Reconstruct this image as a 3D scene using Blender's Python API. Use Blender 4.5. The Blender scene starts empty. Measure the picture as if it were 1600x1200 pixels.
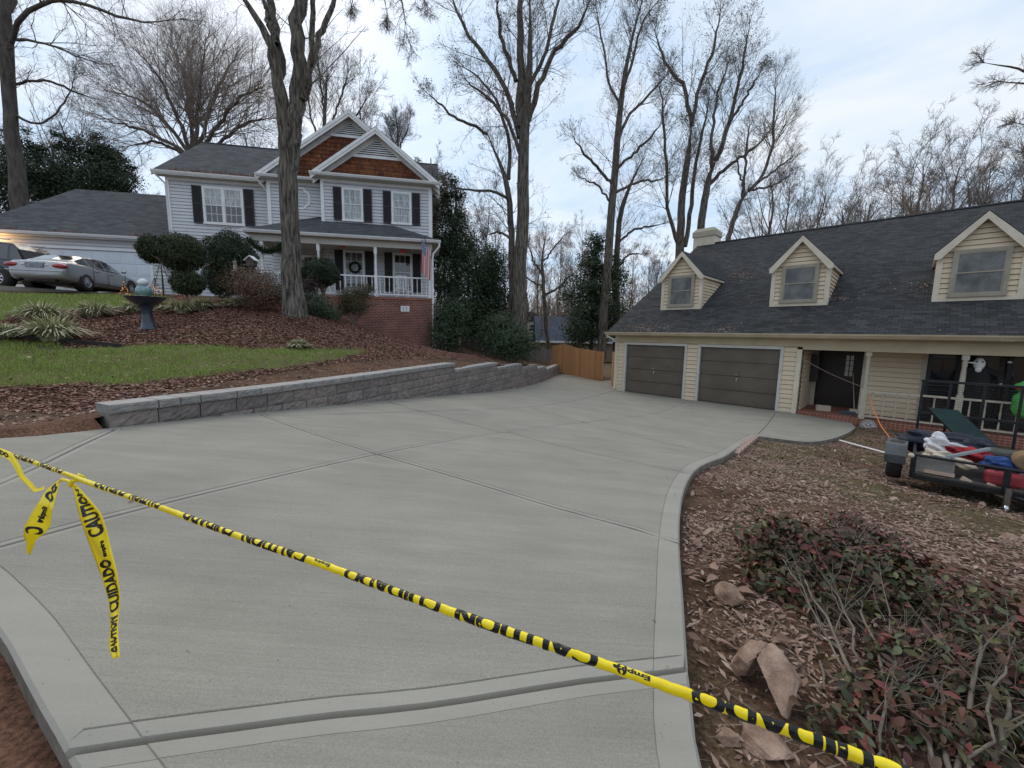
import bpy, bmesh, math, random
import numpy as np
from math import sin, cos, tan, atan2, pi, sqrt, radians, hypot
from mathutils import Vector, Matrix, geometry
random.seed(7); RNG = np.random.default_rng(7)
SC = bpy.context.scene; COL = SC.collection
# ------------------------------------------------------------------ camera (world origin is the lens; z is up)
FPX, PITCH, ROLL = 625.9, radians(7.125), radians(.955)
F_ = np.array([0, cos(PITCH), -sin(PITCH)]); u_ = np.array([0, sin(PITCH), cos(PITCH)]); r_ = np.array([1., 0, 0])
R_ = cos(ROLL)*r_ + sin(ROLL)*u_; U_ = -sin(ROLL)*r_ + cos(ROLL)*u_
cd = bpy.data.cameras.new('camera'); co = bpy.data.objects.new('camera', cd); COL.objects.link(co); SC.camera = co
cd.sensor_width = 36; cd.lens = FPX/1600*36; cd.clip_start = .05; cd.clip_end = 3000
co.matrix_world = Matrix(((R_[0], U_[0], -F_[0], 0), (R_[1], U_[1], -F_[1], 0), (R_[2], U_[2], -F_[2], 0), (0, 0, 0, 1)))
# ------------------------------------------------------------------ sky and sun
SUN_EL, SUN_AZ = radians(38), radians(-25)
W = bpy.data.worlds.new('World'); SC.world = W; W.use_nodes = True
def build_sky():
    nt = W.node_tree; N = nt.nodes; L = nt.links; bg = N['Background']
    sky = N.new('ShaderNodeTexSky'); sky.sky_type = 'NISHITA'; sky.sun_disc = False
    sky.sun_elevation = SUN_EL; sky.sun_rotation = SUN_AZ; sky.air_density = 1.; sky.dust_density = 1.5; sky.ozone_density = 1.
    tc = N.new('ShaderNodeTexCoord'); sep = N.new('ShaderNodeSeparateXYZ'); L.new(tc.outputs['Generated'], sep.inputs[0])
    # cloud deck: project the direction on a flat layer so clouds flatten towards the horizon
    mx = N.new('ShaderNodeMath'); mx.operation = 'MAXIMUM'; mx.inputs[1].default_value = .0; L.new(sep.outputs['Z'], mx.inputs[0])
    ad = N.new('ShaderNodeMath'); ad.operation = 'ADD'; ad.inputs[1].default_value = .22; L.new(mx.outputs[0], ad.inputs[0])
    dv = N.new('ShaderNodeVectorMath'); dv.operation = 'DIVIDE'; L.new(tc.outputs['Generated'], dv.inputs[0])
    cb = N.new('ShaderNodeCombineXYZ')
    for i in range(3): L.new(ad.outputs[0], cb.inputs[i])
    L.new(cb.outputs[0], dv.inputs[1])
    mp = N.new('ShaderNodeMapping'); mp.inputs['Scale'].default_value = (1., 1.5, .3); mp.inputs['Rotation'].default_value = (0, 0, .6); mp.inputs['Location'].default_value = (1.3, .4, 0)
    L.new(dv.outputs[0], mp.inputs[0])
    no = N.new('ShaderNodeTexNoise'); no.inputs['Scale'].default_value = 1.25; no.inputs['Detail'].default_value = 7; no.inputs['Roughness'].default_value = .58; no.inputs['Distortion'].default_value = .6
    L.new(mp.outputs[0], no.inputs['Vector'])
    cr = N.new('ShaderNodeValToRGB'); cr.color_ramp.elements[0].position = .36; cr.color_ramp.elements[1].position = .68
    cr.color_ramp.elements[0].color = (0, 0, 0, 1); cr.color_ramp.elements[1].color = (1, 1, 1, 1); L.new(no.outputs[0], cr.inputs[0])
    cc = N.new('ShaderNodeValToRGB'); e = cc.color_ramp.elements; e[0].position = 0; e[0].color = (4.3, 5.75, 7.6, 1); e[1].position = 1; e[1].color = (7.3, 7.65, 8.0, 1)
    L.new(cr.outputs[0], cc.inputs[0])
    m = N.new('ShaderNodeMix'); m.data_type = 'RGBA'; m.inputs[0].default_value = .86
    L.new(sky.outputs[0], m.inputs[6]); L.new(cc.outputs[0], m.inputs[7]); L.new(m.outputs[2], bg.inputs['Color'])
    bg.inputs['Strength'].default_value = .095
build_sky()
sd = bpy.data.lights.new('sun', 'SUN'); sd.energy = 1.25; sd.angle = radians(50); sd.color = (1, .90, .76)
so = bpy.data.objects.new('sun', sd); COL.objects.link(so)
so.rotation_euler = Vector((sin(SUN_AZ)*cos(SUN_EL), cos(SUN_AZ)*cos(SUN_EL), sin(SUN_EL))).to_track_quat('Z', 'Y').to_euler()
SC.view_settings.view_transform = 'Standard'; SC.view_settings.look = 'None'; SC.view_settings.exposure = 0.52; SC.view_settings.gamma = 1
# ------------------------------------------------------------------ helpers: points seen in the photo turned into metres
def ray(px, py): return F_ + R_*((px-800)/FPX) + U_*((600-py)/FPX)
def atY(px, py, y): d = ray(px, py); return d*(y/d[1])
def atZ(px, py, z): d = ray(px, py); return d*(z/d[2])
def tps(pts):
    pts = np.array(pts, float); n = len(pts); xy = pts[:, :2]
    def U(r2): return np.where(r2 > 1e-9, r2*np.log(r2+1e-12)*.5, 0)
    K = U(((xy[:, None]-xy[None])**2).sum(-1)) + np.eye(n)
    P = np.c_[np.ones(n), xy]; A = np.zeros((n+3, n+3)); A[:n, :n] = K; A[:n, n:] = P; A[n:, :n] = P.T
    w = np.linalg.solve(A, np.r_[pts[:, 2], 0, 0, 0])
    def f(x, y):
        x = np.asarray(x, float); y = np.asarray(y, float); s = w[n]+w[n+1]*x+w[n+2]*y
        for i in range(n): s = s + w[i]*U((x-xy[i, 0])**2+(y-xy[i, 1])**2)
        return s
    return f
G = tps([(-4.5,4.5,-1.13),(-1.7,10.7,-1.73),(-.5,15,-2.15),(.4,17.2,-2.3),(1.7,21,-2.42),(2.6,24.5,-2.45),(4.8,18.5,-2.51),(9.4,13.8,-2.53),(7,16,-2.52),(5.6,23.5,-2.6),(0,.5,-1.33),(-2.5,2,-1.2),(3,1,-1.45),(3,6,-1.85),(2,11,-2.05),(6,11,-2.4),(11,11,-2.6),(7,7,-2.35),(-9,2,-1.0),(-6,-3,-1.2),(2,-4,-1.4),(16,6,-2.7),(15,-2,-2.2),(12,24,-2.8),(2,34,-2.9),(14,34,-3)])
YP = [tuple(atY(*p)) for p in [(0,600,5.8),(60,655,4.9),(-60,640,4.9),(0,528,7.3),(0,490,10.5),(0,457,16),(100,457,16.5),(200,457,18.5),(200,540,7.96),(232,515,9.65),(300,462,19.5),(300,540,8.2),(100,500,10.2),(400,545,8.7),(400,470,17),(450,545,9.2),(458,487,12.5),(450,470,18),(520,500,15),(560,508,19.2),(600,545,12.2),(675,547,19.6),(700,558,14.8),(790,560,19),(720,545,26),(870,568,25.6),(120,470,14),(300,500,10.8),(370,500,11.2)]]
YP += [(-4.7,4.6,-.97),(-4.1,5.8,-.96),(-3.5,7.4,-.96),(-2.5,10,-.97),(-1.7,12.4,-1.05),(-.8,15.2,-1.15),(.2,17.8,-1.4),(1.3,21,-1.75),(2.6,25.3,-2.0),(-5.2,4.2,-1.06),(-6.5,3.6,-1.02),(-9,3.2,-.9),(-14,4,-.6),(-30,30,1.7),(-18,40,1.6),(-40,15,1.5),(-4,34,-.6),(3,38,-2.4),(-24,21,1.6),(-20,14.5,1.35)]
YZ = tps(YP)
def hit(f, px, py, tmax=70):
    d = ray(px, py); ts = np.linspace(.3, tmax, 6000); i = np.argmax(d[2]*ts - f(d[0]*ts, d[1]*ts) < 0); return d*ts[i]
onG = lambda px, py: hit(G, px, py); onY = lambda px, py: hit(YZ, px, py)
# ------------------------------------------------------------------ object helpers
def tag(o, label=None, cat=None, group=None, kind=None):
    if label: o['label'] = label
    if cat: o['category'] = cat
    if group: o['group'] = group
    if kind: o['kind'] = kind
    return o
def thing(name, label, cat, loc=(0, 0, 0), rz=0, group=None):
    o = bpy.data.objects.new(name, None); COL.objects.link(o); o.location = loc; o.rotation_euler = (0, 0, rz)
    o.empty_display_size = .1
    return tag(o, label, cat, group)
def mesh_np(name, V, Fc, mats, parent=None, smooth=False, mi=None, uv=None, attrs=None):
    """V (n,3), Fc (m,k) int array or list of lists"""
    me = bpy.data.meshes.new(name); V = np.asarray(V, np.float32)
    if isinstance(Fc, np.ndarray):
        m, k = Fc.shape; me.vertices.add(len(V)); me.vertices.foreach_set('co', V.ravel())
        me.loops.add(m*k); me.loops.foreach_set('vertex_index', Fc.astype(np.int32).ravel())
        me.polygons.add(m); me.polygons.foreach_set('loop_start', np.arange(0, m*k, k, dtype=np.int32)); me.polygons.foreach_set('loop_total', np.full(m, k, np.int32))
        me.update(calc_edges=True)
    else:
        me.from_pydata([tuple(map(float, v)) for v in V], [], Fc); me.update()
    if mi is not None: me.polygons.foreach_set('material_index', np.asarray(mi, np.int32))
    if smooth: me.polygons.foreach_set('use_smooth', np.ones(len(me.polygons), bool))
    if uv is not None:
        ul = me.uv_layers.new(name='UVMap'); ul.data.foreach_set('uv', np.asarray(uv, np.float32).ravel())
    for nme, arr in (attrs or {}).items():
        a = me.attributes.new(nme, 'FLOAT', 'POINT'); a.data.foreach_set('value', np.asarray(arr, np.float32))
    for m in (mats if isinstance(mats, (list, tuple)) else [mats]): me.materials.append(m)
    me.validate()
    o = bpy.data.objects.new(name, me); COL.objects.link(o)
    if parent: o.parent = parent
    return o
class MB:
    def __init__(s): s.v = []; s.f = []; s.m = []; s.sm = []
    def add(s, vs, fs, mi=0, smooth=False):
        b = len(s.v); s.v += [tuple(map(float, v)) for v in vs]
        for f in fs: s.f.append([b+i for i in f]); s.m.append(mi); s.sm.append(smooth)
        return s
    def quad(s, a, b, c, d, mi=0): return s.add([a, b, c, d], [(0, 1, 2, 3)], mi)
    def poly(s, pts, mi=0): return s.add(pts, [tuple(range(len(pts)))], mi)
    def box(s, x0, x1, y0, y1, z0, z1, mi=0, M=None, bev=0):
        if bev:
            bm = bmesh.new(); bmesh.ops.create_cube(bm, size=1)
            for v in bm.verts: v.co = Vector((x0+(v.co.x+.5)*(x1-x0), y0+(v.co.y+.5)*(y1-y0), z0+(v.co.z+.5)*(z1-z0)))
            bmesh.ops.bevel(bm, geom=bm.edges[:], offset=bev, segments=2, affect='EDGES', profile=.5)
            vs = [v.co.copy() for v in bm.verts]; bm.verts.index_update(); fs = [[v.index for v in f.verts] for f in bm.faces]; bm.free()
        else:
            vs = [Vector(p) for p in ((x0,y0,z0),(x1,y0,z0),(x1,y1,z0),(x0,y1,z0),(x0,y0,z1),(x1,y0,z1),(x1,y1,z1),(x0,y1,z1))]
            fs = [(0,3,2,1),(4,5,6,7),(0,1,5,4),(1,2,6,5),(2,3,7,6),(3,0,4,7)]
        if M is not None: vs = [M @ v for v in vs]
        return s.add(vs, fs, mi)
    def prism(s, pts, d, mi=0):
        """pts: closed loop of 3D points, extruded by vector d"""
        n = len(pts); a = [Vector(p) for p in pts]; b = [p+Vector(d) for p in a]
        return s.add(a+b, [tuple(range(n))[::-1], tuple(range(n, 2*n))]+[(i, (i+1) % n, n+(i+1) % n, n+i) for i in range(n)], mi)
    def tube(s, pts, rad, n=6, mi=0, cap=True, smooth=True):
        pts = [Vector(p) for p in pts]; k = len(pts)
        if not isinstance(rad, (list, tuple)): rad = [rad]*k
        up = None; vs = []
        for i, p in enumerate(pts):
            t = (pts[min(i+1, k-1)]-pts[max(i-1, 0)]); t = t.normalized() if t.length > 1e-9 else Vector((0, 0, 1))
            if up is None: up = t.orthogonal().normalized()
            up = (up - t*up.dot(t)); up = up.normalized() if up.length > 1e-6 else t.orthogonal().normalized()
            w = t.cross(up)
            for j in range(n): a = 2*pi*j/n; vs.append(p+(up*cos(a)+w*sin(a))*rad[i])
        fs = [(i*n+j, i*n+(j+1) % n, (i+1)*n+(j+1) % n, (i+1)*n+j) for i in range(k-1) for j in range(n)]
        s.add(vs, fs, mi, smooth)
        if cap and n > 2: s.add(vs[:n], [tuple(range(n))[::-1]], mi); s.add(vs[-n:], [tuple(range(n))], mi)
        return s
    def lathe(s, prof, n=24, mi=0, M=None, smooth=True):
        vs = [Vector((r*cos(2*pi*j/n), r*sin(2*pi*j/n), z)) for r, z in prof for j in range(n)]
        if M is not None: vs = [M @ v for v in vs]
        k = len(prof); return s.add(vs, [(i*n+j, i*n+(j+1) % n, (i+1)*n+(j+1) % n, (i+1)*n+j) for i in range(k-1) for j in range(n)], mi, smooth)
    def blob(s, c, r, mi=0, sub=2, nz=.15, M=None):
        bm = bmesh.new(); bmesh.ops.create_icosphere(bm, subdivisions=sub, radius=1)
        ph = [random.uniform(0, 9) for _ in range(6)]; vs = []
        for v in bm.verts:
            p = v.co; k = 1+nz*(sin(3*p.x+ph[0])*sin(2.7*p.y+ph[1])+.6*sin(6*p.z+ph[2]+4*p.x)+.4*sin(9*p.y+ph[3]+5*p.z))
            q = Vector((p.x*r[0]*k, p.y*r[1]*k, p.z*r[2]*k))
            if M is not None: q = M @ q
            vs.append(q+Vector(c))
        fs = [[v.index for v in f.verts] for f in bm.faces]; bm.free()
        return s.add(vs, fs, mi, True)
    def build(s, name, mats, parent=None, uv=True):
        me = bpy.data.meshes.new(name); me.from_pydata(s.v, [], s.f); me.update()
        me.polygons.foreach_set('material_index', s.m); me.polygons.foreach_set('use_smooth', s.sm)
        for m in (mats if isinstance(mats, (list, tuple)) else [mats]): me.materials.append(m)
        if uv:
            ul = me.uv_layers.new(name='UVMap').data
            for p in me.polygons:
                n = p.normal; t = Vector((0, 0, 1)).cross(n)
                t = t.normalized() if t.length > .05 else Vector((1, 0, 0)); b = n.cross(t)
                for li in p.loop_indices:
                    c = me.vertices[me.loops[li].vertex_index].co; ul[li].uv = (c.dot(t), c.dot(b))
        o = bpy.data.objects.new(name, me); COL.objects.link(o)
        if parent: o.parent = parent
        return o
def bevelmod(o, w=.01, seg=2):
    m = o.modifiers.new('bevel', 'BEVEL'); m.width = w; m.segments = seg; m.limit_method = 'ANGLE'; return o
def copy_tree(o, parent=None):
    c = o.copy(); COL.objects.link(c); c.parent = parent
    for ch in [x for x in bpy.data.objects if x.parent == o]: copy_tree(ch, c)
    return c
# ------------------------------------------------------------------ materials
def nodes(m): return m.node_tree.nodes, m.node_tree.links
def mat(name, col, rough=.8, col2=None, nscale=4, detail=5, contrast=(.35, .65), bump=0, bscale=30, bdist=.01, metal=0, spec=.4, coord='Object', stretch=(1, 1, 1), fine=0, bstretch=None, coat=0, island=None):
    m = bpy.data.materials.new(name); m.use_nodes = True; N, L = nodes(m); b = N['Principled BSDF']
    b.inputs['Roughness'].default_value = rough; b.inputs['Metallic'].default_value = metal; b.inputs['Specular IOR Level'].default_value = spec
    b.inputs['Base Color'].default_value = (*col, 1)
    if coat: b.inputs['Coat Weight'].default_value = coat; b.inputs['Coat Roughness'].default_value = .05
    tc = N.new('ShaderNodeTexCoord'); mp = N.new('ShaderNodeMapping'); mp.inputs['Scale'].default_value = stretch; L.new(tc.outputs[coord], mp.inputs[0])
    src = None
    if col2 is not None:
        no = N.new('ShaderNodeTexNoise'); no.inputs['Scale'].default_value = nscale; no.inputs['Detail'].default_value = detail; no.inputs['Roughness'].default_value = .6
        L.new(mp.outputs[0], no.inputs['Vector']); cr = N.new('ShaderNodeValToRGB'); e = cr.color_ramp.elements
        e[0].position, e[1].position = contrast; e[0].color = (*col, 1); e[1].color = (*col2, 1); L.new(no.outputs[0], cr.inputs[0]); src = cr.outputs[0]
    if island:
        ge = N.new('ShaderNodeNewGeometry'); cr = N.new('ShaderNodeValToRGB'); cr.color_ramp.interpolation = 'LINEAR'; e = cr.color_ramp.elements
        while len(e) < len(island): e.new(.5)
        for i, c in enumerate(island): e[i].position = i/(len(island)-1); e[i].color = (*c, 1)
        L.new(ge.outputs['Random Per Island'], cr.inputs[0])
        if src:
            mm = N.new('ShaderNodeMix'); mm.data_type = 'RGBA'; mm.inputs[0].default_value = .5; L.new(cr.outputs[0], mm.inputs[6]); L.new(src, mm.inputs[7]); src = mm.outputs[2]
        else: src = cr.outputs[0]
    if fine and src is not None:
        n2 = N.new('ShaderNodeTexNoise'); n2.inputs['Scale'].default_value = max(nscale*25, 30); n2.inputs['Detail'].default_value = 3; L.new(mp.outputs[0], n2.inputs['Vector'])
        mr = N.new('ShaderNodeMapRange'); mr.inputs[1].default_value = .3; mr.inputs[2].default_value = .7; mr.inputs[3].default_value = 1-fine; mr.inputs[4].default_value = 1+fine; L.new(n2.outputs[0], mr.inputs[0])
        mu = N.new('ShaderNodeVectorMath'); mu.operation = 'SCALE'; L.new(src, mu.inputs[0]); L.new(mr.outputs[0], mu.inputs['Scale']); src = mu.outputs[0]
    if src is not None: L.new(src, b.inputs['Base Color'])
    if bump:
        n3 = N.new('ShaderNodeTexNoise'); n3.inputs['Scale'].default_value = bscale; n3.inputs['Detail'].default_value = 4
        if bstretch:
            m2 = N.new('ShaderNodeMapping'); m2.inputs['Scale'].default_value = bstretch; L.new(tc.outputs[coord], m2.inputs[0]); L.new(m2.outputs[0], n3.inputs['Vector'])
        else: L.new(mp.outputs[0], n3.inputs['Vector'])
        bp = N.new('ShaderNodeBump'); bp.inputs['Strength'].default_value = bump; bp.inputs['Distance'].default_value = bdist; L.new(n3.outputs[0], bp.inputs['Height']); L.new(bp.outputs[0], b.inputs['Normal'])
    return m
def bricky(name, c1, c2, mortar, bw, bh, ms, rough=.85, offset=.5, bump=.5, bdist=.01, nz=None, squash=1, ncol=None):
    """courses laid in the UV map (metres along the face, metres up the face)"""
    m = bpy.data.materials.new(name); m.use_nodes = True; N, L = nodes(m); b = N['Principled BSDF']; b.inputs['Roughness'].default_value = rough; b.inputs['Specular IOR Level'].default_value = .3
    tc = N.new('ShaderNodeTexCoord'); br = N.new('ShaderNodeTexBrick'); L.new(tc.outputs['UV'], br.inputs['Vector'])
    br.inputs['Color1'].default_value = (*c1, 1); br.inputs['Color2'].default_value = (*c2, 1); br.inputs['Mortar'].default_value = (*mortar, 1)
    br.inputs['Scale'].default_value = 1; br.inputs['Brick Width'].default_value = bw; br.inputs['Row Height'].default_value = bh; br.inputs['Mortar Size'].default_value = ms; br.inputs['Mortar Smooth'].default_value = .2; br.offset = offset
    no = N.new('ShaderNodeTexNoise'); no.inputs['Scale'].default_value = 1.3; no.inputs['Detail'].default_value = 8; no.inputs['Roughness'].default_value = .7; L.new(tc.outputs['Object'], no.inputs['Vector'])
    mr = N.new('ShaderNodeMapRange'); mr.inputs[1].default_value = .3; mr.inputs[2].default_value = .7; a = nz or .25; mr.inputs[3].default_value = 1-a; mr.inputs[4].default_value = 1+a; L.new(no.outputs[0], mr.inputs[0])
    mu = N.new('ShaderNodeVectorMath'); mu.operation = 'SCALE'; L.new(br.outputs['Color'], mu.inputs[0]); L.new(mr.outputs[0], mu.inputs['Scale']); L.new(mu.outputs[0], b.inputs['Base Color'])
    if bump:
        iv = N.new('ShaderNodeMath'); iv.operation = 'SUBTRACT'; iv.inputs[0].default_value = 1; L.new(br.outputs['Fac'], iv.inputs[1])
        bp = N.new('ShaderNodeBump'); bp.inputs['Strength'].default_value = bump; bp.inputs['Distance'].default_value = bdist; L.new(iv.outputs[0], bp.inputs['Height']); L.new(bp.outputs[0], b.inputs['Normal'])
    return m
def emit(name, col, s):
    m = bpy.data.materials.new(name); m.use_nodes = True; b = nodes(m)[0]['Principled BSDF']; b.inputs['Base Color'].default_value = (*col, 1); b.inputs['Emission Color'].default_value = (*col, 1); b.inputs['Emission Strength'].default_value = s; return m
M = {}
M['concrete'] = mat('broomed_concrete', (.300, .285, .246), .85, (.348, .333, .292), .5, 3, (.3, .7), .5, 70, .0035, fine=.05, bstretch=(.5, 5, 1))
def concrete_mat(name, base, streak, patch):
    m = bpy.data.materials.new(name); m.use_nodes = True; N, L = nodes(m); b = N['Principled BSDF']; b.inputs['Roughness'].default_value = .82; b.inputs['Specular IOR Level'].default_value = .3; tc = N.new('ShaderNodeTexCoord')
    def noise(sc, st, d, rot=.35):
        mp = N.new('ShaderNodeMapping'); mp.inputs['Scale'].default_value = st; mp.inputs['Rotation'].default_value = (0, 0, rot); L.new(tc.outputs['Object'], mp.inputs[0]); n = N.new('ShaderNodeTexNoise'); n.inputs['Scale'].default_value = sc; n.inputs['Detail'].default_value = d; n.inputs['Roughness'].default_value = .6; L.new(mp.outputs[0], n.inputs['Vector']); return n.outputs[0]
    def rng_(x, lo, hi, a=.3, c=.7):
        r = N.new('ShaderNodeMapRange'); r.inputs[1].default_value = a; r.inputs[2].default_value = c; r.inputs[3].default_value = lo; r.inputs[4].default_value = hi; L.new(x, r.inputs[0]); return r.outputs[0]
    f = None
    for x, amp, a, c in ((noise(1, (1, 1, 1), 3), patch, .3, .7), (noise(4.5, (.35, 1.6, 1), 4), patch*.8, .3, .7), (noise(14, (.12, 4.5, 1), 4), streak*.8, .3, .7), (noise(150, (1, 1, 1), 2), streak*2, .3, .7), (noise(1.6, (.25, 2.2, 1), 2, 1.1), patch*.6, .35, .65)):
        r = rng_(x, 1-amp, 1+amp, a, c)
        if f is None: f = r
        else: q = N.new('ShaderNodeMath'); q.operation = 'MULTIPLY'; L.new(f, q.inputs[0]); L.new(r, q.inputs[1]); f = q.outputs[0]
    pits = rng_(noise(55, (1, 1, 1), 2), .62, 1, .24, .30); q = N.new('ShaderNodeMath'); q.operation = 'MULTIPLY'; L.new(f, q.inputs[0]); L.new(pits, q.inputs[1])
    v = N.new('ShaderNodeVectorMath'); v.operation = 'SCALE'; v.inputs[0].default_value = base; L.new(q.outputs[0], v.inputs['Scale']); L.new(v.outputs[0], b.inputs['Base Color'])
    h = noise(16, (.15, 6, 1), 4); g = noise(120, (1, 1, 1), 3); ad = N.new('ShaderNodeMath'); ad.operation = 'MULTIPLY_ADD'; L.new(g, ad.inputs[0]); ad.inputs[1].default_value = .5; L.new(h, ad.inputs[2]); bp = N.new('ShaderNodeBump'); bp.inputs['Strength'].default_value = min(1, streak*14); bp.inputs['Distance'].default_value = .004; L.new(ad.outputs[0], bp.inputs['Height']); L.new(bp.outputs[0], b.inputs['Normal']); return m
M['concrete'] = concrete_mat('broomed_slab', (.285, .264, .220), .075, .085)
M['smooth'] = concrete_mat('trowelled_slab', (.325, .303, .258), .02, .06); _unused = mat('tooled_concrete', (.325, .31, .27), .75, (.365, .35, .308), 1.2, 3, (.3, .7), .12, 90, .002, fine=.04)
M['block'] = mat('split_face_block', (.13, .11, .10), .95, (.28, .235, .21), 7, 8, (.3, .7), .9, 45, .012, fine=.25, island=[(.12, .11, .105), (.20, .165, .15), (.26, .215, .19)])
M['captop'] = mat('smooth_skylit_cap_top', (.33, .30, .275), .9, (.42, .385, .355), 6, 5, fine=.1)  # smooth top, with light from the sky painted into its paler colour
M['cap'] = mat('block_cap', (.2, .19, .18), .95, (.30, .28, .255), 8, 8, (.3, .7), .8, 50, .008, fine=.2)
M['siding_grey'] = mat('grey_siding', (.53, .54, .56), .6, (.61, .62, .635), 1.5, 4, stretch=(.4, 1, 3))
M['siding_cream'] = mat('cream_siding', (.63, .505, .35), .6, (.71, .585, .425), 1.5, 4, stretch=(.4, 1, 3))
M['siding_tan'] = mat('tan_frieze', (.42, .34, .22), .6, (.5, .41, .28), 1.5, 4)
M['white'] = mat('white_paint', (.72, .72, .72), .45, (.8, .8, .8), 3, 4)
M['offwhite'] = mat('cream_trim', (.60, .52, .40), .5, (.70, .62, .50), 3, 4)
M['doortrim'] = mat('dull_white_trim', (.50, .48, .44), .5, (.58, .56, .52), 4, 4)
M['beigewin'] = mat('taupe_trim', (.30, .26, .20), .5, (.36, .32, .25), 4, 4)
M['greypost'] = mat('worn_cream_post', (.42, .37, .29), .6, (.52, .46, .37), 6, 5)
M['soffit'] = mat('soffit_paint', (.46, .43, .38), .6, (.52, .49, .44), 3, 3)
M['shutter'] = mat('black_shutter', (.018, .018, .022), .5, (.03, .03, .035), 5, 3, bump=.4, bscale=6, stretch=(1, 1, 12))
M['roofL'] = bricky('grey_shingle', (.042, .046, .052), (.085, .09, .096), (.03, .032, .036), .32, .14, .006, .92, .43, .6, .006, .22)
M['roofR'] = bricky('charcoal_shingle', (.022, .0225, .024), (.056, .057, .061), (.013, .013, .014), .24, .14, .008, .9, .37, .8, .009, .22)
M['cedar'] = bricky('cedar_shingle', (.245, .085, .036), (.13, .045, .022), (.02, .01, .006), .13, .2, .008, .8, .5, .8, .02, .5)
M['brick'] = bricky('red_brick', (.25, .075, .045), (.15, .045, .032), (.27, .23, .2), .215, .078, .011, .9, .5, .5, .006, .3)
M['brick2'] = bricky('porch_brick', (.33, .085, .05), (.22, .06, .04), (.3, .22, .18), .1, .075, .009, .9, .0, .5, .006, .3)
M['garagedoor'] = mat('brown_garage_door', (.105, .083, .060), .55, (.14, .114, .087), 1.2, 6, stretch=(1, 1, 2), fine=.1)
M['whitedoor'] = mat('white_garage_door', (.60, .64, .70), .5, (.66, .70, .76), 1, 4)
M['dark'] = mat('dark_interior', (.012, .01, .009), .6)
M['doorred'] = mat('dark_red_door', (.05, .014, .012), .4, (.075, .02, .016), 3, 3)
def glass(name, col, rough=.04, wav=.0):
    m = mat(name, col, rough, spec=.8, coat=.6); 
    return m
M['glass'] = glass('window_glass', (.02, .024, .028))
M['glassdim'] = mat('blotched_glass', (.05, .052, .05), .22, (.16, .16, .15), 2.6, 4, (.4, .65), spec=.6)  # pale blotches put a faint curtain and reflection into the pane colour
M['curtain'] = mat('curtained_glass', (.20, .22, .22), .12, (.42, .44, .43), 5, 3, (.4, .6), stretch=(3, 1, .6), spec=.7, coat=.5)
M['bark'] = mat('grey_bark', (.036, .030, .025), .95, (.215, .190, .160), 18, 9, (.38, .62), 1., 28, .09, stretch=(1, 1, .11), fine=.3)
M['barkdark'] = mat('dark_bark', (.05, .042, .037), .95, (.12, .10, .088), 6, 6, (.35, .65), .8, 12, .03, stretch=(1, 1, .25))
M['twig'] = mat('twig_bark', (.13, .11, .098), .9, (.20, .175, .155), 2, 3)
M['twigtan'] = mat('tan_twig', (.22, .175, .15), .9, (.30, .25, .215), 2, 3)
M['twigred'] = mat('ruddy_twig', (.18, .125, .095), .9, (.26, .195, .15), 2, 3)
M['seed'] = mat('dry_seed', (.10, .06, .045), .9, island=[(.07, .04, .035), (.14, .085, .06), (.11, .10, .05)])
M['ever'] = mat('evergreen_leaf', (.012, .022, .012), .6, spec=.2, island=[(.010, .018, .010), (.024, .040, .018), (.05, .075, .035), (.016, .030, .016)])
M['boxwood'] = mat('clipped_leaf', (.02, .03, .015), .65, spec=.15, island=[(.018, .026, .012), (.04, .055, .024), (.075, .095, .045)])
M['holly'] = mat('holly_leaf', (.02, .03, .015), .5, spec=.25, island=[(.014, .028, .013), (.03, .055, .025), (.07, .105, .05)])
M['azalea'] = mat('bronze_leaf', (.08, .05, .02), .6, island=[(.07, .035, .02), (.14, .06, .035), (.08, .07, .03), (.18, .085, .055)])
M['olive'] = mat('olive_leaf', (.06, .06, .02), .6, island=[(.03, .035, .012), (.07, .07, .025), (.11, .075, .03)])
M['maroon'] = mat('maroon_leaf', (.06, .02, .02), .6, island=[(.035, .015, .015), (.06, .03, .025), (.03, .03, .015)])
M['nandina'] = mat('nandina_leaf', (.04, .05, .03), .45, spec=.25, island=[(.030, .034, .016), (.045, .058, .024), (.08, .092, .04), (.11, .045, .032), (.055, .062, .028), (.17, .07, .05), (.040, .030, .020), (.15, .14, .05), (.10, .115, .06), (.085, .035, .028), (.05, .05, .022), (.13, .085, .05)])
M['nandina2'] = mat('nandina_red', (.2, .05, .05), .45, spec=.25, island=[(.08, .025, .02), (.20, .055, .045), (.13, .05, .035), (.07, .05, .025), (.09, .03, .025)])
M['stem'] = mat('woody_stem', (.14, .11, .085), .9, (.22, .18, .14), 12, 4, bump=.4, bscale=60, bdist=.003)
M['blade'] = mat('grass_blade', (.1, .2, .03), .6, island=[(.14, .23, .025), (.24, .33, .045), (.32, .39, .09), (.19, .28, .035), (.36, .37, .14)])
M['bladedry'] = mat('dry_grass_blade', (.1, .2, .03), .7, island=[(.19, .22, .07), (.34, .29, .16), (.17, .23, .06), (.40, .33, .2)])
M['liriope'] = mat('variegated_blade', (.3, .35, .15), .55, island=[(.13, .16, .06), (.50, .49, .30), (.62, .58, .38), (.20, .22, .09), (.44, .41, .24)])
M['litter'] = mat('dead_leaf', (.2, .1, .07), .8, island=[(.12, .068, .05), (.25, .15, .11), (.34, .225, .17), (.18, .10, .07), (.46, .34, .27), (.10, .055, .04)])
M['mulchleaf'] = mat('mulch_leaf', (.2, .08, .06), .85, island=[(.14, .058, .04), (.27, .125, .088), (.37, .20, .15), (.18, .07, .05), (.44, .28, .22)])
M['metalblack'] = mat('black_steel', (.02, .02, .022), .4, (.035, .033, .032), 8, 4, metal=.4)
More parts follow.
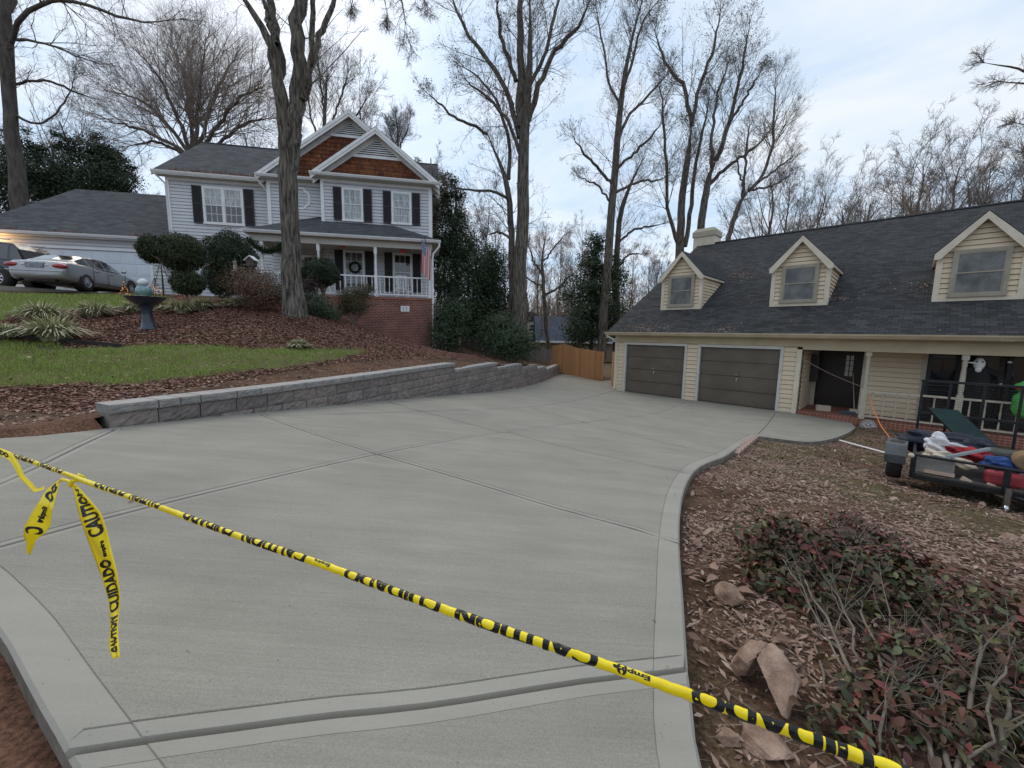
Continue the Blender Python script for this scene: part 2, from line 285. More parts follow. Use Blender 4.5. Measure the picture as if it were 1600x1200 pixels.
M['rubber'] = mat('rubber', (.025, .022, .02), .9, (.05, .042, .036), 12, 4, bump=.5, bscale=40)
M['chrome'] = mat('bright_metal', (.55, .56, .58), .25, metal=1)
M['stone'] = mat('field_stone', (.18, .105, .07), .9, (.40, .275, .205), 9, 8, (.35, .65), .8, 20, .02, fine=.15)
M['orange'] = mat('orange_cord', (.75, .22, .05), .5)
M['pipe'] = mat('white_pvc', (.8, .78, .74), .4)
M['cedarboard'] = mat('new_cedar_board', (.36, .165, .06), .75, (.52, .28, .13), 3, 6, (.3, .7), .3, 20, .01, stretch=(6, 6, .5), island=[(.33, .15, .06), (.47, .235, .105), (.55, .30, .15)])
M['greyboard'] = mat('weathered_board', (.16, .14, .12), .9, (.24, .22, .19), 3, 6, stretch=(6, 6, .5), island=[(.14, .125, .11), (.22, .2, .175), (.18, .16, .14)])
# ================================================================== GROUND
def resample(P, step, closed=False):
    P = np.asarray(P, float)
    if closed: P = np.vstack([P, P[:1]])
    d = np.r_[0, np.cumsum(np.hypot(*(np.diff(P[:, :2], axis=0).T)))]; n = max(2, int(round(d[-1]/step))+1); t = np.linspace(0, d[-1], n)
    Q = np.stack([np.interp(t, d, P[:, k]) for k in range(P.shape[1])], 1); return Q[:-1] if closed else Q
def chaikin(P, n=2):
    P = np.asarray(P, float)
    for _ in range(n):
        Q = [P[0]]
        for a, b in zip(P[:-1], P[1:]): Q += [a*.75+b*.25, a*.25+b*.75]
        Q.append(P[-1]); P = np.array(Q)
    return P
def offset(P, d):
    P = np.asarray(P, float); t = np.gradient(P[:, :2], axis=0); t /= np.maximum(1e-9, np.hypot(t[:, 0], t[:, 1]))[:, None]
    return P[:, :2]+np.c_[-t[:, 1], t[:, 0]]*d
def segdist(X, Y, P):
    best = np.full(X.shape, 1e9)
    for a, b in zip(P[:-1], P[1:]):
        d = b[:2]-a[:2]; L2 = max(1e-12, d@d); t = np.clip(((X-a[0])*d[0]+(Y-a[1])*d[1])/L2, 0, 1)
        best = np.minimum(best, np.hypot(X-a[0]-t*d[0], Y-a[1]-t*d[1]))
    return best
def inpoly(X, Y, P):
    P = np.asarray(P)[:, :2]; ins = np.zeros(np.shape(X), bool); j = len(P)-1
    for i in range(len(P)):
        xi, yi = P[i]; xj, yj = P[j]
        c = ((yi > Y) != (yj > Y)) & (X < (xj-xi)*(Y-yi)/((yj-yi) if yj != yi else 1e-12)+xi); ins ^= c; j = i
    return ins
def vnoise(x, y, s=1, seed=0):
    r = np.random.default_rng(seed); o = 0; a = 1
    for k in range(4):
        for _ in range(3):
            th = r.uniform(0, 2*pi); f = s*2**k*r.uniform(.7, 1.3); o = o + a*np.sin((x*cos(th)+y*sin(th))*f*2+r.uniform(0, 9))
        a *= .55
    return o/4
wallpath = chaikin([(-4.53,4.42),(-4.15,5.2),(-3.62,6.3),(-2.95,8.1),(-1.85,11.3),(-.62,14.9),(.38,17.4),(1.2,19.7),(1.85,21.6),(3.0,25.6)], 3)
gw = lambda pts: [tuple(onG(*p)[:2]) for p in pts]
left_edge = [(-6.6,2.6),(-5.75,3.05)] + gw([(0,685),(60,681),(110,676),(150,672)]) + [tuple(p) for p in wallpath]
far_edge = [(3.3,25.6)] + gw([(905,589),(942,596)]) + [(5.3,22.9),(6.4,24.0),(7.8,21.8)] + [(4.74,18.64),(4.85,18.42)]
house_edge = [(9.5,13.68),(9.72,13.35),(10.62,12.32)]
path_edge = chaikin(gw([(1337,667),(1330,673),(1315,680.5),(1288,688),(1261,690),(1240,688),(1210,684),(1183,680)]), 2)
right_edge = chaikin(gw([(1183,680),(1160,692),(1135,712),(1114,719),(1095,727),(1081,739),(1067.5,766),(1062.4,802),(1061.5,847),(1064.5,895),(1068.4,940),(1072,1000),(1075,1042),(1080.6,1091),(1092,1200)])+[(.56,.5),(.6,-.3)], 2)
near_edge = chaikin([(.3,-.3),(-.3,.3),(-.85,.78)]+gw([(103,1176),(62,1107),(31,1047),(0,988)])+[(-2.9,1.9),(-4.6,2.35),(-6.6,2.6)], 2)
outline = np.array(left_edge+far_edge+house_edge+[tuple(p) for p in path_edge]+[tuple(p) for p in right_edge[1:]]+[tuple(p) for p in near_edge[:-1]])
JO = [[(103,1176),(250,1152),(400,1133),(500,1120),(662,1106),(800,1082),(925,1063),(1000,1055),(1071,1046)],
 [(-150,890),(0,855),(110,823),(227,793),(400,751.7),(590,709),(690,690),(780,676),(930,657.5),(1005,650),(1045,640),(1072,627.5)],
 [(178,672),(119,698.7),(73,722.5),(36.7,740),(0,756),(-120,805)],
 [(405,647),(430,657),(480,675),(590,710),(730,750),(880,797.5),(980,822.5),(1060,847.5)],
 [(420,649),(471,648.8),(587.6,645),(660,642.7),(754,640),(819,636.6),(876,630),(922.5,620),(957,611)],
 [(605,627.5),(650,641),(710,656),(780,675)],[(795,675),(845,690),(950,714),(1070,738)],[(830,637.5),(930,665),(1030,690),(1122,712)],
 [(1211,646),(1200,662),(1182,680)]]
JW = [(.068, .009, .016), (.055, .010, .016), (.06, .009, .014), (.045, .009, .014), (.05, .014, .018), (.03, .009, .012), (.04, .010, .014), (.03, .010, .012), (.05, .012, .016)]
joints = [chaikin([tuple(onG(*p)[:2]) for p in j], 2) for j in JO]
def build_driveway():
    V = []; E = []
    def addline(P, closed=False):
        b = len(V); V.extend([Vector((float(p[0]), float(p[1]))) for p in P]); n = len(P)
        E.extend([(b+i, b+i+1) for i in range(n-1)]);
        if closed: E.append((b+n-1, b))
        return b, n
    out = []
    for i in range(len(outline)):
        a, b = outline[i], outline[(i+1) % len(outline)]; k = max(1, int(hypot(*(b-a))/.3)); out += [a+(b-a)*j/k for j in range(k)]
    out = np.array(out); b0, n0 = addline(out, True); face = list(range(b0, b0+n0))
    # edge rounding + border band on the two free edges
    bands = []
    for P, w in ((right_edge, .135), (near_edge, .135), (path_edge, .05)):
        Q = resample(P, .12); bands.append((Q, w))
        for d in (.012, w, w+.0025, w+.005): addline(offset(Q, -d)[1:-1])
    for P, (w, g, dp) in zip(joints, JW):
        Q = resample(P, .15 if P is joints[0] else .3)
        for d in (-w-.005, -w-.0025, -w, -g*1.5, -g*.75, 0, g*.75, g*1.5, w, w+.0025, w+.005): addline(offset(Q, d))
    xs, ys = np.meshgrid(np.arange(-7, 12, .4), np.arange(-1, 27, .4)); ins = inpoly(xs, ys, out)
    V.extend([Vector((x+random.uniform(-.08, .08), y+random.uniform(-.08, .08))) for x, y in zip(xs[ins], ys[ins])])
    vo, eo, fo, *_ = geometry.delaunay_2d_cdt(V, E, [face], 1, 1e-4)
    X = np.array([v.x for v in vo]); Y = np.array([v.y for v in vo]); Z = G(X, Y)
    sm = np.zeros(len(X))
    for P, (w, g, dp) in zip(joints, JW):
        d = segdist(X, Y, resample(P, .15)); Z -= np.where(d < w+.001, .003, 0)+2.2*dp*np.clip((g*1.55-d)/(g*.8), 0, 1)+.009*np.clip(1-np.abs(d-w-.0025)/.0024, 0, 1)
    for Q, w in bands:
        d = segdist(X, Y, Q); Z -= np.where(d < w+.001, .003, 0)+.005*np.clip(1-np.abs(d-w-.0025)/.0024, 0, 1); Z -= np.where(d < .004, .012, 0)
    mi = []
    cx = np.array([X[list(f)].mean() for f in fo]); cy = np.array([Y[list(f)].mean() for f in fo]); mi = np.zeros(len(fo), int)
    for P, (w, g, dp) in zip(joints, JW): mi[segdist(cx, cy, resample(P, .15)) < w+.002] = 1
    for Q, w in bands: mi[segdist(cx, cy, Q) < w+.002] = 1
    verts = [tuple(p) for p in np.c_[X, Y, Z]]; faces = [list(f) for f in fo]; mi = list(mi)
    cnt = {}
    for f in faces:
        for i in range(len(f)):
            k = (f[i], f[(i+1) % len(f)]); cnt[tuple(sorted(k))] = cnt.get(tuple(sorted(k)), 0)+1
    low = {}
    for f in list(faces):
        for i in range(len(f)):
            a, b = f[i], f[(i+1) % len(f)]
            if cnt[tuple(sorted((a, b)))] == 1:
                for q in (a, b):
                    if q not in low: low[q] = len(verts); verts.append((verts[q][0], verts[q][1], verts[q][2]-.14))
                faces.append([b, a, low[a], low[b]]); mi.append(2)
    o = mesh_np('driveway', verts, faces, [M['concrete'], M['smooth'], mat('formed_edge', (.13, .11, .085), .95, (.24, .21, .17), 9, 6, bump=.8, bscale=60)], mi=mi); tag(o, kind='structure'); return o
build_driveway()
# ---- earth sheets
def soil_mat():
    m = bpy.data.materials.new('soil_and_litter'); m.use_nodes = True; N, L = nodes(m); b = N['Principled BSDF']; b.inputs['Roughness'].default_value = .95; b.inputs['Specular IOR Level'].default_value = .15
    tc = N.new('ShaderNodeTexCoord')
    def noise(s, d=6):
        n = N.new('ShaderNodeTexNoise'); n.inputs['Scale'].default_value = s; n.inputs['Detail'].default_value = d; n.inputs['Roughness'].default_value = .65; L.new(tc.outputs['Object'], n.inputs['Vector']); return n
    def ramp(n, c, p=(.35, .65)):
        r = N.new('ShaderNodeValToRGB'); e = r.color_ramp.elements; e[0].position, e[1].position = p; e[0].color = (*c[0], 1); e[1].color = (*c[1], 1); L.new(n.outputs[0], r.inputs[0]); return r
    soil = ramp(noise(2.5), ((.07, .042, .028), (.16, .10, .068))); fine = ramp(noise(45, 4), ((.5, .5, .5), (1.5, 1.4, 1.35)))
    clay = ramp(noise(3), ((.12, .06, .04), (.22, .12, .08))); grass = ramp(noise(6), ((.12, .10, .05), (.13, .17, .045))); moss = ramp(noise(5), ((.075, .065, .03), (.12, .115, .05)))
    def mix(a, bb, f):
        x = N.new('ShaderNodeMix'); x.data_type = 'RGBA'; L.new(f, x.inputs[0]); L.new(a, x.inputs[6]); L.new(bb, x.inputs[7]); return x.outputs[2]
    def attr(n): a = N.new('ShaderNodeAttribute'); a.attribute_name = n; return a.outputs['Fac']
    c = mix(soil.outputs[0], clay.outputs[0], attr('clay')); c = mix(c, moss.outputs[0], attr('moss')); c = mix(c, grass.outputs[0], attr('grass'))
    mu = N.new('ShaderNodeVectorMath'); mu.operation = 'MULTIPLY'; L.new(c, mu.inputs[0]); L.new(fine.outputs[0], mu.inputs[1]); L.new(mu.outputs[0], b.inputs['Base Color'])
    bp = N.new('ShaderNodeBump'); bp.inputs['Strength'].default_value = .9; bp.inputs['Distance'].default_value = .03; L.new(noise(28, 6).outputs[0], bp.inputs['Height']); L.new(bp.outputs[0], b.inputs['Normal'])
    return m
M['soil'] = soil_mat()
def grid_sheet(name, xs, ys, zf, keep=None, attrs=None):
    X, Y = np.meshgrid(xs, ys); Z = zf(X, Y); nx, ny = len(xs), len(ys); idx = np.arange(nx*ny).reshape(ny, nx)
    F = np.stack([idx[:-1, :-1], idx[:-1, 1:], idx[1:, 1:], idx[1:, :-1]], -1).reshape(-1, 4)
    if keep is not None:
        K = keep(X, Y).ravel(); F = F[K[F].all(1)]
    at = {k: f(X, Y).ravel() for k, f in (attrs or {}).items()}
    o = mesh_np(name, np.c_[X.ravel(), Y.ravel(), Z.ravel()], F, M['soil'], smooth=True, attrs=at); tag(o, kind='structure'); return o
boundary = np.array([(-9, .6), (-6.6, 2.55)]+left_edge[1:]+[(4.2, 29), (6, 40)])   # line between the yard (left) and the drive
def left_side(x, y):   # signed distance, positive on the yard side
    d = segdist(x, y, boundary); poly = np.vstack([boundary, [(-60, 60), (-60, -10), (-9, -10)]]); return np.where(inpoly(x, y, poly), d, -d)
yp = lambda pts: np.array([tuple(onY(*p)[:2]) for p in pts])
grass_low = np.vstack([[(-14, 4.9)], yp([(-60,533),(0,531),(100,537),(190,543),(300,541),(420,545),(500,546),(565,549),(530,560),(450,572),(380,580),(300,588),(210,598),(120,602),(0,606)]), [(-14, 3.6)]])
grass_up = np.vstack([[(-30, 9.2), (-30, 18)], yp([(-60,458),(0,457),(100,460),(200,461),(255,464),(262,470),(230,476),(180,480),(120,484),(60,486),(15,496),(0,503)]), [(-14, 8.6)]])
def zone(P, w=.35, seed=3):
    Pc = np.vstack([P, P[:1]])
    return lambda x, y: np.clip(.5+(np.where(inpoly(x, y, P), 1, -1)*segdist(x, y, Pc)+vnoise(x, y, 1.5, seed)*.25)/w, 0, 1)
zl, zu = zone(grass_low), zone(grass_up, .3, 5)
gr = lambda x, y: np.maximum(zl(x, y), zu(x, y))
def yz(x, y):
    s = left_side(x, y); z = YZ(x, y)+vnoise(x, y, 1.2, 8)*.025*np.clip(s, 0, 1)
    return np.where(s < .1, np.minimum(z, G(x, y)-.06), z)
wstart = lambda x, y: (y > 4.35)
grid_sheet('lawn_bank', np.arange(-30, 6.01, .14), np.arange(.6, 36, .14), yz, keep=lambda x, y: left_side(x, y) > np.where((y > 4.5) & (x > -4.7), .12, -.3),
           attrs={'grass': gr, 'clay': lambda x, y: np.clip(.9-segdist(x, y, boundary)/1.2+vnoise(x, y, 2, 4)*.5, 0, 1)*(1-gr(x, y)), 'moss': lambda x, y: np.clip(vnoise(x, y, .8, 9)*1.2-.5, 0, .6)})
right_poly = np.vstack([np.array([(10.6, 12.3)]), path_edge, right_edge[1:], [(.6, -3), (20, -3), (20, 4)]])
def ez(x, y):
    z = G(x, y)-.10+vnoise(x, y, 1.4, 2)*.02; d = segdist(x, y, np.vstack([path_edge, right_edge])); ins = inpoly(x, y, right_poly)
    return z+np.where(ins, np.clip(d-.1, 0, 1)*.06+np.clip(d, 0, .6)*vnoise(x, y, 2.2, 6)*.06, 0)
EZ = ez
grid_sheet('garden_soil', np.arange(-8, 17, .13), np.arange(-3, 14.5, .13), ez, keep=lambda x, y: ~(left_side(x, y) > .5), attrs={'grass': lambda x, y: x*0, 'clay': lambda x, y: np.where(x < -.4, 1., 0), 'moss': lambda x, y: np.where(x > 0, np.clip(vnoise(x, y, .7, 3)*1.6+(x-3.5)*.12, 0, .8), 0)})
def far_z(x, y):
    s = left_side(x, y); yard = (s > 2.2); z = np.where(yard, np.clip(YZ(x, y), -3.2, 2.2), np.clip(G(x, y), -3.6, -.9))-.22
    r = np.hypot(x, y-12); k = np.clip((r-28)/50, 0, 1); far = np.where(x < 0, 1.2-np.clip((y-30)/30, 0, 1)*3.2, -2.6)-.2
    return z*(1-k)+k*np.where((x > -25) & (x < 0) & (y > 25), np.clip(-2.2-x*.12, -2.6, 1), far)
gx = np.r_[-900, -400, -200, -120, np.arange(-80, 81, 1.6), 120, 200, 400, 900]; gy = np.r_[-300, -120, -60, np.arange(-30, 121, 1.6), 160, 300, 900, 2000]
grid_sheet('ground', gx, gy, far_z, attrs={'grass': lambda x, y: np.clip(vnoise(x, y, .2, 1)*.5, 0, .4), 'clay': lambda x, y: x*0, 'moss': lambda x, y: x*0+.3})
# ================================================================== LEAVES AND BLADES
LEAF2 = (np.array([(0, 0, 0), (.5, .3, .14), (1, 0, .04), (.5, -.3, .14)]), np.array([(0, 2, 1), (0, 3, 2)]))
LEAFN = (np.array([(0, 0, 0), (.5, .17, .08), (1, 0, .05), (.5, -.17, .1)]), np.array([(0, 2, 1), (0, 3, 2)]))
_s = [.0, .1, .26, .46, .66, .85, 1.]; _w = [0, .10, .19, .215, .17, .08, 0]
LEAFO = (np.array([(s, 0, -.22*(s-.45)**2) for s in _s]+[(s, w, .3*w-.22*(s-.45)**2) for s, w in zip(_s, _w)]+[(s, -w, .3*w-.22*(s-.45)**2) for s, w in zip(_s, _w)]), np.array([t for i in range(6) for t in ((i, i+1, 7+i+1), (i, 7+i+1, 7+i), (i+1, i, 14+i), (i+1, 14+i, 14+i+1))]))
LEAF8 = (np.array([(0, 0, 0), (.28, .2, .06), (.65, .2, .05), (1, 0, -.08), (.65, -.2, .05), (.28, -.2, .06), (.3, 0, 0), (.65, 0, -.02)]), np.array([(0, 5, 6), (0, 6, 1), (1, 6, 7), (1, 7, 2), (6, 5, 4), (6, 4, 7), (2, 7, 3), (7, 4, 3)]))
def cards(P, size, nrm=None, spread=1., tmpl=LEAF2, rng=RNG):
    """returns verts, faces of leaves at P; nrm: (n,3) preferred normals"""
    n = len(P); T, Fa = tmpl; nz = rng.normal(size=(n, 3)); nz /= np.linalg.norm(nz, axis=1)[:, None]
    N_ = nz if nrm is None else nrm+nz*spread; N_ /= np.maximum(1e-6, np.linalg.norm(N_, axis=1))[:, None]
    a = rng.normal(size=(n, 3)); a -= (a*N_).sum(1)[:, None]*N_; a /= np.maximum(1e-6, np.linalg.norm(a, axis=1))[:, None]; b = np.cross(N_, a)
    s = np.broadcast_to(size, (n,))[:, None, None]; t = T-np.array([.5, 0, 0])
    V = P[:, None, :]+s*(t[None, :, 0:1]*a[:, None, :]+t[None, :, 1:2]*b[:, None, :]+t[None, :, 2:3]*N_[:, None, :])
    return V.reshape(-1, 3), (Fa[None]+(np.arange(n)*len(T))[:, None, None]).reshape(-1, 3)
UP = np.array([0, 0, 1.])
def scatter(poly_x, poly_y, n, test):
    x = RNG.uniform(*poly_x, n); y = RNG.uniform(*poly_y, n); k = test(x, y); return x[k], y[k]
def litter(name, label, xr, yr, n, test, zf, smin, smax, m, spread=.35, lift=.012, tmpl=LEAF2):
    x, y = scatter(xr, yr, n, test); z = zf(x, y)+RNG.uniform(0, lift*2, len(x)); P = np.c_[x, y, z]
    V, Fa = cards(P, smin+(smax-smin)*RNG.uniform(0, 1, len(x))**1.8, np.tile(UP, (len(x), 1)), spread, tmpl)
    o = mesh_np(name, V, Fa, m); tag(o, label, None, kind='stuff'); return o
def mulch_test(x, y): return (left_side(x, y) > .35) & (gr(x, y) < .45+RNG.uniform(-.2, .2, len(x))) & (np.hypot(x+7, y-11) < 16) & ((y-21.92+(x+4.39)*-.197) < -2.35) & ~((x < -11.2) & (y > 12.5))
litter('mulch_leaf_litter', 'reddish brown leaves covering the planting bed', (-15, 2), (5, 20), 210000, lambda x, y: mulch_test(x, y) & (segdist(x, y, boundary) > 1.2), yz, .035, .08, M['mulchleaf'])
litter('bank_leaf_litter', 'pale dead leaves on the bare strip above the block wall', (-9, 3), (2.6, 25), 60000, lambda x, y: (left_side(x, y) > .35) & (segdist(x, y, boundary) < 1.6) & (RNG.uniform(0, 1, len(x)) < np.where(x < -3.8, .6, .42)) & ((gr(x, y) < .5) | (RNG.uniform(0, 1, len(x)) < .1)), yz, .03, .085, M['litter'])
dens = lambda x, y: np.clip(.42+.75*vnoise(x, y, 1.0, 21)+.45*vnoise(x, y, 3.1, 22)-.25*np.clip(1-segdist(x, y, right_edge)/.7, 0, 1)+.12*np.clip(segdist(x, y, right_edge)-1.5, 0, 2), .05, 1)
litter('garden_leaf_litter', 'brown dead leaves over the garden soil right of the drive', (.5, 11), (.4, 12), 300000, lambda x, y: inpoly(x, y, right_poly) & (segdist(x, y, np.vstack([path_edge, right_edge])) > .03) & (RNG.uniform(0, 1, len(x)) < dens(x, y)), ez, .02, .07, M['litter'], .3, .012, LEAFN)
litter('large_dead_leaves', 'larger curled dead leaves lying on top of the garden litter', (.6, 8), (.8, 9), 3000, lambda x, y: inpoly(x, y, right_poly) & (segdist(x, y, right_edge) > .04) & (vnoise(x, y, 1.3, 91) > -.15), ez, .05, .11, M['litter'], .7, .03, LEAFO)
litter('driveway_leaves', 'a few stray dead leaves blown onto the concrete', (-4, 9), (1.5, 20), 420, lambda x, y: inpoly(x, y, outline) & (RNG.uniform(0, 1, len(x)) < np.clip(.9-segdist(x, y, np.vstack([path_edge, right_edge]))/1.2, .05, 1)), G, .02, .05, M['litter'], .5, .008, LEAF8)
litter('twig_debris', 'short dry twigs lying on the garden soil', (.6, 9), (.6, 11), 9000, lambda x, y: inpoly(x, y, right_poly) & (segdist(x, y, right_edge) > .05), ez, .06, .2, M['stem'], .25, .01, (np.array([(0, .02, .01), (0, -.02, .01), (1, 0, .04)]), np.array([(0, 1, 2)])))
litter('lawn_leaf_litter', 'scattered dead leaves lying on the green lawn', (-12, 0), (3, 12), 2600, lambda x, y: (left_side(x, y) > .5) & (zl(x, y) > .5) & (vnoise(x, y, .7, 61) > -.1), yz, .04, .08, M['litter'], .5, .05)
def blades(name, label, xr, yr, n, test, zf, h0, h1, w, m, lean=.5):
    x, y = scatter(xr, yr, n, test); n = len(x); z = zf(x, y)-.005; th = RNG.uniform(0, 2*pi, n); h = RNG.uniform(h0, h1, n); l = RNG.uniform(.1, lean, n)*h
    a = np.c_[cos_(th), sin_(th), th*0]*w/2; ph = RNG.uniform(0, 2*pi, n); d = np.c_[cos_(ph)*l, sin_(ph)*l, h]; B = np.c_[x, y, z]
    V = np.stack([B-a, B+a, B+d*np.array([.4, .4, .62])+a*.6, B+d*np.array([.4, .4, .62])-a*.6, B+d], 1).reshape(-1, 3); i = np.arange(n)[:, None, None]*5
    Fa = (np.array([(0, 1, 2), (0, 2, 3), (3, 2, 4)])[None]+i).reshape(-1, 3); o = mesh_np(name, V, Fa, m); tag(o, label, kind='stuff'); return o
cos_, sin_ = np.cos, np.sin
blades('lower_lawn_grass', 'lush green grass on the lawn above the block wall', (-12, 0), (3, 12), 260000, lambda x, y: (left_side(x, y) > .4) & (zl(x, y) > .5+RNG.uniform(-.3, .3, len(x))) & (vnoise(x, y, 2.4, 51)*.9+segdist(x, y, boundary)-1.7+RNG.uniform(-.5, .5, len(x)) > 0) & (RNG.uniform(0, 1, len(x)) < np.clip(.75+1.3*vnoise(x, y, 1.6, 77)+.8*vnoise(x, y, 4.5, 78), .06, 1)) & (segdist(x, y, boundary) > 1.25+.5*vnoise(x, y, 1, 33)), yz, .03, .085, .006, M['blade'], .9)
blades('thin_dry_grass', 'thin yellowing grass at the edge of the lawn', (-12, 1), (3, 14), 90000, lambda x, y: (left_side(x, y) > .4) & (zl(x, y) > .2) & (segdist(x, y, boundary) < 3.4+.6*vnoise(x, y, 1.4, 31)) & (RNG.uniform(0, 1, len(x)) < np.clip(2.6-segdist(x, y, boundary), .15, .7)), yz, .02, .06, .006, M['bladedry'], 1.4)
blades('upper_lawn_grass', 'green grass on the upper lawn beside the parked cars', (-30, -8), (7, 20), 110000, lambda x, y: (zu(x, y) > .5), yz, .05, .11, .012, M['blade'], .7)
blades('weedy_grass', 'sparse weeds among the leaves by the trailer', (2, 11), (4, 12), 30000, lambda x, y: inpoly(x, y, right_poly) & (segdist(x, y, right_edge) > .1) & (vnoise(x, y, .9, 40)+(x-5)*.08 > .35), ez, .02, .06, .006, M['bladedry'], 1.2)
# ================================================================== RETAINING WALL
def build_wall():
    root = thing('retaining_wall', 'grey split-face block retaining wall stepping down beside the new driveway', 'retaining wall', (-4.53, 4.42, -1.13))
    off = Vector(root.location)
    P = resample(wallpath, .05); t = np.r_[0, np.cumsum(np.hypot(*np.diff(P, axis=0).T))]; Lw = t[-1]
    def pos(s):
        x = np.interp(s, t, P[:, 0]); y = np.interp(s, t, P[:, 1]); x2 = np.interp(s+.1, t, P[:, 0]); y2 = np.interp(s+.1, t, P[:, 1]); x1 = np.interp(s-.1, t, P[:, 0]); y1 = np.interp(s-.1, t, P[:, 1])
        d = Vector((x2-x1, y2-y1, 0)).normalized(); return Vector((x, y, 0)), d
    tY = lambda y: float(np.interp(y, P[:, 1], t))
    steps = [(0, -.87), (tY(11.75), -1.07), (tY(15.0), -1.27), (tY(17.5), -1.47), (tY(19.75), -1.67), (tY(21.4), -1.87)]; ends = [s[0] for s in steps[1:]]+[Lw]
    blk = MB(); cap = MB(); bl = .457; r = random.Random(3)
    def stone(mb, s0, s1, z0, z1, depth, out, rough):
        nx, nz = 9, 5
        pa, da = pos(s0+.006); pb, db = pos(s1-.006); na = Vector((da.y, -da.x, 0)); nb = Vector((db.y, -db.x, 0)); vs = []; fs = []
        jx = r.uniform(-.003, .003)
        for j in range(nz+1):
            for i in range(nx+1):
                u = i/nx; v = j/nz; e = min(u, 1-u, v, 1-v); o = out+jx+(rough*r.uniform(-.3, 1.) if e > 0 else -.006)
                p = pa.lerp(pb, u)+na.lerp(nb, u)*o; vs.append(Vector((p.x, p.y, z0+(z1-z0)*v)))
        fs = [(j*(nx+1)+i, j*(nx+1)+i+1, (j+1)*(nx+1)+i+1, (j+1)*(nx+1)+i) for j in range(nz) for i in range(nx)]
        b = len(vs); q = [pa-na*depth, pb-nb*depth]
        vs += [Vector((q[0].x, q[0].y, z0)), Vector((q[1].x, q[1].y, z0)), Vector((q[1].x, q[1].y, z1)), Vector((q[0].x, q[0].y, z1))]
        bot = list(range(nx+1)); top = [nz*(nx+1)+i for i in range(nx+1)]; lf = [j*(nx+1) for j in range(nz+1)]; rt = [j*(nx+1)+nx for j in range(nz+1)]
        fs += [tuple(bot[::-1])+(b, b+1), tuple(top)+(b+2, b+3), tuple(lf)+(b+3, b), tuple(rt[::-1])+(b+1, b+2), (b+1, b, b+3, b+2)]
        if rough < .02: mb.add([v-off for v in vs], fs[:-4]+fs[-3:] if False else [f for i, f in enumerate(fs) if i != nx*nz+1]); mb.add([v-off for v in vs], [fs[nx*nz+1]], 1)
        else: mb.add([v-off for v in vs], fs)
    for (s0, zt), s1 in zip(steps, ends):
        s = s0
        while s < s1-.05:
            e = min(s+bl*r.choice((1, 1, .75, .5)), s1); e = s1 if s1-e < .12 else e
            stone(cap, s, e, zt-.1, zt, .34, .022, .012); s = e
    for k in range(9):
        z1 = -.97-.2*k; z0 = z1-.2+.004; s = 0 if k % 2 == 0 else -bl*.5+.0
        while s < Lw:
            e = min(s+bl, Lw); sa = max(s, 0); zc = [zt for (q, zt) in steps if q <= (sa+e)/2+.001][-1]; gx_, _ = pos((sa+e)/2); g = float(G(gx_.x, gx_.y))
            if z1 <= zc-.1+.01 and z1 > g-.02 and e-sa > .06: stone(blk, sa, e, max(z0, g-.25), z1, .28, .012*k-.012, .024)
            # a step inside a block: fill the higher part
            elif z1 > g-.02 and e-sa > .06:
                for (q, zt), q1 in zip(steps, ends):
                    a2, b2 = max(sa, q), min(e, q1)
                    if b2-a2 > .06 and z1 <= zt-.09: stone(blk, a2, b2, z0, z1, .28, .012*k-.012, .024)
            s += bl
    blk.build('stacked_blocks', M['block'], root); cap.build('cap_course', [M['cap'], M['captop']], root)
build_wall()
# black lawn edging
eg = MB(); ep = [Vector((*onY(px, py)[:2], 0)) for px, py in [(-60,527),(0,528),(60,532),(120,537),(190,542)]]
for p in ep: p.z = float(yz(np.array([p.x]), np.array([p.y]))[0])
for a, b in zip(ep[:-1], ep[1:]):
    d = (b-a).normalized(); n = Vector((-d.y, d.x, 0))*.012
    eg.prism([a-n+Vector((0,0,-.05)), a+n+Vector((0,0,-.05)), a+n+Vector((0,0,.07)), a-n+Vector((0,0,.07))], b-a)
tag(eg.build('lawn_edging', M['metalblack']), 'black plastic edging strip between lawn and planting bed', 'edging')
# ================================================================== HOUSES
def siding(mb, P0, ux, nn, x0, x1, z0, z1, step=.16, out=.03, hole=(), mi=0, xf=None):
    """lap boards on the plane P0 + ux*x + z, facing nn; hole: list of (xa, xb, za, zb); xf(z)->(xa, xb) limits for gables"""
    P0 = Vector(P0); ux = Vector(ux); nn = Vector(nn); z = z0
    pt = lambda x, zz, o: P0+ux*x+nn*o+Vector((0, 0, zz))
    while z < z1-.005:
        zt = min(z+step, z1); spans = [(x0, x1)]
        for xa, xb, za, zb in hole:
            if zb >= zt-.004 and za <= z+.004:
                ns = []
                for a, b in spans:
                    if xb <= a or xa >= b: ns.append((a, b)); continue
                    if xa > a: ns.append((a, xa))
                    if xb < b: ns.append((xb, b))
                spans = ns
        for a, b in spans:
            a1, b1, a2, b2 = a, b, a, b
            if xf:
                l0, r0 = xf(z); l1, r1 = xf(zt); a1, b1, a2, b2 = max(a, l0), min(b, r0), max(a, l1), min(b, r1)
                if b1 <= a1: continue
                if b2 < a2: a2 = b2 = (a2+b2)/2
            zs = zt-.02 if zt-z > .06 else zt; f = (zs-z)/(zt-z); a3, b3 = a1+(a2-a1)*f, b1+(b2-b1)*f; oi = out*.3
            mb.add([pt(a1, z, -.035), pt(b1, z, -.035), pt(b1, z, out), pt(a1, z, out), pt(b3, zs, oi), pt(a3, zs, oi), pt(b3, zs, -.035), pt(a3, zs, -.035), pt(b2, zt, -.035), pt(a2, zt, -.035)], [(0, 1, 2, 3), (3, 2, 4, 5), (5, 4, 6, 7), (7, 6, 8, 9)], mi)
        z = zt
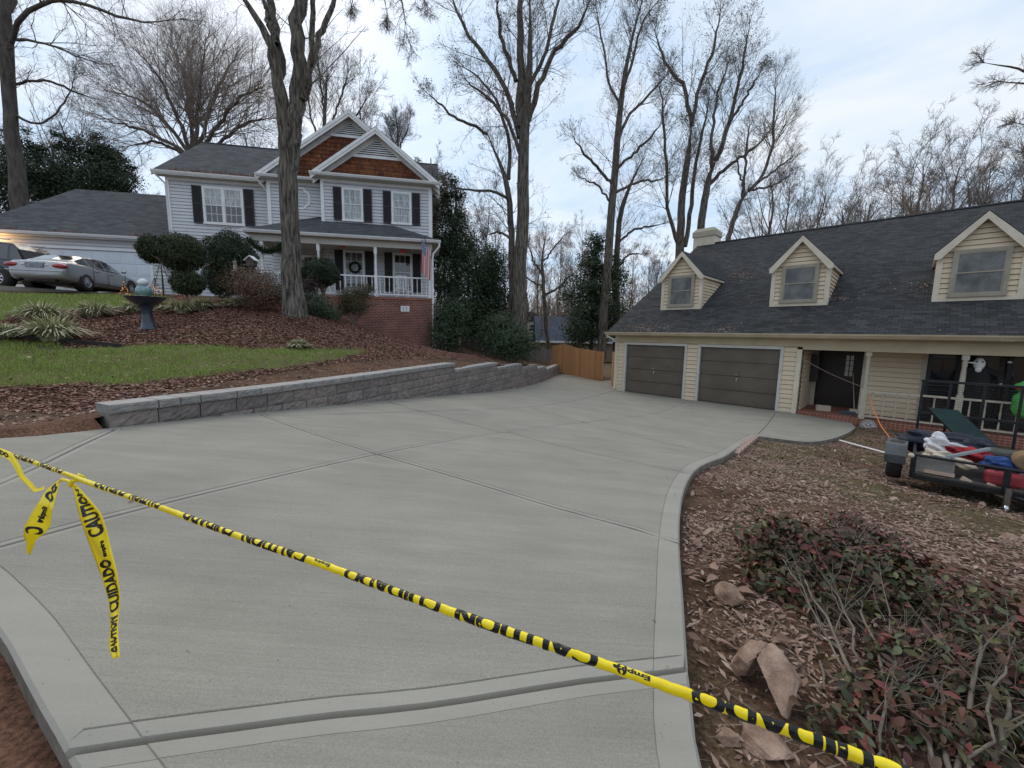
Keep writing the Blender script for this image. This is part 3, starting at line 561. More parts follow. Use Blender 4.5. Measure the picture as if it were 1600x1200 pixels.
def window(parent, x0, x1, z0, z1, y, cols=3, rows=2, glassm='curtain', frame='white', fw=.075, grid=True, double=False, name='window', lower=None):
    """a double-hung window facing -y, its own frame, sashes and muntins; frame is the part, pane the sub-part"""
    f = MB(); y -= .045; d = .05
    f.box(x0, x0+fw, y-d, y+.02, z0, z1); f.box(x1-fw, x1, y-d, y+.02, z0, z1); f.box(x0+fw, x1-fw, y-d, y+.02, z1-fw, z1); f.box(x0-.02, x1+.02, y-d-.02, y+.02, z0-.03, z0+fw*.7)
    xs = [(x0+fw, x1-fw)] if not double else [(x0+fw, (x0+x1)/2-fw*.55), ((x0+x1)/2+fw*.55, x1-fw)]
    if double: f.box((x0+x1)/2-fw*.55, (x0+x1)/2+fw*.55, y-d+.003, y+.02, z0+fw*.7, z1-fw)
    zm = (z0+z1)/2
    g = []
    for a, b in xs:
        s = .035
        for (lo, hi, yy) in ((z0+fw*.7, zm+.015, y-.012), (zm-.015, z1-fw, y-.03)):
            f.box(a, a+s, yy-.012, yy+.01, lo, hi); f.box(b-s, b, yy-.012, yy+.01, lo, hi); f.box(a+s, b-s, yy-.012, yy+.01, lo, lo+s); f.box(a+s, b-s, yy-.012, yy+.01, hi-s, hi)
            if grid:
                for k in range(1, cols): xx = a+s+(b-a-2*s)*k/cols; f.box(xx-.009, xx+.009, yy-.008, yy+.006, lo+s, hi-s)
                for k in range(1, rows): zz = lo+s+(hi-lo-2*s)*k/rows; f.box(a+s, b-s, yy-.0085, yy+.0065, zz-.009, zz+.009)
            g.append((a, b, lo, hi, yy))
    w = f.build(name, M[frame], parent)
    for k, (a, b, lo, hi, yy) in enumerate(g):
        q = MB(); q.quad((a+.02, yy+.001, lo+.02), (b-.02, yy+.001, lo+.02), (b-.02, yy+.001, hi-.02), (a+.02, yy+.001, hi-.02)); q.build('pane', M[(lower or glassm) if k % 2 == 0 else glassm], w)
    return w
def shutter(parent, x0, x1, z0, z1, y):
    f = MB(); y -= .036; f.box(x0, x1, y-.035, y, z0, z1); zm = z0+(z1-z0)*.52
    for a, b in ((z0+.07, zm-.03), (zm+.03, z1-.07)):
        n = int((b-a)/.055)
        for i in range(n): zz = a+(b-a)*i/n; f.add([(x0+.045, y-.037, zz), (x1-.045, y-.037, zz), (x1-.045, y-.05, zz+.035), (x0+.045, y-.05, zz+.035), (x0+.045, y-.037, zz+.05), (x1-.045, y-.037, zz+.05)], [(0, 1, 2, 3), (3, 2, 5, 4)])
    for a, b in ((z0, z0+.07), (zm-.03, zm+.03), (z1-.07, z1)): f.box(x0, x1, y-.052, y-.0355, a, b)
    f.box(x0, x0+.045, y-.051, y-.0355, z0+.07, z1-.07); f.box(x1-.045, x1, y-.051, y-.0355, z0+.07, z1-.07)
    f.build('shutter', M['shutter'], parent)
def gutter(mb, a, b, h=.12, w=.12, nrm=(0, -1, 0)):
    a = Vector(a); b = Vector(b); n = Vector(nrm); z = Vector((0, 0, 1))
    prof = [Vector((0, 0, 0)), n*.0-z*h, n*w*.55-z*h, n*w*.8-z*h*.55, n*w*.95-z*h*.35, n*w, n*w*.9-z*.012, n*w*.85-z*h*.3, n*.015-z*h*.8]
    mb.prism([a+p for p in prof[:6]], b-a)
def slab(mb, a, b, c, d, t, mi=0):
    """roof plane a-b (eave) c-d (ridge), thickness t downward"""
    mb.prism([a, b, c, d], (0, 0, -t), mi) if False else mb.add([Vector(a), Vector(b), Vector(c), Vector(d)]+[Vector(p)-Vector((0, 0, t)) for p in (a, b, c, d)], [(0, 1, 2, 3), (7, 6, 5, 4), (0, 4, 5, 1), (1, 5, 6, 2), (2, 6, 7, 3), (3, 7, 4, 0)], mi)
def frame_of(X, Y, az, **k):
    u = Vector((sin(az), cos(az))); return (X, Y, 0), atan2(u.y, u.x)
# ------------------------------------------------------------------ grey two-storey house
LOC, RZ = frame_of(-4.386, 21.919, radians(78.893))
HL = thing('two_storey_house', 'grey lap-sided two-storey house with cedar gables, black shutters and a brick-based porch', 'house', LOC, RZ)
X2, X1, XL = -5.293, -8.035, -12.906; YM, YL = .873, 1.597; ZF, ZE, PG = 1.7, 7.623, .769
def left_house():
    t = .02; w = MB()
    wt = ZE-.16
    up = [(-4.37, -3.37, 5.53, 7.12), (-1.99, -.99, 5.53, 7.12)]; lo = [(-4.40, -3.37, 2.1, 4.08), (-1.98, -.99, 2.1, 4.08)]
    siding(w, (0, 0, 0), (1, 0, 0), (0, -1, 0), X2, 0, ZF, wt, hole=[(a+.03, b-.03, c+.03, d-.03) for a, b, c, d in up+lo])
    octc = (-6.62, 6.7)
    siding(w, (0, YM, 0), (1, 0, 0), (0, -1, 0), X1, X2, ZF, wt, hole=[(-6.55, -5.6, ZF-1, ZF+2.2)])
    siding(w, (0, YL, 0), (1, 0, 0), (0, -1, 0), XL, X1, .9, wt, hole=[(-11.31, -9.5, 5.36, 7.12)])
    siding(w, (0, 0, 0), (0, 1, 0), (1, 0, 0), 0, 10.5, -1.6, wt+.1)
    siding(w, (0, 10.5, 0), (0, -1, 0), (1, 0, 0), 0, 10.5, wt+.1, 10.75, xf=lambda z: (max(0, (z-ZE)/.69*1+0), 10.5-max(0, (z-ZE)/.69)))
    siding(w, (XL, 10.5, 0), (0, -1, 0), (-1, 0, 0), 0, 8.9, .5, wt+.1)
    siding(w, (XL, 10.5, 0), (0, -1, 0), (-1, 0, 0), 0, 8.9, wt+.1, 10.6, xf=lambda z: (max(0, (z-ZE)/.69), 8.9-max(0, (z-ZE)/.69)))
    w.quad((X2, 0, ZF), (X2, YM, ZF), (X2, YM, wt), (X2, 0, wt)); w.quad((X1, YM, ZF), (X1, YL, ZF), (X1, YL, wt), (X1, YM, wt))
    # solid core just behind the boards so no light leaks through
    w.box(XL+.02, X1, YL+.06, 10.4, -1, wt); w.box(X1, X2, YM+.06, 10.4, -1, wt+.01); w.box(X2+.01, -.03, .06, 10.4, -1.5, wt+.02)
    w.build('lap_siding', M['siding_grey'], HL)
    c = MB()   # corner boards, frieze
    for x0, x1, y, z0 in ((X2-.07, X2+.08, 0, 4.9), (-.13, .03, 0, 1.7), (X1-.07, X1+.1, YM, 4.9), (XL-.03, XL+.11, YL, .7)): c = MB(); c.box(x0, x1, y-.06, y+.02, z0, wt-.12); c.build('corner_board', M['white'], HL)
    c = MB(); c.box(-.02, .06, .021, .14, -1.2, wt-.12); c.build('corner_board', M['white'], HL)
    for x0, x1, y in ((X2-.07, .03, 0), (X1-.07, X2-.071, YM), (XL-.03, X1-.071, YL)): c = MB(); c.box(x0, x1, y-.065, y+.018, wt-.119, wt+.06); c.build('frieze_board', M['white'], HL)
    for a, b, cc, d in up:
        window(HL, a, b, cc, d, -.005, glassm='curtain'); shutter(HL, a-.41, a-.02, cc, d, -.012); shutter(HL, b+.03, b+.43, cc, d, -.012)
    for i, (a, b, cc, d) in enumerate(lo):
        window(HL, a, b, cc, d, -.005, glassm='glass' if i else 'glassdim', lower='glass'); shutter(HL, a-.41, a-.02, cc, d, -.012); shutter(HL, b+.03, b+.43, cc, d, -.012)
    window(HL, -11.34, -9.47, 5.33, 7.15, YL-.005, double=True, glassm='curtain', lower='glass', fw=.09); shutter(HL, -11.80, -11.37, 5.33, 7.15, YL-.012); shutter(HL, -9.43, -9.0, 5.33, 7.15, YL-.012)
    # octagonal window
    o = MB(); pane = MB(); ro, ri = .58, .48; ring = lambda r, y: [Vector((octc[0]+r*cos(pi/8+k*pi/4), y, octc[1]+r*sin(pi/8+k*pi/4))) for k in range(8)]
    A, B, C_ = ring(ro, YM-.05), ring(ri, YM-.05), ring(ri, YM-.01); D = ring(ro, YM+.01); o.add(A+B+C_+D, [(i, (i+1) % 8, 8+(i+1) % 8, 8+i) for i in range(8)]+[(8+i, 8+(i+1) % 8, 16+(i+1) % 8, 16+i) for i in range(8)]+[(i, 24+i, 24+(i+1) % 8, (i+1) % 8) for i in range(8)])
    ow = o.build('octagonal_window', M['white'], HL); pane.poly(ring(ri+.01, YM-.018)); pane.build('pane', M['curtain'], ow)
    # ---- main roof, garage side excluded
    r = MB(); th = .14; zr = 10.92; yr = 6.; xl, xr_ = -13.3, .45
    slab(r, (xl, YL-.4, ZE), (X1+.3, YL-.4, ZE), (X1+.3, yr, zr), (xl, yr, zr), th)
    slab(r, (X1+.301, .9, ZE+.69*.0-.2), (xr_, .9, ZE-.2), (xr_, yr, zr), (X1+.301, yr, zr), th)
    slab(r, (xr_, 10.9, ZE-.1), (xl, 10.9, ZE-.1), (xl, yr+.002, zr), (xr_, yr+.002, zr), th)
    r.tube([(xl, yr, zr+.01), (xr_, yr, zr+.01)], .05, 6)
    # two front gables, each its own pair of slopes
    def gable(xc, hw, y0, y1, z0=ZE, dz=0):
        ap = z0+PG*hw+dz
        for s in (-1, 1):
            a = (xc+s*hw, y0, z0+dz); b = (xc, y0, ap); c1 = (xc, y1, ap); d1 = (xc+s*hw, y1, z0+dz)
            slab(r, *( (d1, a, b, c1) if s < 0 else (a, d1, c1, b)), .11)
        return ap
    hw1 = -X2/2+.416; xc1 = X2/2; a1 = gable(xc1, hw1, -.42, 5.5); hw2 = -X1/2+.416; xc2 = X1/2; a2 = gable(xc2, hw2, YM-.42, 6.2)
    r.add([(-13.3, 1.19, ZE), (-12.9, 1.59, ZE)], [])
    r.build('roof', M['roofL'], HL)
    tr = MB(); sf = MB()
    for xc, hw, y0 in ((xc1, hw1, -.42), (xc2, hw2, YM-.42)):
        for s in (-1, 1):   # rake boards: two steps
            for (dz0, dz1, yy, dp) in ((-.03, -.19, y0-.025, .03), (-.105, -.33, y0+.004, .02)):
                p = [(xc, yy, ZE+PG*hw+dz0), (xc+s*hw*1.005, yy, ZE+dz0), (xc+s*(hw*1.005+dz0*.0), yy, ZE+dz1), (xc, yy, ZE+PG*hw+dz1)]
                tr.prism(p if s < 0 else p[::-1], (0, dp, 0))
            sf.add([(xc, y0+.02, ZE+PG*hw-.2), (xc+s*hw, y0+.02, ZE-.2), (xc+s*hw, y0+.42, ZE-.2), (xc, y0+.42, ZE+PG*hw-.2)], [(0, 1, 2, 3) if s > 0 else (3, 2, 1, 0)])
            # inner rake trim lying on the cedar
            p = [(xc, y0+.38, ZE+PG*hw-.2), (xc+s*hw, y0+.38, ZE-.2), (xc+s*hw, y0+.38, ZE-.42), (xc, y0+.38, ZE+PG*hw-.48)]
            tr.prism(p if s < 0 else p[::-1], (0, .03, 0))
    tr.box(xl, X1+.3, YL-.43, YL-.405, ZE-.16, ZE-.02); 
    for s, x in ((-1, xl), (1, xr_)):
        p = [(x, YL-.4, ZE-.02), (x, yr, zr-.02), (x, yr, zr-.24), (x, YL-.4, ZE-.24)]; tr.prism(p, (.03*s, 0, 0))
    tr.build('rake_board', M['white'], HL)
    # eave soffits
    for x0, x1, y in ((X2-.45, .45, 0), (X1-.35, X2-.45, YM), (xl, X1-.35, YL)): sf.box(x0, x1, y-.4, y+.02, ZE-.15, ZE-.13)
    sf.box(.01, .45, .02, 10.9, ZE-.17, ZE-.15)
    sf.build('soffit', M['soffit'], HL)
    # cedar infill + pent strip below it
    cd_ = MB(); pent = MB()
    for xc, hw, y in ((xc1, hw1-.416, 0), (xc2, hw2-.416, YM)):
        hh = PG*(hw+.416)-.25; ww = hh/PG; cd_.poly([(xc-ww, y+.0, ZE), (xc+ww, y+.0, ZE), (xc, y+.0, ZE+hh)])
        for k in range(int(hh/.2)):    # shadow lines of the shingle courses as real laps
            z = ZE+.1+k*.2; q = max(0, (hh-(z-ZE))/PG-.02); q2 = max(0, (hh-(z+.19-ZE))/PG); cd_.add([(xc-q, y-.022, z), (xc+q, y-.022, z), (xc+q2, y-.003, z+.19), (xc-q2, y-.003, z+.19), (xc-q, y-.001, z-.001), (xc+q, y-.001, z-.001)], [(0, 1, 2, 3), (4, 5, 1, 0)])
        pent.add([(xc-hw-.35, y-.40, ZE-.01), (xc+hw+.35, y-.40, ZE-.01), (xc+hw+.2, y-.02, ZE+.14), (xc-hw-.2, y-.02, ZE+.14)], [(0, 1, 2, 3)])
    cd_.build('cedar_gable', M['cedar'], HL); pent.build('pent_strip', M['roofL'], HL)
    # louvred vents
    for xc, y, z0, ap, hwv in ((-2.62, 0, 8.70, 9.60, 1.1), (-4.02, YM, 9.93, 10.76, 1.02)):
        v = MB(); n = 9
        v.prism([(xc-hwv-.12, y-.08, z0-.09), (xc+hwv+.12, y-.08, z0-.09), (xc+hwv+.05, y-.08, z0), (xc-hwv-.05, y-.08, z0)], (0, .06, 0))
        for i in range(n):
            za = z0+(ap-z0)*i/n; zb = z0+(ap-z0)*(i+.75)/n; wa = hwv*(1-i/n)*.97; wb = hwv*(1-(i+.75)/n)*.97
            v.add([(xc-wa, y-.085, za), (xc+wa, y-.085, za), (xc+wb, y-.035, zb), (xc-wb, y-.035, zb)], [(0, 1, 2, 3)])
        gv = v.build('gable_vent', M['white'], HL); bk = MB(); bk.poly([(xc-hwv-.04, y-.03, z0), (xc+hwv+.04, y-.03, z0), (xc, y-.03, ap+.03)]); bk.build('vent_backing', M['dark'], gv)
    g = MB()
    gutter(g, (X2-.46, -.4, ZE), (.47, -.4, ZE)); gutter(g, (X1-.42, YM-.4, ZE), (X2-.461, YM-.4, ZE)); gutter(g, (xl, YL-.4, ZE), (X1-.43, YL-.4, ZE))
    g.build('gutter', M['white'], HL)
    for pts in ([(X1-.4, YM-.45, ZE-.12), (X1-.4, YM-.45, ZE-.2), (X1-.1, YL-.6, ZE-.7), (X1-.02, YL-.5, ZE-.9), (X1-.02, YL-.35, 5.3)], [(XL-.3, YL-.45, ZE-.12), (XL-.02, YL-.07, ZE-.5), (XL+.03, YL-.07, 1.6)], [(.38, -2.4, 4.22), (.38, -2.4, 4.05), (.1, -2.2, 3.75), (.06, -2.2, 3.5), (.06, -2.17, -.4), (.2, -2.3, -.7)]):
        d = MB(); d.tube(pts, .045, 6); d.build('downspout', M['white'], HL)
    # leaves caught in the left gutter
    n = 900; x = RNG.uniform(xl+.6, X1-.3, n); yy = YL-.42+RNG.exponential(.12, n).clip(0, .5); P = np.c_[x, yy, ZE+(yy-YL+.4)*.69+.03]; V, Fa = cards(P, RNG.uniform(.05, .1, n)); mesh_np('leaf_debris', V, Fa, M['mulchleaf'], HL)['kind'] = 'stuff'
    # ---- porch
    yf = -2.135; ye = yf-.25; zp = 4.342
    b = MB(); b.prism([(-6.2, yf, -2), (0, yf, -2), (0, yf, ZF-.06), (-6.2, yf, ZF-.06)], (0, .25, 0)); b.box(-.25, -.002, yf+.251, -.01, -2, ZF-.06)
    b.box(-8.0, -6.2, yf+.02, yf+.27, -1, ZF-.9)
    b.build('brick_foundation', M['brick'], HL)
    so_ = MB(); so_.prism([(-6.25, yf-.03, ZF-.16), (.03, yf-.03, ZF-.16), (.03, yf-.03, ZF-.055), (-6.25, yf-.03, ZF-.055)], (0, .3, 0)); so_.build('rowlock_course', M['brick2'], HL)
    fl = MB(); fl.box(-6.2, -.0, yf+.271, -.02, ZF-.2, ZF-.03); fl.box(-8, -6.2, yf+.3, YM, ZF-.2, ZF-.031); fl.build('porch_floor', M['soffit'], HL)
    rf = MB(); pk = Vector((-5.69, YM, 5.87)); c0 = Vector((-7.98, ye, zp)); c1 = Vector((.43, ye, zp)); e1 = Vector((-1.95, 0, 5.46))
    rf.poly([c0, c1, e1, Vector((X2, 0, 5.46)), Vector((X2-.01, YM, 5.87)), pk]); rf.poly([c1, Vector((.43, 0, zp)), e1]); rf.poly([c0, pk, Vector((-7.98, YM+.7, zp+.05))])
    rf.poly([c0-Vector((0,0,.1)), c1-Vector((0,0,.1)), c1, c0]); rf.poly([c1-Vector((0,0,.1)), Vector((.43, 0, zp-.1)), Vector((.43, 0, zp)), c1]); rf.poly([c0, Vector((-7.98, YM+.7, zp+.05)), Vector((-7.98, YM+.7, zp-.1)), c0-Vector((0,0,.1))])
    rf.build('porch_roof', M['roofL'], HL)
    gp = MB(); gutter(gp, (-8.0, ye+.01, zp-.01), (.45, ye+.01, zp-.01)); gutter(gp, (-7.98, YL, zp-.01), (-7.98, ye, zp-.01), nrm=(-1, 0, 0)); gp.build('porch_gutter', M['white'], HL)
    bm_ = MB(); bm_.box(-7.85, .05, yf-.02, yf+.16, zp-.42, zp-.12); bm_.box(-.13, .05, yf+.161, -.03, zp-.42, zp-.12); bm_.box(-7.85, -7.67, yf+.161, YM, zp-.42, zp-.12); bm_.build('porch_beam', M['soffit'], HL)
    ce = MB(); ce.box(-7.95, .4, ye+.02, YM, zp-.119, zp-.1); ce.build('porch_ceiling', M['soffit'], HL)
    for x in (-.075, -2.571, -5.069, -7.42):
        z0 = ZF-.05; z1 = zp-.42; c = MB(); s = .065; y = yf+.08
        c.box(x-s, x+s, y-s, y+s, z0, z0+1.0); c.lathe([(.05, z0+1.0), (.062, z0+1.03), (.045, z0+1.07), (.06, z0+1.15), (.055, z0+1.6), (.045, z1-.42), (.06, z1-.38), (.045, z1-.34), (.06, z1-.3)], 12, M=Matrix.Translation((x, y, 0))); c.box(x-s, x+s, y-s, y+s, z1-.3, z1); c.box(x-s-.02, x+s+.02, y-s-.02, y+s+.02, z0-.001, z0+.06)
        c.build('porch_post', M['white'], HL)
    for xa, xb in ((-2.506, -.14), (-5.0, -2.636), (-7.35, -5.134)):
        rl = MB(); y = yf+.08; rl.box(xa, xb, y-.035, y+.035, ZF+.86, ZF+.92); rl.box(xa, xb, y-.03, y+.03, ZF+.05, ZF+.1); n = int((xb-xa)/.215)
        for k in range(n):
            x = xa+(k+.5)*(xb-xa)/n; rl.tube([(x, y, ZF+.1), (x, y, ZF+.25), (x, y, ZF+.3), (x, y, ZF+.6), (x, y, ZF+.72), (x, y, ZF+.86)], [.02, .02, .013, .022, .014, .02], 6)
        rl.build('railing', M['white'], HL)
    # front door
    d = MB(); x0, x1, y = -6.5, -5.6, YM-.0; d.box(x0-.11, x0, y-.05, y, ZF, ZF+2.2); d.box(x1, x1+.11, y-.05, y, ZF, ZF+2.2); d.box(x0, x1, y-.05, y, ZF+2.08, ZF+2.2); dr = d.build('door_frame', M['white'], HL)
    q = MB(); q.box(x0, x1, y-.01, y+.03, ZF, ZF+2.08); q.box(x0+.14, x1-.14, y-.025, y-.0105, ZF+1.0, ZF+1.95); q.build('front_door', M['doorred'], HL)
    # ---- attached garage wing
    yg = 1.62; ze = 4.42; xg0, xg1 = -21.2, XL; fz = 1.5
    w = MB(); hole = [(-18.9, -13.9, fz-1, 3.79)]; siding(w, (0, yg, 0), (1, 0, 0), (0, -1, 0), xg0+.5, xg1-.02, 3.79-16*.16, ze-.1, hole=hole); w.box(xg0+.5, xg1, yg+.3, 10, fz-1, ze-.05); w.build('garage_siding', M['siding_grey'], HL)
    r = MB(); slab(r, (xg0, yg-.4, ze), (xg1-.03, yg-.4, ze), (xg1-.03, 6.6, 7.95), (-20.3, 6.6, 7.95), .12); slab(r, (xg1-.03, 11.5, ze), (xg0, 11.5, ze), (-20.3, 6.602, 7.95), (xg1-.03, 6.602, 7.95), .12)
    r.poly([(xg0, yg-.4, ze), (-20.3, 6.6, 7.95), (xg0, 11.5, ze)]); r.build('garage_roof', M['roofL'], HL)
    t_ = MB(); gutter(t_, (xg0, yg-.4, ze), (xg1-.035, yg-.4, ze)); t_.build('garage_gutter', M['white'], HL)
    n = 500; x = RNG.uniform(xg0+1, xg1-1, n); x = x[vnoise(x, x*0, 1.2, 2) > -.1]; yy = yg-.42+RNG.exponential(.07, len(x)).clip(0, .4); V, Fa = cards(np.c_[x, yy, ze+(yy-yg+.4)*.7+.03], .09); mesh_np('leaf_debris', V, Fa, M['mulchleaf'], HL)['kind'] = 'stuff'
    t_ = MB(); t_.box(-18.97, -18.85, yg-.06, yg+.02, fz, 3.88); t_.box(-13.95, -13.83, yg-.06, yg+.02, fz, 3.88); t_.box(-18.85, -13.95, yg-.059, yg+.02, 3.76, 3.88); t_.box(xg0+.5, xg1, yg-.38, yg+.02, ze-.16, ze-.13); t_.build('garage_trim', M['white'], HL)
    d = MB(); n = 4
    for k in range(n):
        z0 = fz-.1+(3.76-fz+.1)*k/n; z1 = fz-.1+(3.76-fz+.1)*(k+1)/n-.012; d.box(-18.85, -13.95, yg+.03, yg+.07, z0, z1)
        for j in range(8): x = -18.85+4.9*(j+.5)/8; d.box(x-.25, x+.25, yg+.018, yg+.0305, z0+.1, z1-.1)
    d.build('garage_door', M['whitedoor'], HL)
    # lit wall lamp at the left end of the garage
    l = MB(); l.box(-20.17, -20.03, yg-.12, yg-.01, 3.5, 3.8); lb = l.build('wall_lamp', M['metalblack'], HL); l = MB(); l.blob((-20.1, yg-.16, 3.72), (.09, .09, .11), sub=2, nz=0); l.build('lamp_bulb', emit('warm_lamp', (1, .62, .25), 14), lb)
    pl = bpy.data.lights.new('garage_lamp_light', 'POINT'); pl.energy = 22; pl.color = (1, .55, .2); pl.shadow_soft_size = .12; po = bpy.data.objects.new('garage_lamp_light', pl); COL.objects.link(po); po.parent = lb; po.location = (-20.1, yg-.45, 3.75)
left_house()
def Lp(x, y, z=0):   # local point of the grey house in world metres
    return Matrix.Translation(LOC) @ Matrix.Rotation(RZ, 4, 'Z') @ Vector((x, y, z))
# ------------------------------------------------------------------ cream garage house
LOC2, RZ2 = frame_of(9.51, 13.737, radians(134.811))
HR = thing('garage_house', 'cream lap-sided house with two brown garage doors, three dormers and a dark shingle roof', 'house', LOC2, RZ2)
def Rp(x, y, z=0): return Matrix.Translation(LOC2) @ Matrix.Rotation(RZ2, 4, 'Z') @ Vector((x, y, z))
RF, RE, RS = -2.509, .162, .545
def right_house():
    s0, xe = -6.69, 9.5; zt = RF+2.13; wt = RE-.14
    dr = [(-6.157, -3.564), (-2.953, -.291)]
    w = MB(); siding(w, (0, 0, 0), (1, 0, 0), (0, -1, 0), s0, .18, zt+.09-15*.16, zt+.12, .16, .03, hole=[(a-.09, b+.09, RF-.6, zt+.09) for a, b in dr])
    siding(w, (s0, 19, 0), (0, -1, 0), (-1, 0, 0), 0, 19, RF-.4, wt, .16, .03)
    siding(w, (s0, 19.13, 0), (0, -1, 0), (-1, 0, 0), 0, 19.13, wt, 5.45, .16, .03, xf=lambda z: (max(0, (z-RE)/RS), 19.13-max(0, (z-RE)/RS)))
    w.box(s0+.02, .16, .25, 18.9, RF-.3, wt); w.box(.17, xe, 2.6, 18.9, RF-.3, wt-.01)
    # frieze and porch beam region
    w.build('lap_siding', M['siding_cream'], HR)
    fz = MB(); fz.box(s0, xe, -.055, .0-.0005, zt+.12, wt); fz.box(.33, xe, -.056, .12, zt+.02, zt+.16); fz.build('frieze_board', M['siding_tan'], HR)
    sf = MB(); sf.box(s0-.3, xe, -.4, .0, wt-.015, wt+.005); sf.box(.2, xe, 0, 2.6, zt+.1, zt+.13); sf.build('soffit', M['siding_tan'], HR)
    c = MB(); c.box(s0-.04, s0+.12, -.06, .02, RF-.05, wt-.016); c.build('corner_board', M['offwhite'], HR); c = MB(); c.box(.18, .32, -.05, .14, RF-.1, zt+.02); c.build('corner_board', M['offwhite'], HR)
    jt = MB()
    for a, b in dr:
        jt.box(a-.09, a, -.06, .05, RF-.02, zt+.09); jt.box(b, b+.09, -.06, .05, RF-.02, zt+.09); jt.box(a, b, -.0599, .05, zt, zt+.09)
    jt.build('door_trim', M['doortrim'], HR)
    for a, b in dr:
        d = MB(); h = (zt-RF)/4
        for k in range(4): d.box(a, b, .07, .11, RF+.012+k*h, RF+(k+1)*h-.014)
        d.box(a, b, .1, .12, RF, zt)
        o = d.build('garage_door', M['garagedoor'], HR); q = MB(); xc = (a+b)/2; z = RF+1.0; q.tube([(xc-.07, .055, z), (xc-.07, .02, z), (xc+.07, .02, z), (xc+.07, .055, z)], .012, 6); q.lathe([(0, .075), (.035, .07), (.03, .055), (0, .05)], 10, M=Matrix.Translation((xc, 0, z+.14)) @ Matrix.Rotation(pi/2, 4, 'X') @ Matrix.Translation((0, 0, -.0))); q.tube([(xc, .05, z-.02), (xc, .03, z-.1)], .01, 6); q.build('door_handle', M['chrome'], o)
    # roof with dormers
    r = MB(); yr, zr = 9.565, 5.593
    slab(r, (s0-.3, -.4, RE), (xe+.3, -.4, RE), (xe+.3, yr, zr), (s0-.3, yr, zr), .09); slab(r, (xe+.3, 2*yr+.4, RE), (s0-.3, 2*yr+.4, RE), (s0-.3, yr+.002, zr), (xe+.3, yr+.002, zr), .09)
    r.build('roof', M['roofR'], HR)
    rc = MB(); rc.prism([(s0-.31, yr-.16, zr-.05), (s0-.31, yr, zr+.045), (s0-.31, yr+.16, zr-.05)], (xe-s0+.62, 0, 0)); rc.build('ridge_cap', mat('ridge_cap_black', (.012, .012, .014), .9), HR)
    rk = MB(); p = [(s0-.3, -.4, RE-.09), (s0-.3, yr, zr-.09), (s0-.3, yr, zr-.28), (s0-.3, -.4, RE-.28)]; rk.prism(p, (.03, 0, 0)); rk.build('rake_board', M['offwhite'], HR)
    g = MB(); gutter(g, (s0-.34, -.4, RE+.0), (xe+.34, -.4, RE+.0), .13, .13); g.build('gutter', M['siding_tan'], HR)
    d = MB(); d.tube([(s0-.2, -.47, RE-.13), (s0-.2, -.47, RE-.2), (s0+.04, -.12, RE-.38), (s0+.04, -.075, RE-.5), (s0+.04, -.075, RF+.25), (s0+.1, -.2, RF+.08)], .045, 6); d.build('downspout', M['offwhite'], HR)
    l = MB(); l.box(s0-.12, s0+.0, -.1, -.02, -.22, -.12); l.lathe([(.02, 0), (.05, -.07), (.062, -.12)], 12, M=Matrix.Translation((s0-.12, -.14, -.17)) @ Matrix.Rotation(.9, 4, 'X')); l.lathe([(.02, 0), (.05, -.07), (.062, -.12)], 12, M=Matrix.Translation((s0-.02, -.14, -.17)) @ Matrix.Rotation(.9, 4, 'X')); l.build('flood_light', M['white'], HR)
    for k, xc in enumerate((-4.508, -.221, 4.079)):
        hw = .853; yf = 1.518; zb = RE+RS*(yf+.4); ev = 2.62; ap = 3.69; ow = .95; sl = (ap-ev)/ow
        f = MB(); zi = ap-.13; side = zi-sl*hw
        wx0, wx1, wz0, wz1 = xc-.56, xc+.56, 1.33, 2.66
        siding(f, (0, yf, 0), (1, 0, 0), (0, -1, 0), xc-hw, xc+hw, zb+.08, zi, .15, .035, hole=[(wx0+.04, wx1-.04, wz0+.02, wz1-.03)], xf=lambda z: (xc-min(hw, (zi-z)/sl), xc+min(hw, (zi-z)/sl)))
        for s in (-1, 1):   # triangular cheeks
            z = zb
            while z < side:
                zn = min(z+.127, side); ya = yf; y1 = (z-RE)/RS-.4; y2 = (zn-RE)/RS-.4
                X = xc+s*hw; f.quad((X+s*.03, ya, z), (X+s*.03, y1, z), (X, y2, zn), (X, ya, zn)); f.quad((X, ya, z), (X, y1, z), (X+s*.03, y1, z), (X+s*.03, ya, z)); z = zn
        f.box(xc-hw+.02, xc+hw-.02, yf+.12, yf+.2, zb, side)
        dm = f.build('dormer', M['siding_cream'], HR)
        t = MB(); 
        for s in (-1, 1):
            a, b = sorted((xc+s*hw, xc+s*(hw-.1))); t.box(a-(.035 if s < 0 else 0), b+(.035 if s > 0 else 0), yf-.05, yf+.01, zb+.1, side-.02); a, b = sorted((xc+s*(hw+.0349), xc+s*(hw))); t.box(a, b, yf+.011, yf+.1, zb+.03, side-.03)
        t.box(xc-hw-.03, xc+hw+.03, yf-.055, yf+.01, zb-.02, zb+.1); t.build('dormer_trim', M['offwhite'], dm)
        window(dm, wx0, wx1, wz0, wz1, yf-.005, glassm='glassdim', frame='beigewin', grid=False, fw=.09)
        rr = MB(); yb = (ap-RE)/RS-.4+.1; ye_ = (ev-RE)/RS-.4
        for s in (-1, 1):
            a = (xc+s*ow, yf-.2, ev); b = (xc, yf-.2, ap); c1 = (xc, yb, ap); d1 = (xc+s*ow, ye_+.1, ev); q = (d1, a, b, c1) if s < 0 else (a, d1, c1, b); slab(rr, *q, .05)
        rr.build('dormer_roof', M['roofR'], dm)
        t = MB()
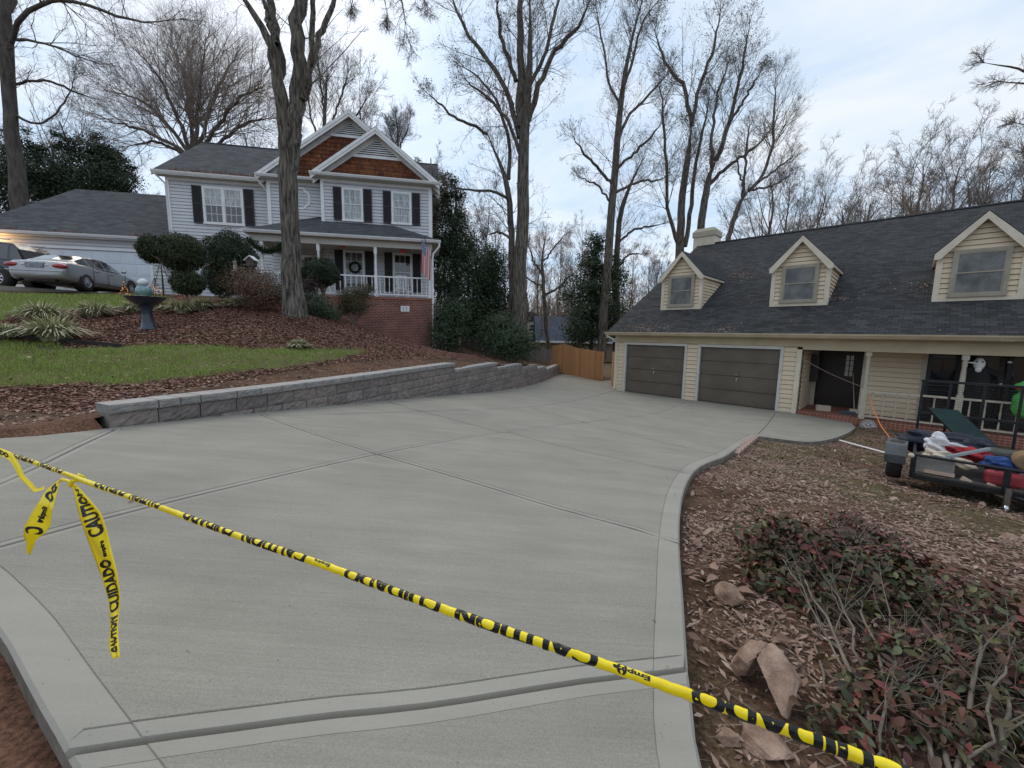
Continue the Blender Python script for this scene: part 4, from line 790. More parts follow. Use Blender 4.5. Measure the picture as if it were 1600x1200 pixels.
        for s in (-1, 1):
            p = [(xc, yf-.215, ap-.035), (xc+s*ow, yf-.215, ev-.035), (xc+s*ow, yf-.215, ev-.2), (xc+s*(ow-.12), yf-.215, ev-.2), (xc, yf-.215, ap-.24)]; t.prism(p if s < 0 else p[::-1], (0, .03, 0))
            p = [(xc+s*ow, yf-.185, ev-.05), (xc+s*ow, ye_, ev-.05), (xc+s*ow, ye_, ev-.13), (xc+s*ow, yf-.185, ev-.13)]; t.prism(p, (-s*.02, 0, 0))
            t.add([(xc+s*ow, yf-.18, ev-.13), (xc+s*ow, ye_-.1, ev-.13), (xc+s*hw, ye_-.1, ev-.11), (xc+s*hw, yf-.18, ev-.11)], [(0, 1, 2, 3)])
        t.build('dormer_rake_board', M['offwhite'], dm)
    # chimney
    c = MB(); cx, cy = -6.63, 9.9; c.box(cx-.62, cx+.62, cy-.5, cy+.5, 4, 6.02); c.build('chimney', M['offwhite'], HR); 
    cc = MB(); cc.add([(cx-.68, cy-.56, 6.02), (cx+.68, cy-.56, 6.02), (cx+.68, cy+.56, 6.02), (cx-.68, cy+.56, 6.02), (cx-.68, cy-.56, 6.32), (cx+.68, cy-.56, 6.32), (cx+.68, cy+.56, 6.32), (cx-.68, cy+.56, 6.32), (cx-.5, cy-.4, 6.52), (cx+.5, cy-.4, 6.52), (cx+.5, cy+.4, 6.52), (cx-.5, cy+.4, 6.52)], [(0, 3, 2, 1), (0, 1, 5, 4), (1, 2, 6, 5), (2, 3, 7, 6), (3, 0, 4, 7), (4, 5, 9, 8), (5, 6, 10, 9), (6, 7, 11, 10), (7, 4, 8, 11), (8, 9, 10, 11)]); cc.build('chimney_cap', M['beigewin'] if False else mat('chimney_cap_tan', (.42, .37, .28), .6), HR)
    # ---- porch side
    pf = RF+.06
    b = MB(); b.box(.33, xe, -.02, 2.6, RF-.4, pf); b.build('brick_step', M['brick2'], HR)
    w = MB(); siding(w, (.33, 0, 0), (0, 1, 0), (1, 0, 0), .15, 2.1, pf, zt+.12, .16, .03); w.build('recess_siding', M['siding_cream'], HR); w = MB(); siding(w, (0, 1.25, 0), (1, 0, 0), (0, -1, 0), 1.95, 3.22, pf, zt+.12, .16, .03); w2 = MB(); siding(w2, (0, 1.25, 0), (1, 0, 0), (0, -1, 0), 5.6, xe, pf, zt+.12, .16, .03); w2.build('porch_siding', M['siding_cream'], HR)
    w.quad((1.95, 1.25, pf), (1.95, 2.6, pf), (1.95, 2.6, zt+.12), (1.95, 1.25, zt+.12)); w.build('porch_siding', M['siding_cream'], HR)
    for q in ((.36, .5, 2.05, 2.12), (3.2, 3.3, 1.18, 1.27), (5.5, 5.6, 1.18, 1.27), (1.82, 1.95, 1.19, 1.3)): t = MB(); t.box(*q, pf, zt+.1); t.build('porch_trim', M['greypost'], HR)
    d = MB(); d.box(.5, 1.95, 2.3, 2.4, pf, zt+.1); d.box(.36, .6, 1.6, 1.7, pf+.9, pf+1.9); db = d.build('entry_door', mat('dark_brown_door', (.022, .014, .011), .45, (.035, .02, .015), 4, 3), HR)
    lt = MB()
    for i in range(2):
        for j in range(4): x = 1.28+i*.12; z = RF+1.2+j*.19; lt.quad((x, 2.29, z), (x+.09, 2.29, z), (x+.09, 2.29, z+.17), (x, 2.29, z+.17))
    lt.build('door_lite', mat('frosted_lite', (.5, .5, .48), .2, spec=.7), db)
    # three wide panes of the bay, dark
    for x0, x1 in ((3.3, 4.0), (4.05, 4.8), (4.85, 5.5)): window(HR, x0, x1, pf+.1, zt+.05, 1.25, glassm='glass', frame='metalblack', grid=False, fw=.06)
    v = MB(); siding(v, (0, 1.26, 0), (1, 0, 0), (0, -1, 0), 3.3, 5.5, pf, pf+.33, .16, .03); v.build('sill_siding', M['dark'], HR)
    for x in (2.005, 3.987, 6.6):
        z0, z1 = pf, zt+.02; y = .06; s = .07; c = MB(); c.box(x-s, x+s, y-s, y+s, z0, z0+.95); c.lathe([(.06, z0+.95), (.068, z0+.98), (.045, z0+1.03), (.062, z0+1.1), (.058, z0+1.5), (.045, z1-.34), (.062, z1-.3), (.045, z1-.27), (.065, z1-.22), (.045, z1-.19), (.065, z1-.14)], 14, M=Matrix.Translation((x, y, 0))); c.box(x-s, x+s, y-s, y+s, z1-.14, z1); c.build('porch_post', M['greypost'], HR)
    for xa, xb in ((2.075, 3.917), (4.057, 6.53)):
        rl = MB(); y = .06; rl.box(xa, xb, y-.04, y+.04, pf+.84, pf+.9); rl.box(xa, xb, y-.03, y+.03, pf+.07, pf+.12); n = int((xb-xa)/.25)
        for k in range(n): x = xa+(k+.5)*(xb-xa)/n; rl.tube([(x, y, pf+.12), (x, y, pf+.27), (x, y, pf+.31), (x, y, pf+.55), (x, y, pf+.7), (x, y, pf+.84)], [.022, .022, .014, .024, .015, .022], 6)
        rl.build('railing', M['greypost'], HR)
    # leaf drifts caught on the roof
    for (xc, yc, n, sx, sy) in ((-3.0, 4.6, 120, .7, .25), (-5.3, -.1, 160, .5, .16), (-2.2, -.2, 60, .3, .14), (.9, 1.9, 40, .25, .15), (3.0, 2.6, 50, .18, .2), (7.5, 0, 60, .6, .2), (-1.8, 3, 26, 3, 1.5), (2, 2, 40, 3.4, 1.4)):
        x = RNG.normal(xc, sx, n); y = np.abs(RNG.normal(yc, sy, n)+.38)-.38; V, Fa = cards(np.c_[x, y, RE+RS*(y+.4)+.025], RNG.uniform(.04, .08, n), np.tile(np.array([0, -.5, .9]), (n, 1)), .5); mesh_np('leaf_debris', V, Fa, M['litter'], HR)['kind'] = 'stuff'
right_house()
# ------------------------------------------------------------------ wooden fences
def fence(name, label, pts, z0s, z1s, mname, bw=.14, cat='fence'):
    root = thing(name, label, cat, tuple(pts[0])+(z0s[0],)); off = Vector(root.location); mb = MB(); rails = MB(); tt = 0
    for (a, b, za, zb, ta, tb) in zip(pts[:-1], pts[1:], z0s[:-1], z0s[1:], z1s[:-1], z1s[1:]):
        a = Vector((*a, 0)); b = Vector((*b, 0)); L_ = (b-a).length; d = (b-a)/L_; n = Vector((d.y, -d.x, 0)); k = max(1, round(L_/bw))
        for i in range(k):
            s0, s1 = L_*i/k+.004, L_*(i+1)/k-.004; o = random.uniform(-.004, .006); j = random.uniform(-.012, .012); u0, u1 = s0/L_, s1/L_
            p = [a+d*s0+n*o, a+d*s1+n*o]; zz = [za+(zb-za)*u0, za+(zb-za)*u1]; tz = [ta+(tb-ta)*u0+j, ta+(tb-ta)*u1+j]; c = .02
            loop = [p[0]+Vector((0,0,zz[0])), p[1]+Vector((0,0,zz[1])), p[1]+Vector((0,0,tz[1]-c)), p[1]-d*c+Vector((0,0,tz[1])), p[0]+d*c+Vector((0,0,tz[0])), p[0]+Vector((0,0,tz[0]-c))]
            mb.prism([q-off for q in loop], -n*.018)
        for f in (.15, .85):
            q = [a-n*.03, b-n*.03]; h0 = za+(ta-za)*f; h1 = zb+(tb-zb)*f; rails.prism([q[0]+Vector((0,0,h0))-off, q[0]+Vector((0,0,h0+.09))-off, q[0]-n*.04+Vector((0,0,h0+.09))-off, q[0]-n*.04+Vector((0,0,h0))-off], q[1]-q[0]+Vector((0,0,h1-h0)))
    mb.build('boards', M[mname], root); rails.build('rail', M[mname], root); return root
q = [atY(720,512,28), atY(760,518,27.5), atY(815,534,26.6), atY(861,548,25.9)]
fence('weathered_fence', 'weathered grey board fence sloping down behind the dark shrubs', [tuple(p[:2]) for p in q], [-1.6, -1.8, -2.3, -2.75], [p[2] for p in q], 'greyboard')
q = [atY(863,540.5,25.8), atY(881,537,25.0), atY(900.5,543.6,24.2), atY(943.8,550,22.6)]; zb = [atY(863,577,25.8)[2], atY(875,583,25.0)[2], atY(900,588,24.2)[2], atY(940,595,22.6)[2]]
fence('cedar_gate', 'new orange-brown cedar plank gate at the far end of the driveway', [tuple(p[:2]) for p in q], zb, [p[2] for p in q], 'cedarboard', cat='gate')
q = [atY(957,549,20.6), atY(963,551,19.6)]
fence('cedar_fence_stub', 'narrow piece of new cedar fence against the garage corner', [tuple(p[:2]) for p in q], [-2.6, -2.6], [p[2] for p in q], 'cedarboard', bw=.12)
# ------------------------------------------------------------------ neighbour's roof far behind the gate
def far_house():
    p = atY(885, 533, 52); root = thing('distant_house', 'low blue-grey roofed house seen beyond the cedar gate', 'house', tuple(p)); 
    w = MB(); w.box(-3.5, 7, 0, 8, -2.6, -.0); w.build('wall', mat('dim_tan_wall', (.16, .12, .08), .8, (.2, .15, .1), 1, 3), root)
    r = MB(); slab(r, (-4, -.5, 0), (7.5, -.5, 0), (7.5, 4, 3.3), (-4, 4, 3.3), .15); slab(r, (7.5, 8.5, 0), (-4, 8.5, 0), (-4, 4.01, 3.3), (7.5, 4.01, 3.3), .15); r.build('roof', bricky('slate_blue_shingle', (.06, .075, .1), (.085, .1, .13), (.05, .06, .08), .4, .2, .01, .9), root)
    g = MB(); gutter(g, (-4, -.5, 0), (7.5, -.5, 0), .25, .2); g.build('gutter', M['white'], root)
    p = atY(836, 505, 70); root = thing('far_beige_house', 'small beige house wall with one window glimpsed through the woods', 'house', (p[0]-1.5, 70, -3)); w = MB(); w.box(-1.5, 3, 0, 6, 0, 5.2); w.build('wall', M['siding_tan'], root); w = MB(); w.prism([(-2, -.3, 5.2), (3.5, -.3, 5.2), (.8, -.3, 7)], (0, 6.6, 0)); w.build('roof', M['roofL'], root); window(root, .4, 1.4, 3.4, 4.8, -.01, glassm='glass', grid=False)
far_house()
# ================================================================== TREES
def tube_batch(P, R, n=3):
    m, k, _ = P.shape; T = np.gradient(P, axis=1); T /= np.maximum(1e-9, np.linalg.norm(T, axis=2))[..., None]
    T0 = T[:, 0]; ref = np.where(np.abs(T0[:, 2:3]) > .8, np.array([1., 0, 0]), np.array([0, 0, 1.])); a = np.cross(T0, ref); A = np.empty_like(T)
    for i in range(k): a = a-(a*T[:, i]).sum(1)[:, None]*T[:, i]; a /= np.maximum(1e-9, np.linalg.norm(a, axis=1))[:, None]; A[:, i] = a
    B = np.cross(T, A)
    th = np.arange(n)*2*pi/n; V = P[:, :, None]+R[:, :, None, None]*(A[:, :, None]*np.cos(th)[None, None, :, None]+B[:, :, None]*np.sin(th)[None, None, :, None])
    j = np.arange(n); jn = (j+1) % n; F = np.stack([(np.arange(k-1)*n)[:, None]+j, (np.arange(k-1)*n)[:, None]+jn, (np.arange(1, k)*n)[:, None]+jn, (np.arange(1, k)*n)[:, None]+j], -1).reshape(-1, 4)
    return V.reshape(-1, 3), (F[None]+(np.arange(m)*k*n)[:, None, None]).reshape(-1, 4)
class TB:
    def __init__(s): s.V = []; s.F = []; s.n = 0
    def add(s, P, R, n=3):
        if len(P) == 0: return
        V, F = tube_batch(np.asarray(P, float), np.asarray(R, float), n); s.V.append(V); s.F.append(F+s.n); s.n += len(V)
    def build(s, name, m, parent, off=(0, 0, 0)): return mesh_np(name, np.vstack(s.V)-np.asarray(off), np.vstack(s.F), m, parent, smooth=True)
def kids(P, R, counts, ang, lenf, up, rfac, k, jit, umin, rng, rmin=.004, lmin=0):
    """children of every polyline in P: start somewhere along it, leave at an angle, bend upward"""
    counts = np.broadcast_to(counts, (len(P),)); idx = np.repeat(np.arange(len(P)), counts); P_, R0 = P[idx], R[idx]; m, kk, _ = P_.shape
    if m == 0: return P_[:, :1].repeat(k, 1), R0[:, :1].repeat(k, 1)
    L = np.linalg.norm(np.diff(P_, axis=1), axis=2).sum(1); u = rng.uniform(umin, .98, m); f = u*(kk-1); i = np.minimum(f.astype(int), kk-2); w = (f-i)[:, None]; ar = np.arange(m)
    S = P_[ar, i]*(1-w)+P_[ar, i+1]*w; T = P_[ar, i+1]-P_[ar, i]; T /= np.maximum(1e-9, np.linalg.norm(T, axis=1))[:, None]; r = R0[ar, i]*(1-w[:, 0])+R0[ar, i+1]*w[:, 0]
    q = rng.normal(size=(m, 3)); q -= (q*T).sum(1)[:, None]*T; q /= np.maximum(1e-9, np.linalg.norm(q, axis=1))[:, None]; a = np.radians(rng.normal(ang, 10, m))[:, None]
    d = T*np.cos(a)+q*np.sin(a); d[:, 2] += up; d /= np.linalg.norm(d, axis=1)[:, None]; ln = np.maximum(lmin, L*lenf*rng.uniform(.6, 1.15, m)*(1.2-.65*u)); pts = [S]; p = S
    for _ in range(k-1):
        d = d+rng.normal(size=(m, 3))*jit; d[:, 2] += up*.35; d /= np.linalg.norm(d, axis=1)[:, None]; p = p+d*(ln/(k-1))[:, None]; pts.append(p)
    r0 = np.maximum(rmin, np.minimum(r*rfac, .004+ln*.0075)); return np.stack(pts, 1), np.maximum(rmin*.7, r0[:, None]*np.linspace(1, .22, k)[None])
def pix_tree(name, label, Y, limbs, group='bare trees around the houses', seed=1, bark='bark', dens=1., up=.12, twig=1., seeds=0, trunk_n=1, twigm='twig', rmin=.006, sides=14, lenf=.42, lean=.0, tk=1, kcap=3.2, rk=1):
    """limbs: [(dy, [(px, py, width_px), ...])]; the first trunk_n are the trunk. dy: how far the limb's end leans away from the viewer"""
    rng = np.random.default_rng(seed); PL = []; RL = []
    for i_, (dy, pts) in enumerate(limbs):
        q = []; m = len(pts)
        for i, (px, py, w) in enumerate(pts):
            yy = Y+dy*i/max(1, m-1); p = atY(px, py, yy); dd = p@F_; q.append((*p, w/2*dd/FPX*(1/np.sqrt(1+((px-800)/FPX)**2))**.6))
        q = np.array(q); t = np.r_[0, np.cumsum(np.linalg.norm(np.diff(q[:, :3], axis=0), axis=1))]; k = 16; s = np.linspace(0, t[-1], k)
        c = np.stack([np.interp(s, t, q[:, j]) for j in range(4)], 1)
        for _ in range(2): c[1:-1] = c[1:-1]*.5+(c[:-2]+c[2:])*.25
        c[1:-1, :3] += rng.normal(size=(k-2, 3))*(.0 if i_ < trunk_n else .028*Y/26); c[1:-1, :3] += rng.normal(size=(k-2, 3))*np.minimum(.035, c[1:-1, 3:4]*(.1 if i_ < trunk_n else .3)); PL.append(c[:, :3]); c[-4:, 3] *= (1 if i_ < trunk_n and Y < 13 else np.array([.9, .7, .45, .15])); RL.append(c[:, 3])
    base = PL[0][0].copy(); root = thing(name, label, 'tree', tuple(base), group=group); tr = TB()
    tr.add(np.array(PL[:trunk_n]), np.array(RL[:trunk_n]), sides)
    if len(PL) > trunk_n: tr.add(np.array(PL[trunk_n:]), np.array(RL[trunk_n:]), max(8, sides-6))
    tb = tr.build('trunk', M[bark], root, base); cr = TB(); P = np.array(PL); R = np.array(RL)
    L = np.linalg.norm(np.diff(P, axis=1), axis=2).sum(1); cnt = np.maximum(3, (L*2.3*dens)).astype(int)
    um = np.where(np.arange(len(P)) < trunk_n, .5, .2)
    cnt[:trunk_n] = (cnt[:trunk_n]*tk).astype(int)
    C1 = [kids(P[i:i+1], R[i:i+1], int(cnt[i]), 42, min(lenf, kcap/max(L[i], .1)), up, .5, 7, .12, um[i], rng, .009*rk) for i in range(len(P))]
    C1 += [kids(P[i:i+1], R[i:i+1], 5, 20, min(lenf, kcap*.8/max(L[i], .1)), up, 2., 7, .12, .86, rng, .012*rk) for i in range(len(P)) if i >= trunk_n or Y > 13]
    P1 = np.vstack([c[0] for c in C1]); R1 = np.vstack([c[1] for c in C1]); cr.add(P1, R1, 5)
    P2, R2 = kids(P1, R1, int(5*dens+.5), 40, .6, up, .6, 5, .16, .15, rng, .006*rk); cr.add(P2, R2, 3)
    P3, R3 = kids(P2, R2, int(4*twig+.5), 38, .65, up*.8, .7, 4, .2, .2, rng, rmin*.75*rk, .22); cr.add(P3, R3, 3)
    P4, R4 = kids(P3, R3, int(2*twig+.5), 38, .7, up*.6, .8, 3, .2, .25, rng, rmin*.6*rk, .15); cr.add(P4, R4, 3)
    o = cr.build('crown', M[twigm], root, base)
    if seeds:
        tips = np.vstack([P4[:, -1], P3[:, -1]]); tips = tips[rng.uniform(0, 1, len(tips)) < seeds]; V, Fa = cards(tips+rng.normal(size=tips.shape)*.03, rng.uniform(.05, .12, len(tips)), rng=rng); mesh_np('seed_clusters', V-base, Fa, M['seed'], root)['kind'] = 'stuff'
    return root
pix_tree('tall_tree', 'grey forked tree at far left rising behind the garage wing', 25, [(0, [(40,365,32),(30,300,27),(18,200,21),(10,100,22),(8,20,22),(4,-60,19)]),
  (-3, [(12,80,10),(24,40,9),(52,4,8),(100,-4,6),(152,14,6),(188,30,5),(224,38,3),(296,28,1.5)]), (2, [(10,140,6),(36,126,5),(80,126,4.5),(116,144,4),(152,156,2)]), (-2, [(10,60,7),(64,64,4),(108,82,3.5),(152,100,2)]), (2, [(8,20,12),(40,-20,9),(90,-60,5)]), (1, [(16,175,6),(60,200,4),(95,170,3),(120,120,2)])], seed=11, bark='barkdark', dens=.9, up=.05)
pix_tree('double_trunk_tree', 'massive forked tree with rough bark standing in the mulch bed before the grey house', 12.4, [(0, [(464,520,56),(463,497,46),(461,484,37),(457,450,31),(454,400,29),(452,340,28),(451,270,29),(452,235,32),(454,205,36)]),
  (-.6, [(448,222,20),(438,165,21),(431,110,17),(417,52,12),(398,18,10),(378,0,8),(350,-50,6)]), (.8, [(441,175,14),(437,110,15),(431,50,13),(421,0,12),(410,-70,10)]), (.3, [(458,225,22),(466,160,26),(468,100,22),(467,40,21),(467,0,20),(468,-90,17)]), (-.8, [(474,155,12),(486,105,12),(488,60,9),(489,0,8),(492,-60,6)]), (.5, [(487,100,10),(503,48,9),(523,0,7),(545,-50,5)]), (.2, [(432,70,10),(420,30,8),(412,-10,7)])], seed=5, tk=0, dens=.35, twig=.8, sides=22, up=.02, group='bare trees around the houses')
pix_tree('tall_tree', 'tallest straight bare tree rising between the two houses', 24, [(0, [(812,540,26),(811,499,23),(812,430,21),(814,350,19.5),(819,262,18),(817,205,17),(822,170,12),(827,131,12),(830,44,9),(827,-20,8)]),
  (1, [(812,200,13),(814,130,13),(814,87,11),(812,0,9),(812,-50,7)]), (-1.5, [(825,188,10),(845,131,8),(871,70,7),(906,44,6),(926,-6,4)]), (2, [(812,215,9),(799,150,8),(770,100,7),(744,70,6),(712,20,4),(700,-30,3)]), (-1, [(806,127,7),(784,66,6),(775,-5,5)]), (2, [(820,150,7),(850,90,6),(865,30,5),(880,-30,4)]), (-1, [(812,240,6),(790,180,5),(760,150,4),(720,120,3)])], seed=8, dens=1., seeds=.12, up=.1)
pix_tree('slender_tree', 'slender companion trunk leaning left beside the tallest tree', 24.6, [(0, [(803,540,11),(801,481,11),(799,372,10),(795,284,9),(785,260,7),(775,245,7),(762,210,6)]),
  (-1, [(762,210,5),(740,195,4.5),(709,184,4),(666,144,2.5)]), (1, [(795,280,6),(797,227,5.5),(790,190,5),(775,153,4),(740,110,3),(710,100,2)]), (-1.5, [(795,310,5),(775,300,4.5),(753,297,4),(725,298,3),(696,289,2)]), (1.5, [(797,372,4),(780,362,3.5),(760,368,2)])], seed=9, seeds=.2, up=.06)
pix_tree('tall_tree', 'tall slim bare tree just left of the cream garage', 28, [(0, [(940,560,15),(941,499,14),(950,415,13),(956,328,12),(963,245,11),(967,175,9),(980,87,7),(994,26,5),(1010,-20,4)]),
  (1, [(965,219,5),(985,175,4.5),(1012,153,4),(1046,109,2.5)]), (-1.5, [(957,290,5),(935,262,4.5),(915,245,3.5),(893,210,2)]), (1, [(972,140,5),(990,90,4),(1002,35,3),(1033,-5,2)]), (-1, [(966,262,4.5),(994,236,4.5),(1020,212,4),(1035,190,2)]), (2, [(961,302,4.5),(994,284,4),(1020,283,3),(1046,275,2)]), (1, [(968,170,4),(950,120,3.5),(940,60,3),(930,0,2)]), (-1, [(957,320,3.5),(935,290,3),(905,275,2)])], seed=14, seeds=.15)
pix_tree('slender_tree', 'thin dark trunk close behind the tall slim tree', 29.5, [(0, [(962,560,11),(963,499,10),(963,394,9),(968,328,8),(980,300,6),(994,265,5),(1010,240,3)]), (1, [(966,380,4),(985,360,4),(1010,355,3),(1040,350,2)]), (-1, [(964,420,4),(980,398,3),(1005,396,2)])], seed=15, bark='barkdark')
pix_tree('forked_tree', 'dark forked tree above the garage chimney gable', 31, [(0, [(1062,420,14),(1062,372,13),(1066,306,11),(1072,262,10),(1078,225,9),(1081,197,8)]), (1, [(1081,197,7),(1076,160,6.5),(1068,131,6),(1050,112,5),(1037,95,4),(1020,40,2.5)]), (-1, [(1081,197,6.5),(1094,131,5.5),(1116,79,4.5),(1127,10,3)]),
  (-2, [(1061,385,7),(1048,350,6),(1041,324,5.5),(1041,262,5),(1037,175,4),(1030,120,2.5)]), (2, [(1070,385,8),(1077,340,7.5),(1080,300,6.5),(1088,250,5.5),(1100,200,4),(1110,140,3)])], seed=21, seeds=.4, twigm='twig', dens=1.1)
pix_tree('forked_tree', 'tall spreading tree directly behind the chimney', 30, [(0, [(1094,410,12),(1096,350,12),(1103,297,11),(1110,270,9),(1118,250,8)]), (1, [(1118,250,8),(1142,188,7),(1151,144,5.5),(1164,79,4),(1172,30,2.5)]), (-1, [(1108,288,6.5),(1138,258,5.5),(1173,236,4.5),(1200,210,2.5)]), (1, [(1112,262,6),(1112,210,5),(1120,150,4),(1140,90,3)]), (-1, [(1142,190,5),(1165,150,4),(1190,110,2.5)])], seed=22, seeds=.4, dens=1.1)
pix_tree('spreading_tree', 'wide pale bare tree behind the garage roof ridge', 38, [(0, [(1130,410,9),(1138,372,8.5),(1155,315,7.5),(1172,296,6)]), (1, [(1170,298,6),(1186,284,5.5),(1204,245,4.5),(1210,175,3.5),(1212,118,2)]), (-1, [(1160,310,4.5),(1165,250,4),(1172,190,3)]), (2, [(1186,284,4),(1215,262,3.5),(1245,240,2)]), (-1, [(1175,296,4),(1210,290,3),(1240,270,2)]), (1, [(1165,305,4),(1155,270,3),(1150,240,2)])], seed=23, kcap=5, dens=1.2, up=.16, seeds=.05)
# the broad round crown behind the left part of the grey house
pix_tree('round_crown_tree', 'broad round bare tree fanning out behind the grey house roof', 44, [(0, [(300,330,16),(302,280,14),(304,250,12)])]+[(d, [(304,255,8),(a,b,6),(c,e,4.5),(f,g,2)]) for d, a, b, c, e, f, g in
  [(2,280,215,230,160,170,140),(-3,285,200,250,120,215,80),(3,298,190,285,110,265,62),(-2,308,190,315,110,322,58),(4,318,200,345,120,372,82),(-4,325,215,375,150,415,135),(2,335,230,385,190,432,185),(-2,270,225,205,195,160,190),(5,300,180,300,120,295,75),(0,290,240,240,220,190,230)]], seed=31, dens=1.35, up=.12, lenf=.7, kcap=7.5, rk=.9, twigm='twigtan', rmin=.007, seeds=.03)
pix_tree('slender_tree', 'pale upright bare tree showing right of the forked trunk', 40, [(0, [(505,330,8),(503,250,7),(508,170,5),(512,100,3)]), (1, [(504,240,4),(485,180,3),(478,120,2)]), (-1, [(507,220,4),(530,160,3),(545,105,2)]), (1, [(508,190,4),(500,130,3),(496,80,2)]), (0, [(506,240,3.5),(545,200,3),(575,150,2)]), (1, [(507,260,3),(540,235,2.5),(580,215,2)])], seed=33, kcap=5, dens=1.3, up=.2)
pix_tree('slender_tree', 'small conical bare tree above the right end of the gables', 45, [(0, [(625,300,5),(622,240,4),(621,190,2.5)]), (0, [(622,245,2.5),(612,215,2),(606,190,1)]), (0, [(622,235,2.5),(636,205,2),(642,180,1)])], seed=34, dens=2, up=.25)
pix_tree('overhanging_tree', 'bare branches reaching in from the upper right corner', 14, [(0, [(1760,330,30),(1740,220,26),(1700,120,20),(1690,20,16)]), (1, [(1700,150,9),(1650,130,6),(1600,110,4),(1560,100,2.5),(1530,96,1.5)]), (1, [(1705,180,8),(1650,150,5),(1595,128,3),(1545,128,1.5)]), (0, [(1720,220,8),(1660,205,5),(1600,195,2.5),(1580,190,1.5)]), (2, [(1720,250,7),(1660,235,4),(1600,235,2)])], seed=41, dens=.55, up=.0, lenf=.2)
# branches dangling at the top between the forked tree and the tallest tree
pix_tree('drooping_tree', 'high drooping twigs hanging into the top edge left of centre', 17, [(0, [(560,-330,30),(570,-220,26),(575,-140,20)]), (-1, [(575,-140,9),(600,-80,6),(620,-30,4),(632,20,2),(636,60,1)]), (1, [(575,-140,9),(620,-90,6),(650,-40,4),(668,10,2)]), (0, [(575,-140,8),(560,-70,5),(553,-20,3),(548,10,1.5)]), (1, [(575,-140,8),(590,-60,5),(600,-10,2.5),(604,30,1.2)])], seed=42, dens=.8, up=-.12, lenf=.25, twig=1.2)
# small dead-looking tree before the cedar gate
pix_tree('crooked_tree', 'small crooked bare tree with spreading limbs behind the gate', 30, [(0, [(858,560,6),(852,500,6),(851,470,6),(848,430,5),(846,400,4),(852,372,3)]), (1, [(851,462,4),(870,452,3.5),(890,432,2.5),(905,420,1.5)]), (-1, [(849,430,4),(832,408,3),(826,380,2)]), (0, [(847,410,3),(866,385,2.5),(885,365,1.5)]), (1, [(850,450,3),(828,437,2.5),(806,425,1.5)])], seed=51, up=.05, twigm='twigred')
# ---- woods in the distance: three kinds of bare tree, every one an object
def proto_tree(seed, H, spread, label, twigm='twig', thick=.2, mult=1., vase=.35):
    rng = np.random.default_rng(seed); root = thing('woodland_tree', label, 'tree', (0, 0, -200), group='bare woodland trees in the distance'); k = 12
    z = np.linspace(0, H*.9, k); P = np.c_[np.cumsum(rng.normal(0, .12, k)), np.cumsum(rng.normal(0, .12, k)), z][None]; R = (thick*(1-.85*np.linspace(0, 1, k)))[None]
    tr = TB(); tr.add(P, R, 7); tr.build('trunk', M['bark'], root); cr = TB()
    P1, R1 = kids(P, R, int(17*mult), 52-vase*30, spread*1.15, .2, .5, 8, .1, .2, rng, .012); cr.add(P1, R1, 5); P2, R2 = kids(P1, R1, 7, 38, .42, .15, .6, 5, .14, .2, rng, .009); cr.add(P2, R2, 3)
    P3, R3 = kids(P2, R2, 6, 38, .5, .1, .75, 4, .18, .15, rng, .007, .35); cr.add(P3, R3, 3); P4, R4 = kids(P3, R3, 3, 35, .55, .1, .8, 3, .2, .2, rng, .006, .3); cr.add(P4, R4, 3)
    cr.build('crown', M[twigm], root); return root
protos = [proto_tree(101, 14, .42, 'x'), proto_tree(102, 15, .36, 'x', 'twigred', .17), proto_tree(103, 12, .5, 'x', 'twig', .2, 1.2), proto_tree(104, 16, .3, 'x', 'twigred', .16, 1.3, .6)]
woods = []
def wood(px, y, top, k, sc=None):
    woods.append((px, y, top, k))
for px, y, top, k in [(140,62,170,2),(215,58,230,0),(90,60,190,1),(45,66,220,2),(400,60,190,2),(455,64,210,1),(560,58,140,0),(580,66,190,3),(600,70,230,1),
   (690,62,330,1),(712,70,300,3),(735,60,340,0),(755,74,290,1),(772,66,330,3),(790,80,360,1),(822,62,385,1),(838,75,360,3),(855,66,400,1),(868,84,372,0),(882,60,395,3),(896,72,385,1),(910,80,360,0),(925,64,380,3),(940,90,372,1),(975,66,395,1),(990,74,380,3),(1005,62,402,0),(1020,80,385,1),(1035,68,395,3),(845,52,450,1),(900,54,445,3),(985,50,430,1),(1015,54,425,0),
   (1178,60,300,1),(1195,52,255,2),(1225,56,270,0),(1250,60,285,2),(1275,54,290,1),(1298,58,302,0),(1322,64,300,2),(1345,56,290,3),(1368,60,280,1),(1395,50,250,2),(1422,54,225,0),(1440,58,262,3),(1462,50,235,0),(1485,56,255,1),(1508,52,248,2),(1530,48,225,3),(1555,54,240,1),(1578,46,215,0),(1598,50,225,2),(1630,46,190,1),(1310,48,310,2),(1385,46,275,3),(1545,44,260,2),(1590,42,200,3),(700,46,380,0),(675,52,300,2)]:
    wood(px, y, top, k)
LAND = [(0, 240, 'over the grey house and its garage wing'), (380, 620, 'behind the gables of the grey house'), (660, 800, 'between the grey house and the tallest tree'), (800, 1060, 'beyond the cedar gate'), (1060, 1300, 'over the roof between the first two dormers'), (1300, 1460, 'over the roof between the second and third dormers'), (1460, 1700, 'above the third dormer')]
cntw = {}; ORD = 'first second third fourth fifth sixth seventh eighth ninth tenth eleventh twelfth thirteenth fourteenth fifteenth sixteenth seventeenth eighteenth nineteenth twentieth'.split()+['late']*20
